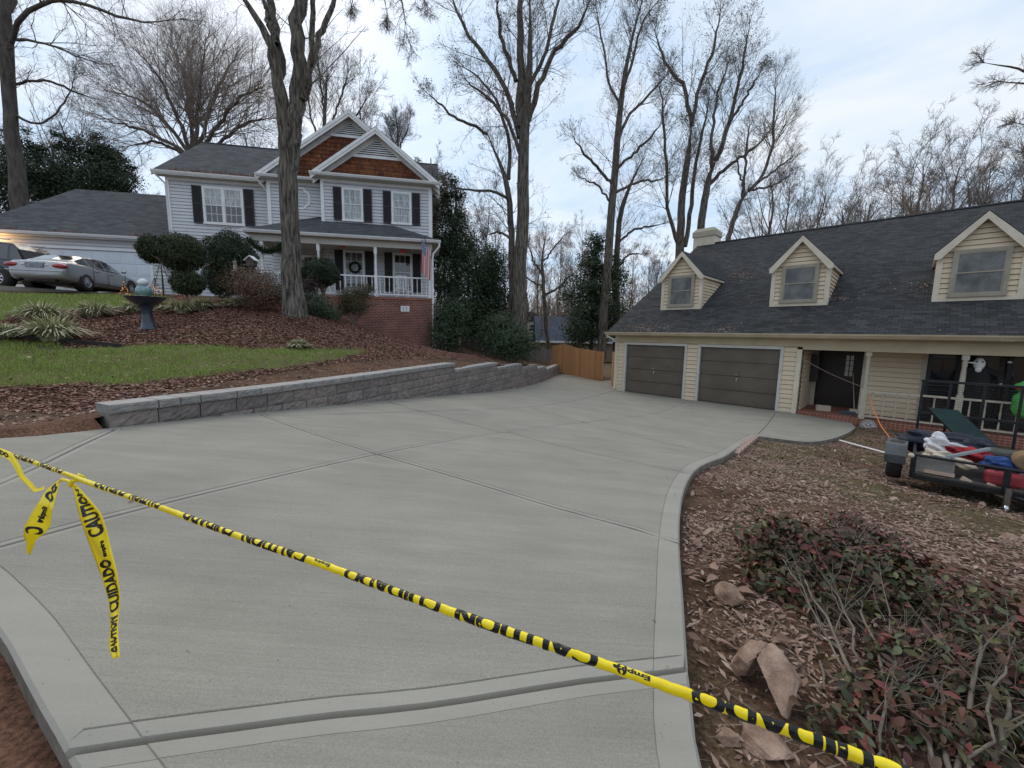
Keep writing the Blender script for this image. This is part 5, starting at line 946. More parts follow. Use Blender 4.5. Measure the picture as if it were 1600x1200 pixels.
for i, (px, y, top, k) in enumerate(sorted(woods)):
    base_z = -2.5 if px > 640 else 1.0; tz = atY(px, top, y)[2]; o = copy_tree(protos[k]); h = [14, 15, 12, 16][k]*.98; s = (tz-base_z)/h; x = atY(px, 500, y)[0]
    o.location = (x, y, base_z-.1); w_ = min(1.3, max(.95, 11/(h*s))) ; o.scale = (s*w_, s*w_, s); o.rotation_euler = (0, 0, random.uniform(0, 6.28))
    place = [t for a, b, t in LAND if a <= px < b]; place = place[0] if place else 'over the grey house and its garage wing'
    n_ = cntw.get(place, 0); cntw[place] = n_+1; o['label'] = ORD[n_]+' '+('ruddy' if k in (1, 3) else 'grey')+' woodland tree from the left '+place
for p in protos:
    for c in [x for x in bpy.data.objects if x.parent == p]: bpy.data.objects.remove(c)
    bpy.data.objects.remove(p)
# the far tree mass closing every gap at the horizon
def woods_mass():
    rng = np.random.default_rng(5); n = 5200; x = rng.uniform(-140, 150, n); y = rng.uniform(95, 150, n); H = rng.uniform(7, 14, n)-np.clip((np.abs(x-20)-60)/60, 0, 1); k = 4
    z0 = -3.+0*x; q = rng.normal(0, .35, (n, 2)); P = np.stack([np.c_[x+q[:, 0]*i, y+q[:, 1]*i, z0+H*i/(k-1)] for i in range(k)], 1); R = np.linspace(1, .2, k)[None]*rng.uniform(.05, .14, (n, 1)); tb = TB(); tb.add(P, R, 3)
    P1, R1 = kids(P, R, 9, 35, .3, .2, .5, 3, .1, .25, rng, .03); tb.add(P1, R1, 3); P2, R2 = kids(P1, R1, 3, 35, .5, .2, .8, 3, .1, .25, rng, .028); tb.add(P2, R2, 3)
    o = tb.build('far_woods', M['twigred'], None); tag(o, 'distant brown winter woods along the horizon', kind='stuff')
woods_mass()
# ---- evergreens
def leafy(name, label, cat, base, blobs, n, size, leafm, trunk=None, group=None, shell=.75, tmpl=LEAF2, stemm='stem', lump=.22, seed=1, clump=0, gap=.0):
    """blobs: [(x, y, z, rx, ry, rz)] relative to base; leaves crowd towards each blob's skin in uneven clumps"""
    rng = np.random.default_rng(seed); root = thing(name, label, cat, tuple(base), group=group); B = np.array(blobs, float); vol = (B[:, 3]*B[:, 4]+B[:, 3]*B[:, 5]+B[:, 4]*B[:, 5]); c = rng.choice(len(B), n, p=vol/vol.sum())
    if clump:
        nc = int(n/clump); cc = rng.choice(len(B), nc, p=vol/vol.sum()); d = rng.normal(size=(nc, 3)); d /= np.linalg.norm(d, axis=1)[:, None]; C = B[cc, :3]+d*B[cc, 3:]*(rng.uniform(.15, 1, nc)**.5*(1+rng.exponential(.07, nc)))[:, None]
        w = rng.integers(0, nc, n); cs = rng.uniform(.15, .38, nc)*B[cc, 3:].mean(1); P = C[w]+rng.normal(size=(n, 3))*cs[w][:, None]*np.array([1, 1, .6]); N_ = P-B[cc[w], :3]
    else:
        d = rng.normal(size=(n, 3)); d /= np.linalg.norm(d, axis=1)[:, None]; ph = rng.uniform(0, 6, 6)
        lum = 1+lump*(np.sin(d[:, 0]*5+ph[0]+c)*np.sin(d[:, 1]*4+ph[1])+.6*np.sin(d[:, 2]*9+ph[2]+3*d[:, 0])+.35*np.sin(d[:, 0]*17+ph[3])*np.sin(d[:, 2]*15+ph[4]))
        r = (shell+(1-shell)*rng.uniform(0, 1, n)**.6)*lum*(1+rng.exponential(.035, n)); P = B[c, :3]+d*B[c, 3:]*r[:, None]; N_ = d*B[c, 3:].mean(1)[:, None]
    N_ = N_/np.maximum(1e-6, np.linalg.norm(N_, axis=1))[:, None]+np.array([0, 0, .5]); V, Fa = cards(P, size*rng.uniform(.6, 1.3, n), N_, .8, tmpl, rng)
    if not clump:   # dense inner twigs and leaves fill each ball
        nn = n//2; c2 = rng.choice(len(B), nn, p=vol/vol.sum()); d2 = rng.normal(size=(nn, 3)); d2 /= np.linalg.norm(d2, axis=1)[:, None]; V2, F2 = cards(B[c2, :3]+d2*B[c2, 3:]*(rng.uniform(.3, .8, nn))[:, None], size*1.7, d2, .6, tmpl, rng); Fa = np.vstack([Fa, F2+len(V)]); V = np.vstack([V, V2])
    mesh_np('foliage', V, Fa, M[leafm], root)
    tb = TB()
    for t in (trunk or []): q = np.array(t, float); s = np.linspace(0, len(q)-1, 8); c_ = np.stack([np.interp(s, np.arange(len(q)), q[:, j]) for j in range(4)], 1); tb.add(c_[None, :, :3], c_[None, :, 3], 7)
    if trunk:
        q0 = np.array(trunk[0][-1][:3]); tgt = B[rng.integers(0, len(B), 40), :3]+rng.normal(size=(40, 3))*B[:, 3:].mean(0)*.5; s = np.linspace(0, 1, 5)[None, :, None]; st = np.array(trunk[0])[rng.integers(max(0, len(trunk[0])-2), len(trunk[0]), 40), :3]
        PP = st[:, None]*(1-s)+tgt[:, None]*s; PP[:, 1:-1] += rng.normal(size=PP[:, 1:-1].shape)*.04; rr = trunk[0][-1][3]*.6*np.linspace(1, .2, 5)[None].repeat(40, 0); tb.add(PP, rr, 4); tb.build('stems', M[stemm], root)
    return root
def pxb(px, py, rpx, rpy, Y, base, ry=None):   # a blob from where it shows in the photo
    p = atY(px, py, Y); s = (p@F_)/FPX; return (p[0]-base[0], p[1]-base[1], p[2]-base[2], rpx*s, ry or rpx*s, rpy*s)
def big(label, px, Y, base_z, blobs, n, size, seed, lm='ever', clump=60, name='evergreen_tree', group='dark evergreens around the houses'):
    b = atY(px, 500, Y); base = np.array([b[0], Y, base_z]); bl = [pxb(x, y, rx, ry, Y+dy, base) for x, y, rx, ry, dy in blobs]; top = max(q[2] for q in bl)
    return leafy(name, label, 'tree', base, bl, n, size, lm, [[(0, 0, -.1, .16), (.05, 0, top*.5, .11), (0, .05, top, .04)]], group, clump=clump, seed=seed, stemm='barkdark')
big('dark magnolia nearest the grey trunk at far left', 45, 30, 1.4, [(30,260,40,50,0),(60,290,45,40,-1),(10,300,40,50,1),(40,225,22,26,0),(-30,270,50,60,1)], 17000, .17, 61, clump=110)
big('dark broadleaf evergreen rising over the garage ridge left part', 112, 31, 1.4, [(105,265,36,34,0),(125,285,42,30,-1),(85,290,40,34,1),(120,238,20,22,0),(100,225,14,16,0)], 14000, .16, 62, clump=110)
big('dark evergreen spreading right of the garage ridge', 165, 32, 1.4, [(160,262,32,30,0),(180,285,28,26,-1),(150,232,22,18,1),(192,262,13,14,0),(172,240,20,16,0)], 12000, .16, 63, clump=110)
big('tall dense holly beside the brick porch corner', 712, 25, -1.2, [(708,330,20,34,0),(716,380,34,40,0),(700,430,30,46,0),(742,410,30,40,-.5),(725,470,46,46,0),(702,290,14,26,0),(690,370,18,60,.5)], 34000, .12, 64, 'holly')
big('dark evergreen filling behind the holly by the pale trunk', 762, 26.5, -1.4, [(765,430,30,34,0),(778,470,30,40,-.5),(750,480,40,40,0),(770,400,18,22,0)], 20000, .12, 65)
big('loose layered magnolia left of the cream garage', 925, 29.5, -2.9, [(925,410,22,22,0),(912,452,32,28,0),(944,445,30,34,-.5),(920,500,34,34,0),(955,495,26,40,0),(928,380,14,18,0),(905,520,26,24,.3),(962,420,16,26,0)], 26000, .15, 66, 'holly', 45)
big('pointed conifer tips behind the right gable end', 668, 34, -1, [(655,262,7,16,0),(683,275,8,20,0),(690,310,14,30,0),(660,300,14,30,0),(680,350,22,50,0)], 9000, .14, 67, 'holly', 50)
def bush(label, px, py, Y, blobs, n, size, lm, seed, cat='shrub', name='shrub', trunk=None, f=onY, base=None, group='shrubs around the grey house', **kw):
    base = np.array(atY(px, py, Y)) if Y else f(px, py); bl = [pxb(x, y, rx, ry, base[1]+dy, base) for x, y, rx, ry, dy in blobs]
    return leafy(name, label, cat, base, bl, n, size, lm, trunk, group, seed=seed, **kw)
bush('rounded dark shrub against the brick porch corner', 706, 552, 19.5, [(706,500,26,32,0),(700,525,30,28,-.2),(712,480,18,20,0)], 12000, .085, 'holly', 71, clump=50)
bush('broad dark green shrub above the end of the block wall', 790, 562, 19, [(790,530,42,32,0),(770,520,26,26,.2),(812,535,26,24,-.2),(785,503,22,16,0)], 16000, .085, 'holly', 72, clump=50)
b = onY(293, 489)
bush('cloud-pruned topiary with three leafy balls on one thin trunk', 293, 489, None, [(238,389,20,21,.3),(284,394,31,28,0),(294,442,23,18,-.05)], 26000, .045, 'boxwood', 73, 'topiary', 'topiary_tree', [[(0,0,-.05,.035),(.02,0,.35,.03),(0,.02,.8,.028),(-.05,0,1.4,.025)],[(0,.02,.8,.02),(-.5,.1,1.2,.018),(-1.0,.15,1.7,.015)]], shell=.72, lump=.09)
bush('large round clipped evergreen behind the topiary by the house wall', 355, 462, 15.2, [(359,400,35,35,0),(352,436,30,26,.1)], 30000, .055, 'ever', 74, shell=.75, lump=.1)
bush('round-headed small evergreen tree right of the forked trunk', 503, 470, 15.4, [(500,425,27,22,0),(490,432,20,15,.2),(512,432,18,13,-.1)], 20000, .055, 'ever', 75, 'tree', 'small_tree', [[(0,0,-.1,.04),(.03,0,.3,.035),(0,0,.7,.03)],[(0,0,0,.03),(.15,0,.4,.025),(.2,0,.8,.02)]], shell=.6, lump=.13)
bush('bronze twiggy azalea left of the forked trunk', 402, 488, 12.6, [(400,450,40,30,0),(385,440,26,22,.2),(415,462,28,26,-.1)], 17000, .045, 'azalea', 76, trunk=[[(0,0,-.05,.02),(.05,0,.2,.018)],[(0,0,0,.015),(-.2,0,.4,.012)],[(0,0,0,.015),(.25,.1,.5,.012)]], clump=14)
bush('low dark green shrub at the foot of the porch', 498, 500, 13.6, [(492,478,25,20,0),(512,488,20,13,-.1)], 8000, .045, 'holly', 77, clump=30)
bush('maroon-leaved shrub between the trunk and the round-headed tree', 482, 470, 14.6, [(484,447,14,14,0),(478,462,14,12,0)], 3500, .05, 'maroon', 78, clump=20)
bush('open olive azalea with bare crooked stems before the brick', 553, 507, 15.8, [(548,462,22,14,0),(570,455,16,12,.1),(558,478,20,12,0),(540,480,12,12,0)], 9000, .05, 'olive', 79, trunk=[[(0,0,-.05,.02),(.0,0,.35,.016)],[(0,0,0,.016),(-.2,0,.35,.013),(-.3,0,.6,.01)],[(0,0,0,.016),(.25,.1,.4,.013),(.35,.1,.75,.01)]], clump=16)
# liriope clumps
def liriope(px, py, wpx, label, seed):
    rng = np.random.default_rng(seed); b = onY(px, py); R = wpx/2*(b@F_)/FPX; n = 700; th = rng.uniform(0, 2*pi, n); L = R*rng.uniform(.65, 1.15, n); k = 6; t = np.linspace(0, 1, k); reach = L*rng.uniform(.3, 1, n)
    x = reach[:, None]*t**1.3; z = L[:, None]*(1.45*t-1.25*t**2.2*(reach/L)[:, None])*.68; r0 = rng.uniform(0, .25, n)[:, None]*R; w = .014*(1-.8*t**2)[None]*np.ones((n, 1))
    ca, sa = np.cos(th)[:, None], np.sin(th)[:, None]; C = np.stack([(r0+x)*ca, (r0+x)*sa, z], -1); S = np.stack([-sa*w, ca*w, 0*w], -1); V = np.stack([C-S, C+S], 2).reshape(n, k*2, 3); i = np.arange(k-1)*2
    F = np.stack([i, i+1, i+3, i+2], -1); F = (F[None]+(np.arange(n)*k*2)[:, None, None]).reshape(-1, 4); o = mesh_np('liriope_clump', V.reshape(-1, 3), F, M['liriope']); o.location = (b[0], b[1], b[2]-.02); tag(o, label, 'grass clump', 'variegated grass clumps edging the bed')
for i, a in enumerate([(66,501,84,'widest striped grass clump at the lawn edge far left'),(148,495,72,'striped grass clump left of the birdbath between two others'),(212,489,56,'striped grass clump half hidden behind the birdbath'),(284,489,62,'striped grass clump around the topiary trunk'),(318,482,48,'striped grass clump just right of the topiary'),(366,480,44,'striped grass clump beside the bronze azalea'),
   (84,532,112,'big striped grass clump at the black edging'),(10,528,66,'striped grass clump cut by the left picture edge'),(468,543,38,'lone striped grass clump in the mulch below the forked tree'),(255,484,40,'small striped grass clump right of the birdbath bowl'),(-30,500,70,'')][:10]): liriope(*a, 200+i)
# ================================================================== CARS AND GARDEN THINGS
M['silver'] = mat('silver_car_paint', (.34, .34, .35), .28, metal=.55, coat=.8); M['navy'] = mat('dark_car_paint', (.012, .013, .018), .22, metal=.3, coat=1.)
M['carglass'] = mat('tinted_glass', (.015, .018, .02), .05, spec=.9, coat=.6); M['tail'] = mat('red_lens', (.30, .01, .012), .15, coat=.8); M['clear'] = mat('clear_lens', (.5, .5, .5), .15, coat=.8); M['plate'] = mat('licence_plate', (.30, .31, .33), .5, (.14, .16, .2), 9, 2)
def loft(sec, n=None):
    """sec: list of rings (lists of points, open half-rings mirrored in y)"""
    vs = []; k = len(sec[0])
    for r in sec: vs += r
    fs = [(i*k+j, i*k+j+1, (i+1)*k+j+1, (i+1)*k+j) for i in range(len(sec)-1) for j in range(k-1)]; return vs, fs
def car(name, label, loc, rz, body, roof, paint, wheels, wr, hwf, suv=False):
    root = thing(name, label, 'car', loc, rz); sec = []
    for x, zb, zt, hw in body:
        h = [(0, zb), (hw*.86, zb), (hw*.965, zb+.07), (hw, zb+(zt-zb)*.45), (hw*.985, zb+(zt-zb)*.75), (hw*.93, zt-.03), (hw*.84, zt), (hw*.4, zt+.02), (0, zt+.025)]
        sec.append([(x, y, z) for y, z in h]+[(x, -y, z) for y, z in h[-2::-1]])
    vs, fs = loft(sec); k = len(sec[0]); fs += [tuple(range(k-1))[::-1], tuple((len(sec)-1)*k+j for j in range(k-1))]; mb = MB(); mb.add(vs, fs, 0, True); o = mb.build('body', M[paint], root); m = o.modifiers.new('s', 'SUBSURF'); m.levels = m.render_levels = 2
    sec = []; mi = []
    for x, zt, hb, ht, z0 in roof:
        h = [(hb, z0), (hb*.985, z0+(zt-z0)*.08), (ht+(hb-ht)*.18, z0+(zt-z0)*.86), (ht*.9, z0+(zt-z0)*.985), (0, zt+.012)]; sec.append([(x, y, z) for y, z in h]+[(x, -y, z) for y, z in h[-2::-1]])
    vs, fs = loft(sec); k = len(sec[0]); g = MB(); rp = MB(); nst = len(sec)
    for q, f in enumerate(fs):
        i, j = divmod(q, k-1); side = j in (1, 6); top = j in (3, 4); xm = (roof[i][0]+roof[i+1][0])/2; pil = abs(roof[i+1][0]-roof[i][0]) < .13
        screen = (top or j in (2, 5)) and abs(roof[i+1][1]-roof[i][1]) > .09*(abs(roof[i+1][0]-roof[i][0])+.01)*2.2
        tgt = g if ((side and not pil) or (screen and j in (3, 4))) else rp
        tgt.add([vs[a] for a in f], [(0, 1, 2, 3)], 0, True)
    o = g.build('windows', M['carglass'], root); o = rp.build('roof', M[paint], root)
    for x in wheels:
        for s in (-1, 1):
            T = Matrix.Translation((x, s*(hwf-.11), wr)) @ Matrix.Rotation(-s*pi/2, 4, 'X'); w = MB(); w.lathe([(wr*.62, -.1), (wr*.95, -.1), (wr, -.07), (wr, .07), (wr*.95, .1), (wr*.64, .105)], 28, M=T); wo = w.build('wheel', M['rubber'], root)
            r = MB(); r.lathe([(wr*.65, .0), (wr*.66, .1), (wr*.6, .108), (wr*.57, .05)], 24, M=T)
            for q in range(9):
                a = 2*pi*q/9; c, sn = cos(a), sin(a); r.add([T @ Vector(p) for p in ((c*.03-sn*.018, sn*.03+c*.018, .1), (c*.03+sn*.018, sn*.03-c*.018, .1), (c*wr*.6+sn*.028, sn*wr*.6-c*.028, .085), (c*wr*.6-sn*.028, sn*wr*.6+c*.028, .085))], [(0, 1, 2, 3)])
            r.lathe([(0, .105), (.04, .105), (.05, .09)], 12, M=T); r.build('rim', M['chrome'], wo)
            b = MB(); b.lathe([(0, .04), (wr*.62, .04)], 20, M=T); b.build('brake', M['dark'], wo); a = MB(); T2 = Matrix.Translation((x, s*(hwf-.1), wr+.02)) @ Matrix.Rotation(-s*pi/2, 4, 'X'); a.lathe([(0, .075), (wr*1.2, .075), (wr*1.2, -.2)], 28, M=T2); a.build('wheel_arch', M['dark'], root)
    return root
gz = lambda x, y: float(yz(np.array([x]), np.array([y]))[0])
PZ = 1.44
pad = MB(); pp = [Lp(-28, -6.2), Lp(-17.6, -6.6), Lp(-13.0, -1.6), Lp(-13.0, 1.58), Lp(-28, 1.58)]; pad.prism([(p.x, p.y, PZ-.25) for p in pp], (0, 0, .25)); tag(pad.build('parking_pad', M['concrete']), kind='structure')
az = atan2(.96, -.27); cx, cy = -18.28, 17.45
S = car('sedan', 'silver four-door sedan parked tail-out before the white garage door', (cx, cy, PZ), az,
  [(-2.43,.46,.70,.60),(-2.41,.34,.86,.76),(-2.3,.27,.97,.85),(-2.0,.22,1.0,.90),(-1.4,.18,1.0,.91),(-.5,.17,.97,.91),(.6,.17,.95,.91),(1.2,.17,.92,.90),(1.8,.19,.85,.88),(2.2,.23,.76,.83),(2.38,.3,.66,.74),(2.42,.4,.56,.6)],
  [(-1.85,1.0,.76,.70,.97),(-1.6,1.13,.80,.64,.97),(-1.08,1.35,.82,.60,.96),(-.98,1.35,.82,.60,.96),(-.55,1.40,.83,.60,.96),(-.18,1.415,.83,.60,.955),(-.10,1.415,.83,.60,.955),(.3,1.38,.83,.59,.95),(.42,1.35,.82,.58,.95),(.9,1.12,.80,.62,.94),(1.2,.96,.76,.68,.93)], 'silver', (-1.38, 1.42), .325, .92)
for s in (-1, 1): m = MB(); m.blob((-2.34, s*.68, .79), (.13, .24, .105), sub=3, nz=0); m.build('tail_light', M['tail'], S)
for s in (-1, 1): c = MB(); c.blob((-2.40, s*.34, .80), (.05, .075, .06), sub=2, nz=0); c.build('reversing_light', M['clear'], S)
c = MB(); c.box(-2.455, -2.43, -.26, .26, .70, .86, bev=.008); c.build('licence_plate', M['plate'], S); c = MB(); c.box(-2.475, -2.40, -.84, .84, .585, .61, bev=.01); c.box(-2.47, -2.41, -.3, .3, .89, .91, bev=.008); c.build('chrome_strip', M['chrome'], S)
for s in (-1, 1): c = MB(); c.tube([(-2.2, s*.52, .27), (-2.45, s*.52, .26)], .04, 10); c.build('exhaust_pipe', M['dark'], S); c = MB(); c.blob((.78, s*.98, 1.02), (.07, .1, .07), sub=2, nz=0); c.build('side_mirror', M['silver'], S)
for s in (-1, 1):
    c = MB()
    for x in (-.14, .98, -.98): c.tube([(x, s*.918, .3), (x-.02, s*.922, .6), (x, s*.905, .93)], .007, 4)
    c.tube([(-1.0, s*.914, .33), (1.0, s*.914, .33)], .012, 4); c.build('door_seam', M['dark'], S)
    for x in (-.75, .12): c = MB(); c.box(x-.09, x+.09, s*.915-.02, s*.915+.02, .80, .83, bev=.006); c.build('door_handle', M['silver'], S)
V_ = car('sport_utility_vehicle', 'dark sport utility vehicle cut by the left picture edge beside the silver sedan', (-21.65, 16.5, PZ), atan2(-.18, -.98)+.0,
  [(-2.5,.5,.9,.80),(-2.46,.4,1.05,.92),(-2.2,.32,1.12,.97),(-1.2,.28,1.12,.98),(.4,.28,1.10,.98),(1.3,.28,1.08,.97),(2.1,.3,1.02,.94),(2.42,.36,.9,.86),(2.48,.45,.75,.75)],
  [(-2.3,1.15,.9,.8,1.08),(-2.15,1.55,.9,.76,1.08),(-1.95,1.76,.9,.74,1.08),(-1.87,1.78,.9,.74,1.08),(-.9,1.84,.9,.74,1.08),(-.8,1.84,.9,.74,1.08),(.2,1.82,.9,.74,1.08),(.3,1.81,.9,.74,1.08),(.75,1.74,.9,.73,1.08),(1.5,1.12,.88,.8,1.06)], 'navy', (-1.5, 1.5), .39, .99)
for s in (-1, 1): c = MB(); c.blob((-2.45, s*.82, .98), (.09, .14, .16), sub=2, nz=0); c.build('tail_light', M['tail'], V_)
for s in (-1, 1): c = MB(); c.tube([(-1.9, s*.7, 1.9), (.2, s*.7, 1.92)], .025, 6); c.build('roof_rack', M['chrome'], V_)
# ---- birdbath
p = onY(232, 515); H = .76; t = thing('birdbath', 'dark blue ceramic birdbath standing in the red mulch', 'birdbath', tuple(p)); M['blueglaze'] = mat('blue_glaze', (.008, .018, .035), .35, (.014, .035, .06), 5, 4, coat=.6)
b = MB(); b.lathe([(0, -.03), (.17, -.03), (.17, .03), (.13, .07), (.115, .2), (.10, .42), (.115, .5), (.15, .56)], 28); b.build('pedestal', M['blueglaze'], t)
b = MB(); b.lathe([(.1, .55), (.2, .58), (.31, .67), (.38, .745), (.40, .76), (.39, .765), (.36, .745), (.25, .70), (0, .68)], 32); b.build('bowl', M['blueglaze'], t); b = MB(); b.lathe([(0, .735), (.34, .735)], 32); b.build('water', mat('birdbath_water', (.10, .15, .2), .03, spec=.8), t)
# ---- ornaments near the sedan
def at(px, py, Y, z=None): p = atY(px, py, Y); return (p[0], p[1], gz(p[0], p[1]) if z is None else z)
q = at(225, 458, 15.6); t = thing('garden_globe', 'pale teal glass globe ornament with a white cap behind the birdbath', 'ornament', q); b = MB(); b.blob((0, 0, .27), (.27, .27, .25), sub=3, nz=.02); b.build('globe', mat('teal_glass', (.08, .22, .24), .12, (.25, .38, .38), 3, 3, coat=1), t); b = MB(); b.lathe([(.1, .5), (.15, .53), (.17, .6), (.14, .68), (.06, .74), (0, .75)], 16); b.build('cap', M['white'], t); b = MB(); b.lathe([(.2, -.05), (.2, .04), (.12, .07)], 16); b.build('stand', M['dark'], t)
amber = emit('amber_bulb', (1, .42, .1), 1.3); redb = emit('red_bulb', (1, .1, .05), 1.)
for px, py, h, mm, lab in ((195, 459, .55, amber, 'small cone of amber fairy lights in front of the sedan door'), (244, 463, .8, amber, 'taller amber-lit cone beside the teal globe'), (284, 463, .5, redb, 'small red-lit cone half behind the topiary')):
    t = thing('lighted_cone', lab, 'ornament', at(px, py, 16.0), group='little lighted cones on the lawn'); b = MB()
    for k in range(7): a = 2*pi*k/7; b.tube([(cos(a)*h*.3, sin(a)*h*.3, 0), (0, 0, h)], .006, 3)
    for z in (.0, .3, .6): r = h*.3*(1-z); b.tube([(cos(a)*r, sin(a)*r, h*z) for a in np.linspace(0, 2*pi, 12)], .006, 3, cap=False)
    b.build('frame', M['barkdark'], t); b = MB()
    for k in range(26): z = random.random(); a = k*2.4; r = h*.3*(1-z); b.blob((cos(a)*r, sin(a)*r, h*z), (.010, .010, .010), sub=1, nz=0)
    o = b.build('bulbs', mm, t); o['kind'] = 'stuff'
t = thing('wire_tree', 'bare cone of dark wire with a centre pole against the white garage door', 'ornament', at(256, 462, 16.6)); b = MB(); h = 1.45
for k in range(8): a = 2*pi*k/8; b.tube([(cos(a)*.5, sin(a)*.5, 0), (0, 0, h)], .007, 3)
for z in np.linspace(0, .9, 9): r = .5*(1-z); b.tube([(cos(a)*r, sin(a)*r, h*z) for a in np.linspace(0, 2*pi, 14)], .006, 3, cap=False)
b.build('wire_cone', M['metalblack'], t); b = MB(); b.tube([(0, 0, -.05), (0, 0, h+.1)], .02, 6); b.build('pole', M['metalblack'], t)
q = at(371, 470, 13.8); t = thing('bird_feeder', 'clear tube bird feeder on a curved black hook before the round evergreen', 'bird feeder', q); b = MB(); zt_ = atY(371, 398, 13.8)[2]-q[2]; b.tube([(.22, 0, -.1), (.22, 0, zt_-.15), (.2, 0, zt_-.04), (.12, 0, zt_), (.04, 0, zt_-.04), (0, 0, zt_-.12)], .012, 6); b.build('hook', M['metalblack'], t)
b = MB(); b.lathe([(0, zt_-.2), (.07, zt_-.24), (.05, zt_-.25), (.05, zt_-.5), (.11, zt_-.52), (.11, zt_-.55), (0, zt_-.56)], 14); b.tube([(0, 0, zt_-.12), (0, 0, zt_-.2)], .005, 4); b.build('seed_tube', mat('cloudy_plastic', (.42, .36, .33), .2, coat=.5), t)
q = at(397, 470, 14.4); t = thing('bird_house', 'small dark birdhouse with a white slanted roof edge by the porch corner', 'birdhouse', q); zt_ = atY(397, 402, 14.4)[2]-q[2]; b = MB(); b.tube([(0, 0, -.1), (0, 0, zt_-.3)], .02, 6); b.build('pole', M['metalblack'], t); b = MB(); b.prism([(-.13, -.1, zt_-.3), (.13, -.1, zt_-.3), (.13, -.1, zt_-.12), (0, -.1, zt_), (-.13, -.1, zt_-.12)], (0, .2, 0)); b.build('box', M['barkdark'], t); b = MB(); b.prism([(-.2, -.13, zt_-.14), (0, -.13, zt_+.02), (.2, -.13, zt_-.14), (.2, -.13, zt_-.11), (0, -.13, zt_+.05), (-.2, -.13, zt_-.11)], (0, .26, 0)); b.build('roof', M['white'], t)
# ---- things on the grey house's porch
def Lthing(name, label, cat, x, y, z, group=None):
    o = thing(name, label, cat, tuple(Lp(x, y, z)), RZ, group); return o
t = Lthing('rocking_chair', 'white wooden rocking chair on the porch behind the railing', 'chair', -1.45, -1.1, ZF-.03); t.rotation_euler = (0, 0, RZ+.25)
b = MB(); b.box(-.25, .25, -.24, .22, .40, .43, bev=.01); b.build('seat', M['white'], t)
b = MB(); b.box(-.27, -.22, .2, .25, .43, 1.15); b.box(.22, .27, .2, .25, .43, 1.15); b.box(-.22, .22, .2, .24, 1.05, 1.16); b.box(-.22, .22, .2, .24, .5, .55)
for k in range(6): x = -.18+k*.072; b.box(x-.02, x+.02, .21, .235, .55, 1.05)
b.build('backrest', M['white'], t)
for s in (-1, 1):
    b = MB(); b.box(s*.28-.03, s*.28+.03, -.28, .24, .62, .65); b.tube([(s*.26, -.22, .63), (s*.26, -.22, .06)], .02, 6); b.tube([(s*.26, .2, .43), (s*.26, .22, .06)], .02, 6); b.build('armrest', M['white'], t); b = MB(); b.tube([(s*.26, -.42, .1), (s*.26, -.2, .03), (s*.26, .05, .015), (s*.26, .3, .05), (s*.26, .5, .13)], .02, 6); b.build('rocker', M['white'], t)
for x, z, c, lab in ((-4.05, 3.92, (.30, .07, .03), 'orange-red hanging ornament above the left porch window'), (-1.3, 3.86, (.42, .02, .02), 'bright red hanging ornament above the right porch window')):
    t = Lthing('hanging_ornament', lab, 'ornament', x, -1.9, z, 'round ornaments hung from the porch beam'); b = MB(); b.blob((0, 0, 0), (.14, .14, .12), sub=2, nz=.12); b.build('ball', mat('ornament_red', c, .4, tuple(v*.6 for v in c), 9, 2), t); b = MB(); b.tube([(0, 0, .1), (0, 0, .35)], .004, 4); b.build('cord', M['dark'], t)
rng = np.random.default_rng(4); a = rng.uniform(0, 2*pi, 1400); P = np.c_[np.cos(a)*.24, rng.normal(0, .03, 1400)-.0, np.sin(a)*.24]+rng.normal(0, .03, (1400, 3)); V, Fa = cards(P, .05); o = mesh_np('wreath', V, Fa, M['ever']); o.location = Lp(-3.85, -.12, 3.25); o.rotation_euler = (0, 0, RZ); tag(o, 'round evergreen wreath hung on the left porch window', 'wreath')
rng = np.random.default_rng(6); n = 2600; u = rng.uniform(0, 1, n); P = np.c_[-7.9+1.6*u, np.full(n, -2.3), 3.95-.5*np.sin(u*pi)+.0*u]+rng.normal(0, .06, (n, 3)); V, Fa = cards(P, .07); o = mesh_np('garland', V, Fa, M['ever']); o.location = Lp(0, 0, 0); o.rotation_euler = (0, 0, RZ); tag(o, 'dark evergreen garland swagged under the left end of the porch eave', 'garland')
# house number plate: white tiles with two upright marks
t = Lthing('number_plate', 'white plate with two dark upright numerals on the brick porch base', 'house number', -1.255, -2.15, 1.115); b = MB(); b.box(-.205, .205, -.015, .0, -.135, .135, bev=.004); b.build('plate', M['white'], t); b = MB()
for x in (-.07, .07): b.box(x-.012, x+.012, -.02, -.0155, -.085, .085); b.add([(x-.012, -.0195, .085), (x-.045, -.0195, .05), (x-.045, -.0195, .035), (x-.012, -.0195, .06)], [(0, 1, 2, 3)])
b.build('numerals', mat('dim_blue_numeral', (.10, .13, .2), .5), t)
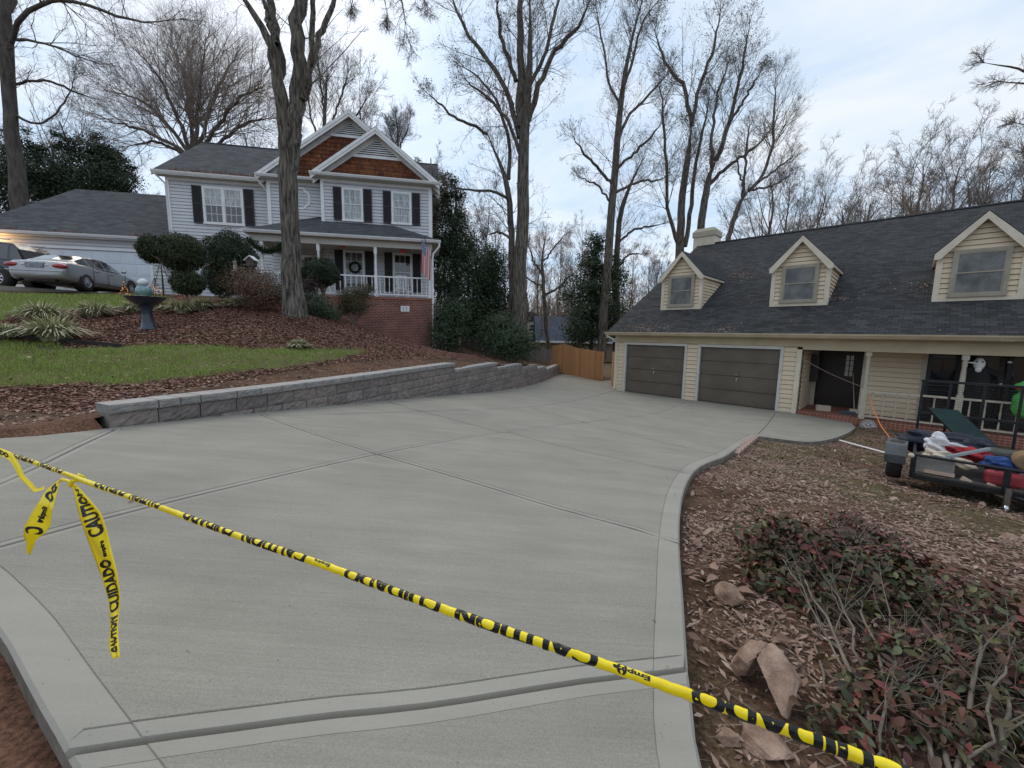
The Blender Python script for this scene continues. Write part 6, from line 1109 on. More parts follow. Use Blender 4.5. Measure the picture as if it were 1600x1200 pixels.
# flag
def flag_mat():
    m = bpy.data.materials.new('striped_flag'); m.use_nodes = True; N, L = nodes(m); b = N['Principled BSDF']; b.inputs['Roughness'].default_value = .7; uv = N.new('ShaderNodeTexCoord'); sp = N.new('ShaderNodeSeparateXYZ'); L.new(uv.outputs['UV'], sp.inputs[0])
    def mth(op, a, v=None, c=None):
        n = N.new('ShaderNodeMath'); n.operation = op; L.new(a, n.inputs[0])
        if v is not None:
            if isinstance(v, (int, float)): n.inputs[1].default_value = v
            else: L.new(v, n.inputs[1])
        return n.outputs[0]
    st = mth('LESS_THAN', mth('MODULO', mth('MULTIPLY', sp.outputs[0], 13), 2), 1)
    def mix(f, a, bb):
        x = N.new('ShaderNodeMix'); x.data_type = 'RGBA'; L.new(f, x.inputs[0])
        for i, c in ((6, a), (7, bb)):
            if isinstance(c, tuple): x.inputs[i].default_value = (*c, 1)
            else: L.new(c, x.inputs[i])
        return x.outputs[2]
    stripes = mix(st, (.62, .55, .53), (.42, .04, .05)); star = mth('GREATER_THAN', mth('MULTIPLY', mth('SINE', mth('MULTIPLY', sp.outputs[0], 60)), mth('SINE', mth('MULTIPLY', sp.outputs[1], 80))), .55)
    cant = mth('MULTIPLY', mth('LESS_THAN', sp.outputs[0], .54), mth('GREATER_THAN', sp.outputs[1], .6)); L.new(mix(cant, stripes, mix(star, (.10, .13, .26), (.65, .65, .68))), b.inputs['Base Color']); return m
ft = Lthing('flag', 'stars-and-stripes flag hanging limp from a slanted pole on the porch corner post', 'flag', -.1, -2.2, 3.35)
b = MB(); b.tube([(0, .02, 0), (-.08, -.3, .45), (-.2, -.85, 1.0)], .018, 8); b.build('pole', M['barkdark'], ft); b = MB(); b.blob((0, 0, .02), (.05, .06, .08), sub=1, nz=0); b.build('bracket', M['metalblack'], ft)
nu, nv = 26, 18; vs = []; uvs = []
for j in range(nv+1):
    for i in range(nu+1):
        u, v = i/nu, j/nv; w = .30*(1-.25*(1-v)); fold = sin(u*13+v*1.5)*.05*(1-v*.3)
        base = Vector((-.2, -.82, .95)).lerp(Vector((-.12, -.35, .45)), u); x = base.x*(1-(1-v)*.1)+(.02)*u; vs.append((base.x+(u-.5)*.30+fold*.6, base.y*(1-(1-v)*.15)+fold*.3+.18*(1-v)*(1-u), base.z-(1-v)*1.35+(1-v)*.42*(1-u)*-.4)); uvs.append((u, v))
fs = [(j*(nu+1)+i, j*(nu+1)+i+1, (j+1)*(nu+1)+i+1, (j+1)*(nu+1)+i) for j in range(nv) for i in range(nu)]; mesh_np('cloth', vs, fs, flag_mat(), ft, True, uv=[uvs[i] for f in fs for i in f])
# ================================================================== THE CREAM HOUSE'S PORCH AND GARDEN
def Rthing(name, label, cat, x, y, z, group=None, rz=0): return thing(name, label, cat, tuple(Rp(x, y, z)), RZ2+rz, group)
PF = RF+.06
t = Rthing('concrete_block', 'pale concrete block lying on the brick porch step by the door', 'block', .95, .75, PF, rz=.3); b = MB(); b.box(-.2, .2, -.1, .1, .002, .19, bev=.008); b.build('block_body', mat('pale_block', (.42, .36, .27), .9, (.5, .43, .33), 9, 5, bump=.5), t)
t = Rthing('broom', 'pale-handled broom leaning in the dark porch entry', 'broom', 1.62, 1.1, PF); b = MB(); b.tube([(-.08, .9, 1.25), (.12, .05, .12)], .013, 8); b.build('handle', M['greypost'], t); b = MB(); b.box(.0, .26, -.03, .07, .0, .13, bev=.01); b.build('bristles', M['greypost'], t)
t = Rthing('dustpan', 'blue-grey dustpan lying beside the broom', 'dustpan', 1.62, .62, PF); b = MB(); b.box(-.2, .2, -.16, .12, .004, .016); b.box(-.2, .2, .105, .12, .016, .09); b.tube([(0, .12, .05), (0, .3, .07)], .015, 6); b.build('pan', mat('bluegrey_plastic', (.06, .08, .11), .5), t)
c = MB(); P0, P1 = Rp(.27, -.03, -.62), Rp(1.93, .02, -1.45); c.tube([P0.lerp(P1, k/8)+Vector((0, 0, -.06*sin(pi*k/8))) for k in range(9)], .008, 6); tag(c.build('pale_cord', mat('dull_pink_cord', (.32, .2, .16), .6)), 'thin pale cord strung across the porch entry', 'cord')
ax = Rp(2.12, -.03, -1.72); bx = atY(1396, 692, 6.9); c = MB(); A = Vector(ax); B = Vector(bx); c.tube([A+Vector((0, 0, .05)), A, A.lerp(B, .3)+Vector((0, 0, -.10)), A.lerp(B, .65)+Vector((0, 0, -.12)), B], .009, 6); tag(c.build('extension_cord', M['orange']), 'orange extension cord running from the porch rail to the trailer', 'cord')
def figure():
    w = Rthing('hanging_ghoul', 'black-robed hanging ghoul decoration with a white long-beaked mask on the porch', 'halloween decoration', 4.28, .45, -1.15); M['robe'] = mat('black_robe', (.008, .008, .009), .8, (.015, .015, .016), 4, 3)
    b = MB(); pr = [(.06, .55), (.16, .5), (.2, .38), (.26, .2), (.3, -.1), (.33, -.5), (.36, -.85)]; b.lathe(pr, 26)
    b.v = [(x*(1+.14*sin(7*atan2(y, x))*(1-(z+.85)/1.5)), y*.6*(1+.14*sin(7*atan2(y, x))*(1-(z+.85)/1.5)), z) for x, y, z in b.v]
    b.tube([(.14, 0, .36), (.38, -.03, .25), (.42, -.05, .05)], [.09, .08, .1], 8); b.tube([(-.14, 0, .36), (-.34, -.03, .2), (-.36, -.05, -.05)], [.09, .08, .1], 8); b.blob((0, .05, .55), (.15, .15, .17), sub=2, nz=.05); b.build('robe', M['robe'], w)
    m = MB(); m.blob((-.01, -.08, .55), (.115, .09, .17), sub=3, nz=.03); m.tube([(-.04, -.14, .56), (-.16, -.2, .575), (-.3, -.22, .59)], [.035, .02, .008], 8); m.blob((-.015, -.12, .40), (.07, .06, .09), sub=2, nz=.05); mk = m.build('mask', mat('white_mask', (.75, .75, .74), .5), w)
    e = MB()
    for s in (-1, 1): e.blob((-.02+s*.048, -.155, .60), (.028, .018, .022), sub=2, nz=0)
    e.build('eye_hole', M['dark'], mk); h = MB(); h.blob((.42, -.07, .03), (.04, .03, .05), sub=1, nz=.2); h.blob((.52, -.03, .62), (.05, .03, .04), sub=1, nz=.3); h.build('glove', M['white'], w)
    c = MB(); c.tube([(0, .05, .7), (0, .1, .93)], .004, 4); c.build('cord', M['dark'], w)
figure()
t = Rthing('green_decoration', 'bright green stuffed holiday decoration with red and white trim on the porch rail', 'decoration', 4.95, -.22, -1.62); M['greenfelt'] = mat('green_plush', (.06, .26, .05), .9, (.10, .38, .09), 9, 4, bump=.6, bscale=50)
b = MB(); b.blob((.1, 0, .08), (.19, .13, .32), sub=3, nz=.12); b.blob((.16, -.02, -.1), (.2, .13, .16), sub=3, nz=.12); b.blob((.08, 0, .5), (.13, .12, .16), sub=3, nz=.06); b.blob((-.02, -.02, .52), (.08, .08, .08), sub=2, nz=.05); b.build('plush_body', M['greenfelt'], t); b = MB(); b.blob((.03, -.09, .47), (.11, .05, .035), sub=2, nz=.3); b.build('red_trim', mat('red_felt', (.45, .02, .02), .8), t); b = MB(); b.blob((.12, -.02, .62), (.1, .09, .05), sub=2, nz=.2); b.build('white_trim', M['white'], t)
t = Rthing('round_paver', 'round pebbled stepping stone leaning against the porch bricks', 'stepping stone', 2.2, -.2, RF-.12); t.rotation_euler = (1.2, 0, RZ2); b = MB(); b.lathe([(0, -.03), (.2, -.03), (.21, 0), (.2, .03), (.15, .035)], 28); b.build('rim', M['cap'], t); b = MB(); b.lathe([(0, .028), (.152, .034)], 24); b.build('pebbles', mat('mixed_pebbles', (.06, .06, .06), .6, (.55, .5, .45), 30, 3, (.45, .55), bump=1, bscale=60), t)
def Eg(px, py): p = hit(lambda x, y: EZ(np.asarray(x), np.asarray(y)), px, py, 20); return Vector(p)
a, b_ = Eg(1312, 690), Eg(1389, 712); c = MB(); c.tube([a+Vector((0, 0, .03)), b_+Vector((0, 0, .04))], .022, 10); tag(c.build('plastic_pipe', M['pipe']), 'white plastic pipe lying on the leaves by the trailer wheel', 'pipe')
# perforated bricks edging the path corner
A, B = Eg(1178, 683), Eg(1143, 711); dirv = (B-A).normalized(); nb = 8
for k in range(nb):
    p = A.lerp(B, (k+.5)/nb)+Vector((.02, 0, .02)); L_ = (B-A).length/nb*.94; t = thing('cored_brick', ['end brick nearest the garage in the row of holed bricks', 'second holed brick from the garage end of the row', 'third holed brick from the garage end', 'fourth holed brick from the garage end', 'fifth holed brick from the garage end', 'sixth holed brick from the garage end', 'holed brick last but one before the curb tip', 'holed brick nearest the curb tip'][k], 'brick', tuple(p), atan2(dirv.y, dirv.x)+random.uniform(-.05, .05), 'holed bricks edging the path corner')
    mb = MB(); mb.box(-L_/2, L_/2, -.1, .1, -.03, .05, bev=.006); mb.build('brick_body', mat('buff_brick%d' % k, (.30, .2, .15), .9, (.42, .31, .25), 8, 5) if k < 1 else bpy.data.materials['buff_brick0'], t); mb = MB()
    for j in (-.05, .0, .05): mb.lathe([(0, .0505), (.017, .0505)], 10, M=Matrix.Translation((0, j, 0)))
    mb.build('core_holes', M['dark'], t)
def stone(label, px, py, Y, sx, sy, sz, seed, rot=(0, 0, 0), zoff=0, m='stone', nz=.16):
    random.seed(seed); p = Eg(px, py) if Y is None else Vector(atY(px, py, Y)); b = MB(); bm = bmesh.new(); bmesh.ops.create_icosphere(bm, subdivisions=4, radius=1); pl = [(Vector([random.gauss(0, 1) for _ in range(3)]).normalized(), random.uniform(.38, .72)) for _ in range(11)]
    for v in bm.verts:
        d = v.co.normalized(); r = 1
        for n_, k in pl:
            c = d.dot(n_)
            if c > .05: r = min(r, k/c)
        r *= 1+.035*sin(11*d.x+seed)*sin(9*d.y)+.02*sin(25*d.z+7*d.x); v.co = Vector((d.x*sx*r, d.y*sy*r, d.z*sz*r))
    vs = [v.co.copy() for v in bm.verts]; fs = [[v.index for v in f.verts] for f in bm.faces]; bm.free(); b.add(vs, fs, 0, False); o = b.build('stone', M[m]); o.location = p+Vector((0, 0, zoff)); o.rotation_euler = rot; o.rotation_euler = rot; tag(o, label, 'stone', 'stones along the driveway bed'); return o
stone('pale jagged stone nearest the shrub above the others', 1140, 940, None, .09, .14, .06, 1, (.5, .2, .3), .05, 'stone')
stone('small round tan cobble beside the curb joint', 1089, 855, None, .055, .04, .03, 2, (0, 0, .2), .02, 'stone', .03)
stone('rust-coloured leaning rock left of the big slab', 1172, 1045, None, .11, .08, .17, 3, (.3, -.25, .5), .05)
stone('big tan slab tilted under the shrub stems', 1212, 1090, None, .11, .165, .05, 4, (.6, .2, .25), .08)
stone('low brown rock just below the caution tape', 1200, 1165, None, .15, .09, .06, 5, (0, .1, -.5), .01)
stone('broken grey-brown stone between the curb and the tape', 1140, 1160, None, .06, .05, .05, 6, (.3, .3, 0), .01)
stone('flat grey rock lying under the trailer hitch', 1575, 842, None, .16, .09, .05, 7, (0, 0, .3), .01)
stone('low brown stone in the leaves left of the trailer wheel', 1355, 772, None, .12, .06, .03, 8, (0, 0, -.4), 0)
stone('grey flattened scrap on the leaves before the trailer wheel', 1350, 736, None, .2, .08, .025, 9, (0, 0, -.2), .01, 'cap')
# ================================================================== TRAILER
def trailer():
    O = Vector(atY(1423, 750, 5.62)); u = Vector((.70, -.714, 0)); rz = atan2(u.y, u.x); z0 = -1.95; O.z = z0
    T = thing('utility_trailer', 'small black utility trailer with an upright mesh ramp parked in the garden', 'trailer', tuple(O), rz); Wd, Ln = 1.5, 2.45; k = M['metalblack']
    f = MB()
    for y in (0, Ln): f.box(0, Wd, y-.025, y+.025, -.03, .03); 
    for x in (0, Wd): f.box(x-.025, x+.025, .026, Ln-.026, -.029, .029)
    for y in (.6, 1.2, 1.8): f.box(.026, Wd-.026, y-.02, y+.02, -.025, .02)
    f.build('frame', k, T); d = MB(); d.box(.03, Wd-.03, .03, Ln-.03, .031, .05); d.build('deck', mat('deck_board', (.05, .045, .04), .9, (.1, .085, .07), 6, 4), T)
    for (a, b) in (((0, 0), (Wd, 0)), ((0, 0), (0, Ln)), ((Wd, 0), (Wd, Ln))):
        r = MB(); r.tube([(a[0], a[1], .32), (b[0], b[1], .32)], .022, 6); r.build('rail', k, T)
    for x, y in ((0, 0), (.86, 0), (Wd, 0), (0, Ln), (Wd, Ln), (0, 1.2), (Wd, 1.2)): p = MB(); p.box(x-.03, x+.03, y-.028, y+.028, .033, .31); p.build('post', k, T)
    g = MB(); y = Ln+.04
    for x in (.0, .35, .75, 1.15, Wd): g.box(x-.018, x+.018, y-.015, y+.02, -.02, 1.22)
    g.box(-.03, Wd+.03, y-.018, y+.018, 1.2, 1.24); g.box(0, Wd, y-.018, y+.018, .6, .64); gate = g.build('ramp_gate', k, T); w = MB()
    for i in range(26): zz = .02+i*.045; w.tube([(0, y, zz), (Wd, y, zz)], .003, 3, cap=False)
    w.build('ramp_mesh', k, gate)
    for x, s in ((-.2, -1), (Wd+.2, 1)):
        R = .30; yw = .62; t = MB(); Tm = Matrix.Translation((x, yw, -.20+R-.02)) @ Matrix.Rotation(pi/2, 4, 'Y'); t.lathe([(R*.55, -.085), (R*.93, -.09), (R, -.06), (R, .06), (R*.93, .09), (R*.55, .085)], 30, M=Tm); wh = t.build('wheel', M['rubber'], T); t = MB(); t.lathe([(0, -.04), (R*.56, -.04), (R*.56, .04), (0, .04)], 20, M=Tm); t.build('rim', M['greypost'], wh)
        c = MB(); pts = [(yw-.38, .10), (yw-.39, .22), (yw-.27, .36), (yw+.26, .36), (yw+.40, .2), (yw+.40, .05)]; a, b = x-.12, x+.12
        for (ya, za), (yb, zb) in zip(pts[:-1], pts[1:]): c.add([(a, ya, za), (b, ya, za), (b, yb, zb), (a, yb, zb), (a, ya*.99+yw*.01, za-.012), (b, ya*.99+yw*.01, za-.012), (b, yb*.99+yw*.01, zb-.012), (a, yb*.99+yw*.01, zb-.012)], [(0, 1, 2, 3), (7, 6, 5, 4), (0, 4, 5, 1), (2, 6, 7, 3), (0, 3, 7, 4), (1, 5, 6, 2)])
        c.build('fender', mat('grey_fender', (.06, .065, .07), .5, (.10, .105, .11), 6, 4), T)
    h = MB(); h.tube([(.95, 0, -.03), (1.5, -.6, -.03)], .03, 6); h.tube([(Wd, 0, -.03), (1.56, -.6, -.03)], .03, 6); h.build('tongue', k, T); j = MB(); j.tube([(.88, -.12, -.17), (.88, -.12, .1)], .035, 8); j.lathe([(0, -.02), (.06, -.02), (.06, .02), (0, .02)], 14, M=Matrix.Translation((.88, -.12, -.17)) @ Matrix.Rotation(pi/2, 4, 'Y')); j.build('jack', M['chrome'], T)
    l = MB(); l.lathe([(0, -.02), (.03, -.02), (.035, .01), (0, .015)], 14, M=Matrix.Translation((-.03, -.03, .31)) @ Matrix.Rotation(pi/2, 4, 'X')); l.build('marker_lamp', M['offwhite'], T)
    W_ = lambda x, y, z: Matrix.Translation(O) @ Matrix.Rotation(rz, 4, 'Z') @ Vector((x, y, z))
    def item(name, label, cat, x, y, z, build, rot=0):
        t = thing(name, label, cat, tuple(W_(x, y, z)), rz+rot, 'junk loaded on the trailer'); build(t); return t
    def cloth(c, r, mcol, mcol2, nz=.35, seed=1, extra=()):
        def f(t):
            random.seed(seed); b = MB(); b.blob(c, r, sub=4, nz=nz)
            for c2, r2 in extra: b.blob(c2, r2, sub=3, nz=nz)
            b.build('fabric', mat('cloth_%d' % seed, mcol, .8, mcol2, 12, 5, bump=.8, bscale=14, bdist=.03), t)
        return f
    item('plastic_bag', 'crumpled white plastic bag on the trailer load behind the fender', 'bag', .2, .5, .36, cloth((0, 0, .06), (.13, .1, .12), (.62, .6, .62), (.75, .72, .74), .4, 11, [((.12, -.02, .1), (.13, .04, .03)), ((.02, 0, .16), (.08, .07, .05))]))
    item('cream_sack', 'lumpy cream-coloured sack below the white bag', 'sack', .26, .3, .22, cloth((0, 0, .05), (.16, .11, .1), (.5, .42, .32), (.62, .54, .43), .35, 12, [((.24, -.03, .02), (.12, .09, .07))]))
    item('red_jacket', 'red crumpled jacket in the middle of the trailer load', 'jacket', .5, .62, .33, cloth((0, 0, 0), (.2, .14, .09), (.25, .012, .02), (.42, .03, .035), .45, 13, [((.18, -.05, -.01), (.14, .06, .05))]))
    item('navy_tarp', 'dark navy bundle with hose loops at the back of the load', 'bundle', .3, 1.1, .38, cloth((0, 0, .02), (.42, .28, .12), (.012, .015, .025), (.03, .035, .05), .3, 14, [((.35, -.1, .02), (.14, .12, .1)), ((-.3, -.1, -.08), (.2, .14, .1))]))
    item('blue_bag', 'blue cloth bag right of the centre of the trailer load', 'bag', .82, .42, .28, cloth((0, 0, 0), (.15, .1, .1), (.015, .05, .16), (.03, .09, .28), .3, 15))
    item('red_toolbox', 'dull red rounded tool case on the trailer deck behind the post', 'tool case', .86, .22, .15, lambda t: (MB().box(-.17, .17, -.09, .09, -.1, .08, bev=.04).build('case', mat('dull_red', (.28, .03, .04), .6, (.36, .05, .06), 8, 4), t), MB().tube([(-.08, 0, .08), (-.06, 0, .13), (.06, 0, .13), (.08, 0, .08)], .012, 6).build('handle', M['metalblack'], t)))
    item('metal_sheet', 'square grey sheet standing at the left end of the deck', 'panel', .22, .12, .18, lambda t: bevelmod(MB().box(-.19, .19, -.012, .012, -.12, .13).build('sheet', M['cap'], t), .004), 0)
    item('wood_offcuts', 'pale timber offcuts lying on the trailer deck', 'timber', .42, .14, .06, lambda t: (MB().box(-.3, .0, -.04, .03, 0, .05, bev=.004).build('board', mat('pale_wood', (.5, .36, .27), .8, (.62, .47, .37), 5, 4, stretch=(.4, 4, 4)), t), MB().box(.05, .26, -.06, .04, .0, .07, M=Matrix.Rotation(.5, 4, 'Y'), bev=.004).build('board', bpy.data.materials['pale_wood'], t), MB().box(.28, .5, -.05, .02, .01, .12, M=Matrix.Rotation(.35, 4, 'Y'), bev=.004).build('board', bpy.data.materials['pale_wood'], t)))
    item('rope_spool', 'tan coiled roll lying on its side at the right of the load', 'roll', 1.02, .24, .42, lambda t: (MB().lathe([(.03, -.16), (.09, -.16), (.115, -.14), (.115, .12), (.09, .14), (.03, .14)], 26, M=Matrix.Rotation(pi/2, 4, 'X')).build('coil', mat('tan_coil', (.17, .11, .055), .8, (.27, .18, .1), 3, 4, stretch=(1, 12, 1), bump=.8, bscale=9), t), MB().lathe([(0, .145), (.032, .145)], 14, M=Matrix.Rotation(pi/2, 4, 'X')).build('core', M['dark'], t)))
    item('machine', 'dark engine-driven yard machine at the right end of the load', 'machine', 1.0, .72, .32, lambda t: (MB().box(-.3, .32, -.16, .16, -.12, .12, bev=.05).build('housing', mat('dusty_black', (.035, .035, .03), .6, (.07, .065, .055), 7, 4), t), MB().blob((.22, -.02, .17), (.12, .11, .1), sub=3, nz=.1).build('engine', mat('dull_alloy', (.16, .17, .19), .45, (.1, .1, .11), 10, 4, metal=.5), t)))
    item('grey_pole', 'short grey bar leaning from the rail up onto the load', 'bar', .3, .02, .34, lambda t: MB().prism([(0, 0, 0), (.04, 0, 0), (.42, .3, .14), (.38, .3, .14)], (0, .02, .03)).build('bar', mat('worn_steel', (.17, .18, .19), .5, (.26, .27, .28), 6, 4), t))
    a, b = Vector(atY(1478, 642, 6.9)), Vector(atY(1552, 712, 5.95)); t = thing('green_chute', 'dark green folded metal chute propped diagonally on the load', 'chute', tuple(b)); e = a-b; w = Vector((.70, -.714, 0)); n = e.cross(w).normalized(); s = MB()
    for q, (w0, w1, h0, h1) in enumerate(((-.2, .17, 0, 0), (.17, .2, 0, .11), (-.2, -.17, .0, .06))): p = [w*w0+n*h0, w*w1+n*h1, w*w1+n*(h1+.02), w*w0+n*(h0+.02)]; s.prism([v*(1.0) for v in p], e*1.05)
    s.build('chute_sheet', mat('dark_green_paint', (.004, .016, .016), .5, (.006, .026, .024), 5, 4, spec=.2), t); tag(t, group='junk loaded on the trailer')
trailer()
# ================================================================== FOREGROUND SHRUBS
def nandina(label, px, py, Y, blobs, n, seed, stems, red=.1, size=.056):
    rng = np.random.default_rng(seed); b = Eg(px, py); base = np.array(b); root = thing('leafy_shrub', label, 'shrub', tuple(base), group='shrubs in the garden bed by the curb'); bl = []
    for x, y, rx, ry, yy in blobs: p = atY(x, y, yy); s = (p@F_)/FPX; bl.append((*(p-base), rx*s, rx*s*.8, ry*s))
    B = np.array(bl); vol = B[:, 3]*B[:, 5]*1.; nc = n//7; c = rng.choice(len(B), nc, p=vol/vol.sum()); d = rng.normal(size=(nc, 3)); d /= np.linalg.norm(d, axis=1)[:, None]; C = B[c, :3]+d*B[c, 3:]*(rng.uniform(.05, 1.05, nc)**.45)[:, None]; C[:, 2] = np.maximum(C[:, 2], .03)
    w = np.repeat(np.arange(nc), 7); m = len(w); P = C[w]+rng.normal(size=(m, 3))*np.array([.035, .035, .028]); N_ = np.tile(UP, (m, 1))*1.1+d[w]*.6; isred = (rng.uniform(0, 1, nc) < red)[w]
    for k, (sel, mm, nm) in enumerate(((~isred, 'nandina', 'leaves'), (isred, 'nandina2', 'red_leaves'))):
        V, Fa = cards(P[sel], rng.uniform(.6, 1.35, sel.sum())*size, N_[sel], 1.25, LEAFO, rng); o = mesh_np(nm, V, Fa, M[mm], root, smooth=True); 
        if k: o['label'] = 'reddened new leaves'
    tb = TB(); kk = 9; S = []; R = []
    for (sx, sy, yy, tx, ty, ty2) in stems:
        p0 = Eg(sx, sy); p1 = Vector(atY(tx, ty, ty2)); q = [Vector(p0).lerp(p1, i/(kk-1))+Vector((rng.normal(0, .012), rng.normal(0, .012), .06*sin(pi*i/(kk-1)))) for i in range(kk)]; S.append([list(v-Vector(base)) for v in q]); R.append(np.linspace(.0085, .0035, kk)*rng.uniform(.7, 1.2))
    S = np.array(S); R = np.array(R); tb.add(S, R, 6); P1, R1 = kids(S, R, 3, 35, .4, .25, .6, 6, .15, .3, rng, .0018); tb.add(P1, R1, 4)
    st = rng.integers(0, len(S), 130); tgt = C[rng.integers(0, nc, 130)]; s0 = S[st, rng.integers(4, kk, 130)]; ss = np.linspace(0, 1, 5)[None, :, None]; PP = s0[:, None]*(1-ss)+tgt[:, None]*ss; PP[:, 1:-1] += rng.normal(size=PP[:, 1:-1].shape)*.012; tb.add(PP, np.full((130, 5), .0014), 3); tb.build('stems', M['stem'], root); return root
nandina('leafy green and red shrub above the leaning rocks, its bare stems showing', 1330, 1090, 1.9, [(1235,838,55,26,2.55),(1195,850,45,24,2.5),(1290,880,75,48,2.4),(1230,930,55,60,2.25),(1340,950,80,60,2.2),(1270,980,60,55,2.1),(1190,930,22,60,2.3),(1400,920,60,40,2.4)], 6600, 91,
  [(1375,1150,1.6,1265,960,2.1),(1385,1150,1.6,1290,900,2.2),(1390,1155,1.6,1340,930,2.1),(1370,1150,1.6,1240,880,2.3),(1330,1120,1.7,1300,1000,2.0),(1400,1150,1.6,1380,940,2.2),(1372,1148,1.6,1210,860,2.4),(1290,1080,1.8,1250,960,2.1)], .2)
nandina('tall reddish twiggy shrub sticking up at the top of the garden bed', 1300, 900, 2.7, [(1340,835,40,34,2.9),(1310,820,28,18,2.95),(1375,860,34,30,2.8)], 1100, 92, [(1330,930,2.4,1340,830,2.9),(1330,930,2.4,1310,815,2.9),(1335,930,2.4,1370,850,2.9)], .65, .04)
nandina('low spreading shrub filling the lower right corner with grey-green leaves', 1500, 1150, 1.5, [(1500,960,110,60,2.0),(1440,1060,90,70,1.6),(1560,1050,90,90,1.6),(1380,1110,60,60,1.45),(1500,1150,110,60,1.35),(1600,1150,80,80,1.35),(1330,1170,60,30,1.3)], 3900, 93,
  [(1480,1230,1.3,1450,1020,1.7),(1500,1230,1.3,1540,960,1.8),(1520,1240,1.3,1590,1000,1.6),(1470,1230,1.3,1400,1060,1.6),(1560,1230,1.3,1560,1060,1.5),(1350,1200,1.3,1350,1060,1.6),(1355,1200,1.3,1410,1060,1.5)], .16, .05)
# ================================================================== CAUTION TAPE
M['yellow'] = mat('yellow_film', (.93, .68, .0), .3, (1., .78, .01), 6, 3, spec=.5, bump=.12, bscale=60, coat=.2)
M['ink'] = mat('black_ink', (.008, .008, .009), .35, spec=.4)
def text_mesh(s, w, h, bold=.02):
    """flat lettering in a w x h box with its lower left at 0, cut finely so it can follow the film"""
    cu = bpy.data.curves.new('t', 'FONT'); cu.body = s; cu.size = 1; cu.offset = bold; cu.resolution_u = 4; ob = bpy.data.objects.new('t', cu); COL.objects.link(ob); dg = bpy.context.evaluated_depsgraph_get(); dg.update(); me = bpy.data.meshes.new_from_object(ob.evaluated_get(dg)); bpy.data.objects.remove(ob)
    co_ = np.array([v.co[:2] for v in me.vertices]); lo, hi = co_.min(0), co_.max(0); bm = bmesh.new(); bm.from_mesh(me)
    for v in bm.verts: v.co = Vector(((v.co.x-lo[0])/(hi[0]-lo[0])*w, (v.co.y-lo[1])/(hi[1]-lo[1])*h, 0))
    bmesh.ops.triangulate(bm, faces=bm.faces[:])
    for ax, L_, n in ((1, h, 9), (0, w, max(4, int(w/.012)))):
        for i in range(1, n):
            c = Vector((0, 0, 0)); c[ax] = L_*i/n+1e-5; nn = Vector((0, 0, 0)); nn[ax] = 1; bmesh.ops.bisect_plane(bm, geom=bm.verts[:]+bm.edges[:]+bm.faces[:], plane_co=c, plane_no=nn)
    bmesh.ops.triangulate(bm, faces=bm.faces[:]); bm.verts.index_update(); V = [(v.co.x, v.co.y) for v in bm.verts]; F = [[v.index for v in f.verts] for f in bm.faces]; bm.free(); bpy.data.meshes.remove(me); return V, F
WT = .076; PER = .044
A_ = Vector(atZ(-260, 606, -.48)); B_ = Vector(atZ(1462, 1223, -.53)); TL = (B_-A_).length; ux_ = (B_-A_).normalized()
view = Vector((0, 0, 1)); nrm_ = view.cross(ux_).normalized()  # horizontal, across the tape
if nrm_.y > 0: nrm_ = -nrm_                                    # towards the viewer
up_ = ux_.cross(nrm_).normalized(); up_ = up_ if up_.z > 0 else -up_
def s_of(px):   # distance along the line at which the photo column px is met
    lo, hi = 0, TL
    for _ in range(40):
        m = (lo+hi)/2; p = np.array(A_+ux_*m); x = 800+FPX*(p@R_)/(p@F_)
        if x < px: lo = m
        else: hi = m
    return lo
S1_, S2_ = s_of(300), s_of(560)
def surf(s, w, off=0):
    k = s/TL; ph = 2*pi*w/PER-2.25-1.0*min(1, max(0, (S2_-s)/(S2_-S1_)))+.35*sin(k*5+1)+.15*sin(k*17); a = .0088*(1+.04*sin(s*13)+.02*sin(s*41+1)); b = .0050*(1+.12*sin(s*21)); wr = .00035*sin(s*190+9*w/PER)+.00025*sin(s*333+14*w/PER)
    c = A_+ux_*s+Vector((0, 0, -.012*sin(pi*k)+.0015*sin(s*9))); return c+up_*((a+off+wr)*cos(ph))+nrm_*((b+off+wr)*sin(ph)*1.25)
T_ = thing('caution_tape', 'yellow and black caution tape stretched across the driveway in the foreground', 'caution tape', tuple(A_)); O_ = Vector(A_)
ns, nw = int(TL/.006), 18; vs = [surf(TL*i/ns, PER*j/nw)-O_ for i in range(ns+1) for j in range(nw)]; fs = [(i*nw+j, i*nw+(j+1) % nw, (i+1)*nw+(j+1) % nw, (i+1)*nw+j) for i in range(ns) for j in range(nw)]
b = MB(); b.add(vs, fs, 0, True); b.build('film', M['yellow'], T_)
def word(s, pa, pb, h=.035, w0=.0045, bold=.05):   # reads from column pa leftwards to pb, upside down to the viewer
    sa, sb = s_of(pa), s_of(pb); V, F = text_mesh(s, abs(sa-sb), h, bold); q = MB(); q.add([surf(sa-x, w0+y, .0004)-O_ for x, y in V], F); q.build('lettering', M['ink'], T_)
for s, pa, pb in (('CUIDADO', 1425, 1080), ('CAUTION', 935, 713), ('CUIDADO', 690, 541), ('CAUTION', 480, 380), ('CUIDADO', 366, 288), ('CAUTION', 252, 205), ('CUIDADO', 198, 150), ('CAUTION', 100, 62), ('CUIDADO', 55, 18), ('CAUTION', -8, -60)): word(s, pa, pb)
for pa in (1046, 523, 276, 130): word('Empire', pa-(30 if pa > 1000 else 6), pa-(88 if pa > 1000 else 30 if pa > 500 else 14), .008, .017, .04)
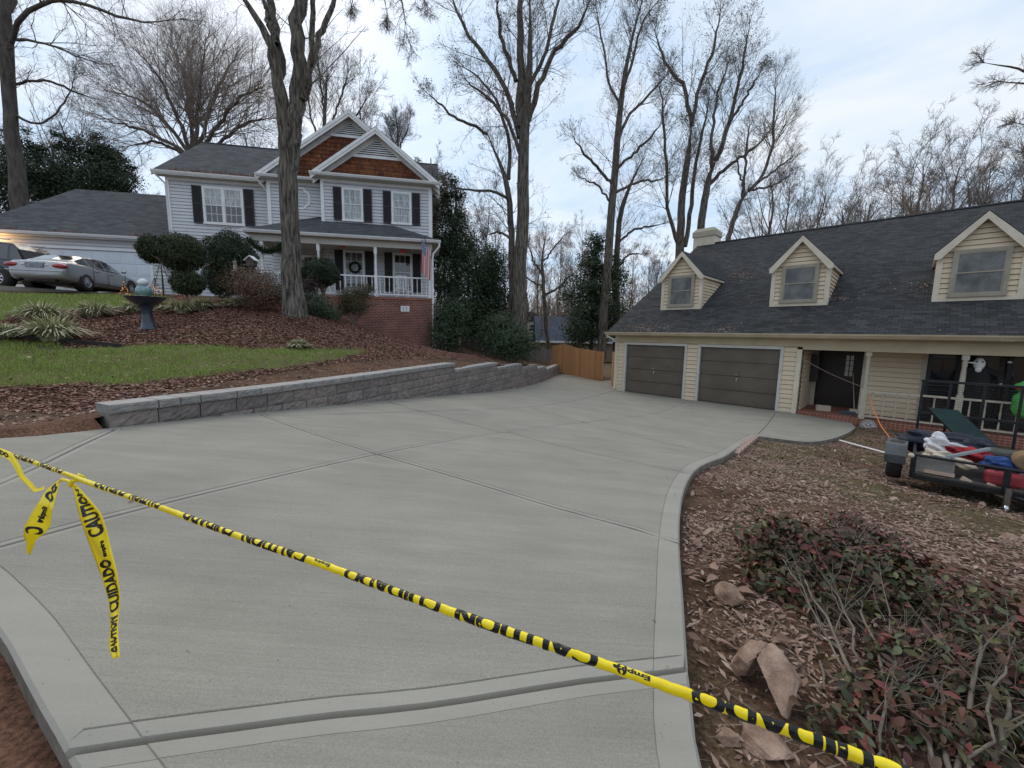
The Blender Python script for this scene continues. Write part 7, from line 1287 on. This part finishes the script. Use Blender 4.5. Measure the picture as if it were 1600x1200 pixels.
def disc(s0, w0, r):
    n = 20; inkm = MB()
    for a0 in range(4): vs = [surf(s0+r*cos(a)*.25*.0+.0012*cos(pi/4+a0*pi/2), w0+.0012*sin(pi/4+a0*pi/2), .0005)-O_]+[surf(s0+r*cos(t)*1., w0+r*sin(t), .0005)-O_ for t in np.linspace(a0*pi/2+.12, (a0+1)*pi/2-.12, 7)]; inkm.add(vs, [(0, i, i+1) for i in range(1, 7)])
    inkm.build('round_mark', M['ink'], T_)
a = 0
disc(s_of(972), .021, .008)
# knot and hanging ends
def ribbon(name, label, L_, R_e, YL_, YR_, texts, wob=.006):
    """L_/R_e: photo outlines of the two film edges from top to bottom; YL_/YR_: their distances"""
    def rs(P, Ys, n=60): P = np.array(P, float); d = np.r_[0, np.cumsum(np.hypot(*np.diff(P, axis=0).T))]; t = np.linspace(0, d[-1], n); x = np.interp(t, d, P[:, 0]); y = np.interp(t, d, P[:, 1]); Y = np.interp(t/d[-1], np.linspace(0, 1, len(Ys)), Ys); q = np.array([atY(a, b, c) for a, b, c in zip(x, y, Y)]); 
    P = None
    def rs(P, Ys, n=60):
        P = np.array(P, float); d = np.r_[0, np.cumsum(np.hypot(*np.diff(P, axis=0).T))]; t = np.linspace(0, d[-1], n); x = np.interp(t, d, P[:, 0]); y = np.interp(t, d, P[:, 1]); Y = np.interp(t/d[-1], np.linspace(0, 1, len(Ys)), Ys); q = np.array([atY(a, b, c) for a, b, c in zip(x, y, Y)]); q[1:-1] = (q[1:-1]*2+q[:-2]+q[2:])/4; return q
    a, b = rs(L_, YL_), rs(R_e, YR_); n = len(a); mid = (a+b)/2; d = np.r_[0, np.cumsum(np.linalg.norm(np.diff(mid, axis=0), axis=1))]; Lm = d[-1]
    def S(s, w, off=0):   # s from the top down (metres), w 0..1 from the right edge to the left one
        i = np.interp(s, d, np.arange(n)); i0 = min(int(i), n-2); f = i-i0; pa = a[i0]*(1-f)+a[i0+1]*f; pb = b[i0]*(1-f)+b[i0+1]*f; p = pb*(1-w)+pa*w; return Vector(p)+Vector((0, -1, .1))*(wob*sin(w*5+s*22)*sin(pi*w)+off)
    root = thing(name, label, 'caution tape', tuple(mid[0])); O = Vector(mid[0]); m = MB(); ni, nj = 80, 10; m.add([S(Lm*i/ni, j/nj)-O for i in range(ni+1) for j in range(nj+1)], [(i*(nj+1)+j, i*(nj+1)+j+1, (i+1)*(nj+1)+j+1, (i+1)*(nj+1)+j) for i in range(ni) for j in range(nj)], 0, True); o = m.build('film', M['yellow'], root); sm = o.modifiers.new('t', 'SOLIDIFY'); sm.thickness = .0006; sm.offset = 0
    for s, s0, s1, w0, w1, bold in texts:   # word from s0 to s1 along the strip; reads towards s1
        k = MB(); V, F = text_mesh(s, abs(s1-s0), 1, bold+.03); V = [(x, y) for x, y in V]; k.add([S((s0+(s1-s0)*x/abs(s1-s0)), w0+(w1-w0)*y, .0012)-O for x, y in V], F); k.build('lettering', M['ink'], root)
    return Lm
Lm = ribbon('tape_tail', 'long caution tape end hanging down from the knot with CAUTION lettering', [(112,756),(119,787),(126.5,816),(143,860),(158,900),(170,940),(172,980),(170,1013),(176,1030)], [(119,757),(139,779),(157.6,801),(166,825),(173,855),(183,893),(188,933),(184,980),(187,1027)], [1.44,1.40,1.36,1.30,1.22], [1.43,1.37,1.32,1.28,1.21],
   [('CAUTION', .225, .022, .14, .82, .02), ('Empire', .305, .245, .18, .42, .03), ('CUIDADO', .50, .315, .14, .88, .02), ('CAUTION', .635, .515, .1, .9, .02)])
ribbon('tape_tail', 'short wide caution tape end hanging left of the knot', [(90,751),(73,765),(51,799.5),(37,825),(37,840),(42,848),(41,858),(43,866)], [(93,756),(87,779),(81,801),(79,821.5),(70,834),(56,843.5),(51,857),(48,866)], [1.45,1.42,1.41,1.41], [1.44,1.40,1.39,1.41], [('DO', .01, .07, .1, .9, .02), ('Empire', .095, .155, .32, .68, .03), ('C', .172, .205, .1, .9, .02)])
ribbon('tape_tail', 'narrow curled caution tape end at the left picture edge', [(-40,688),(0,700),(20,709),(32,728),(38,743),(49,753),(58,764),(69,760)], [(-40,700),(0,712),(16,720),(24,734),(31,748),(42,758),(53,770),(68,765)], [1.53,1.49,1.46], [1.51,1.48,1.45], [('CUIDADO', .04, .17, .15, .85, .03)], .002)
kn = thing('tape_knot', 'twisted yellow knot where the hanging tape ends are tied', 'knot', tuple(atZ(118, 746, -.488))); b = MB(); c = Vector(atZ(118, 746, -.488))
def pk(px, py, y): return Vector(atY(px, py, y*.805))-c
for pts, r in (([(92,754,1.79),(97,749,1.78),(105,751,1.77),(112,754,1.77)], [.004,.009,.007,.006]), ([(108,757,1.77),(116,750,1.76),(124,743,1.77),(131,746,1.79)], [.006,.012,.014,.008]), ([(112,753,1.76),(120,750,1.75),(128,752,1.77)], [.008,.010,.006]), ([(110,760,1.765),(113,752,1.755),(120,745,1.765)], [.008,.011,.007])): b.tube([pk(*p) for p in pts], [q*.7 for q in r], 9)
b.build('knotted_film', M['yellow'], kn)
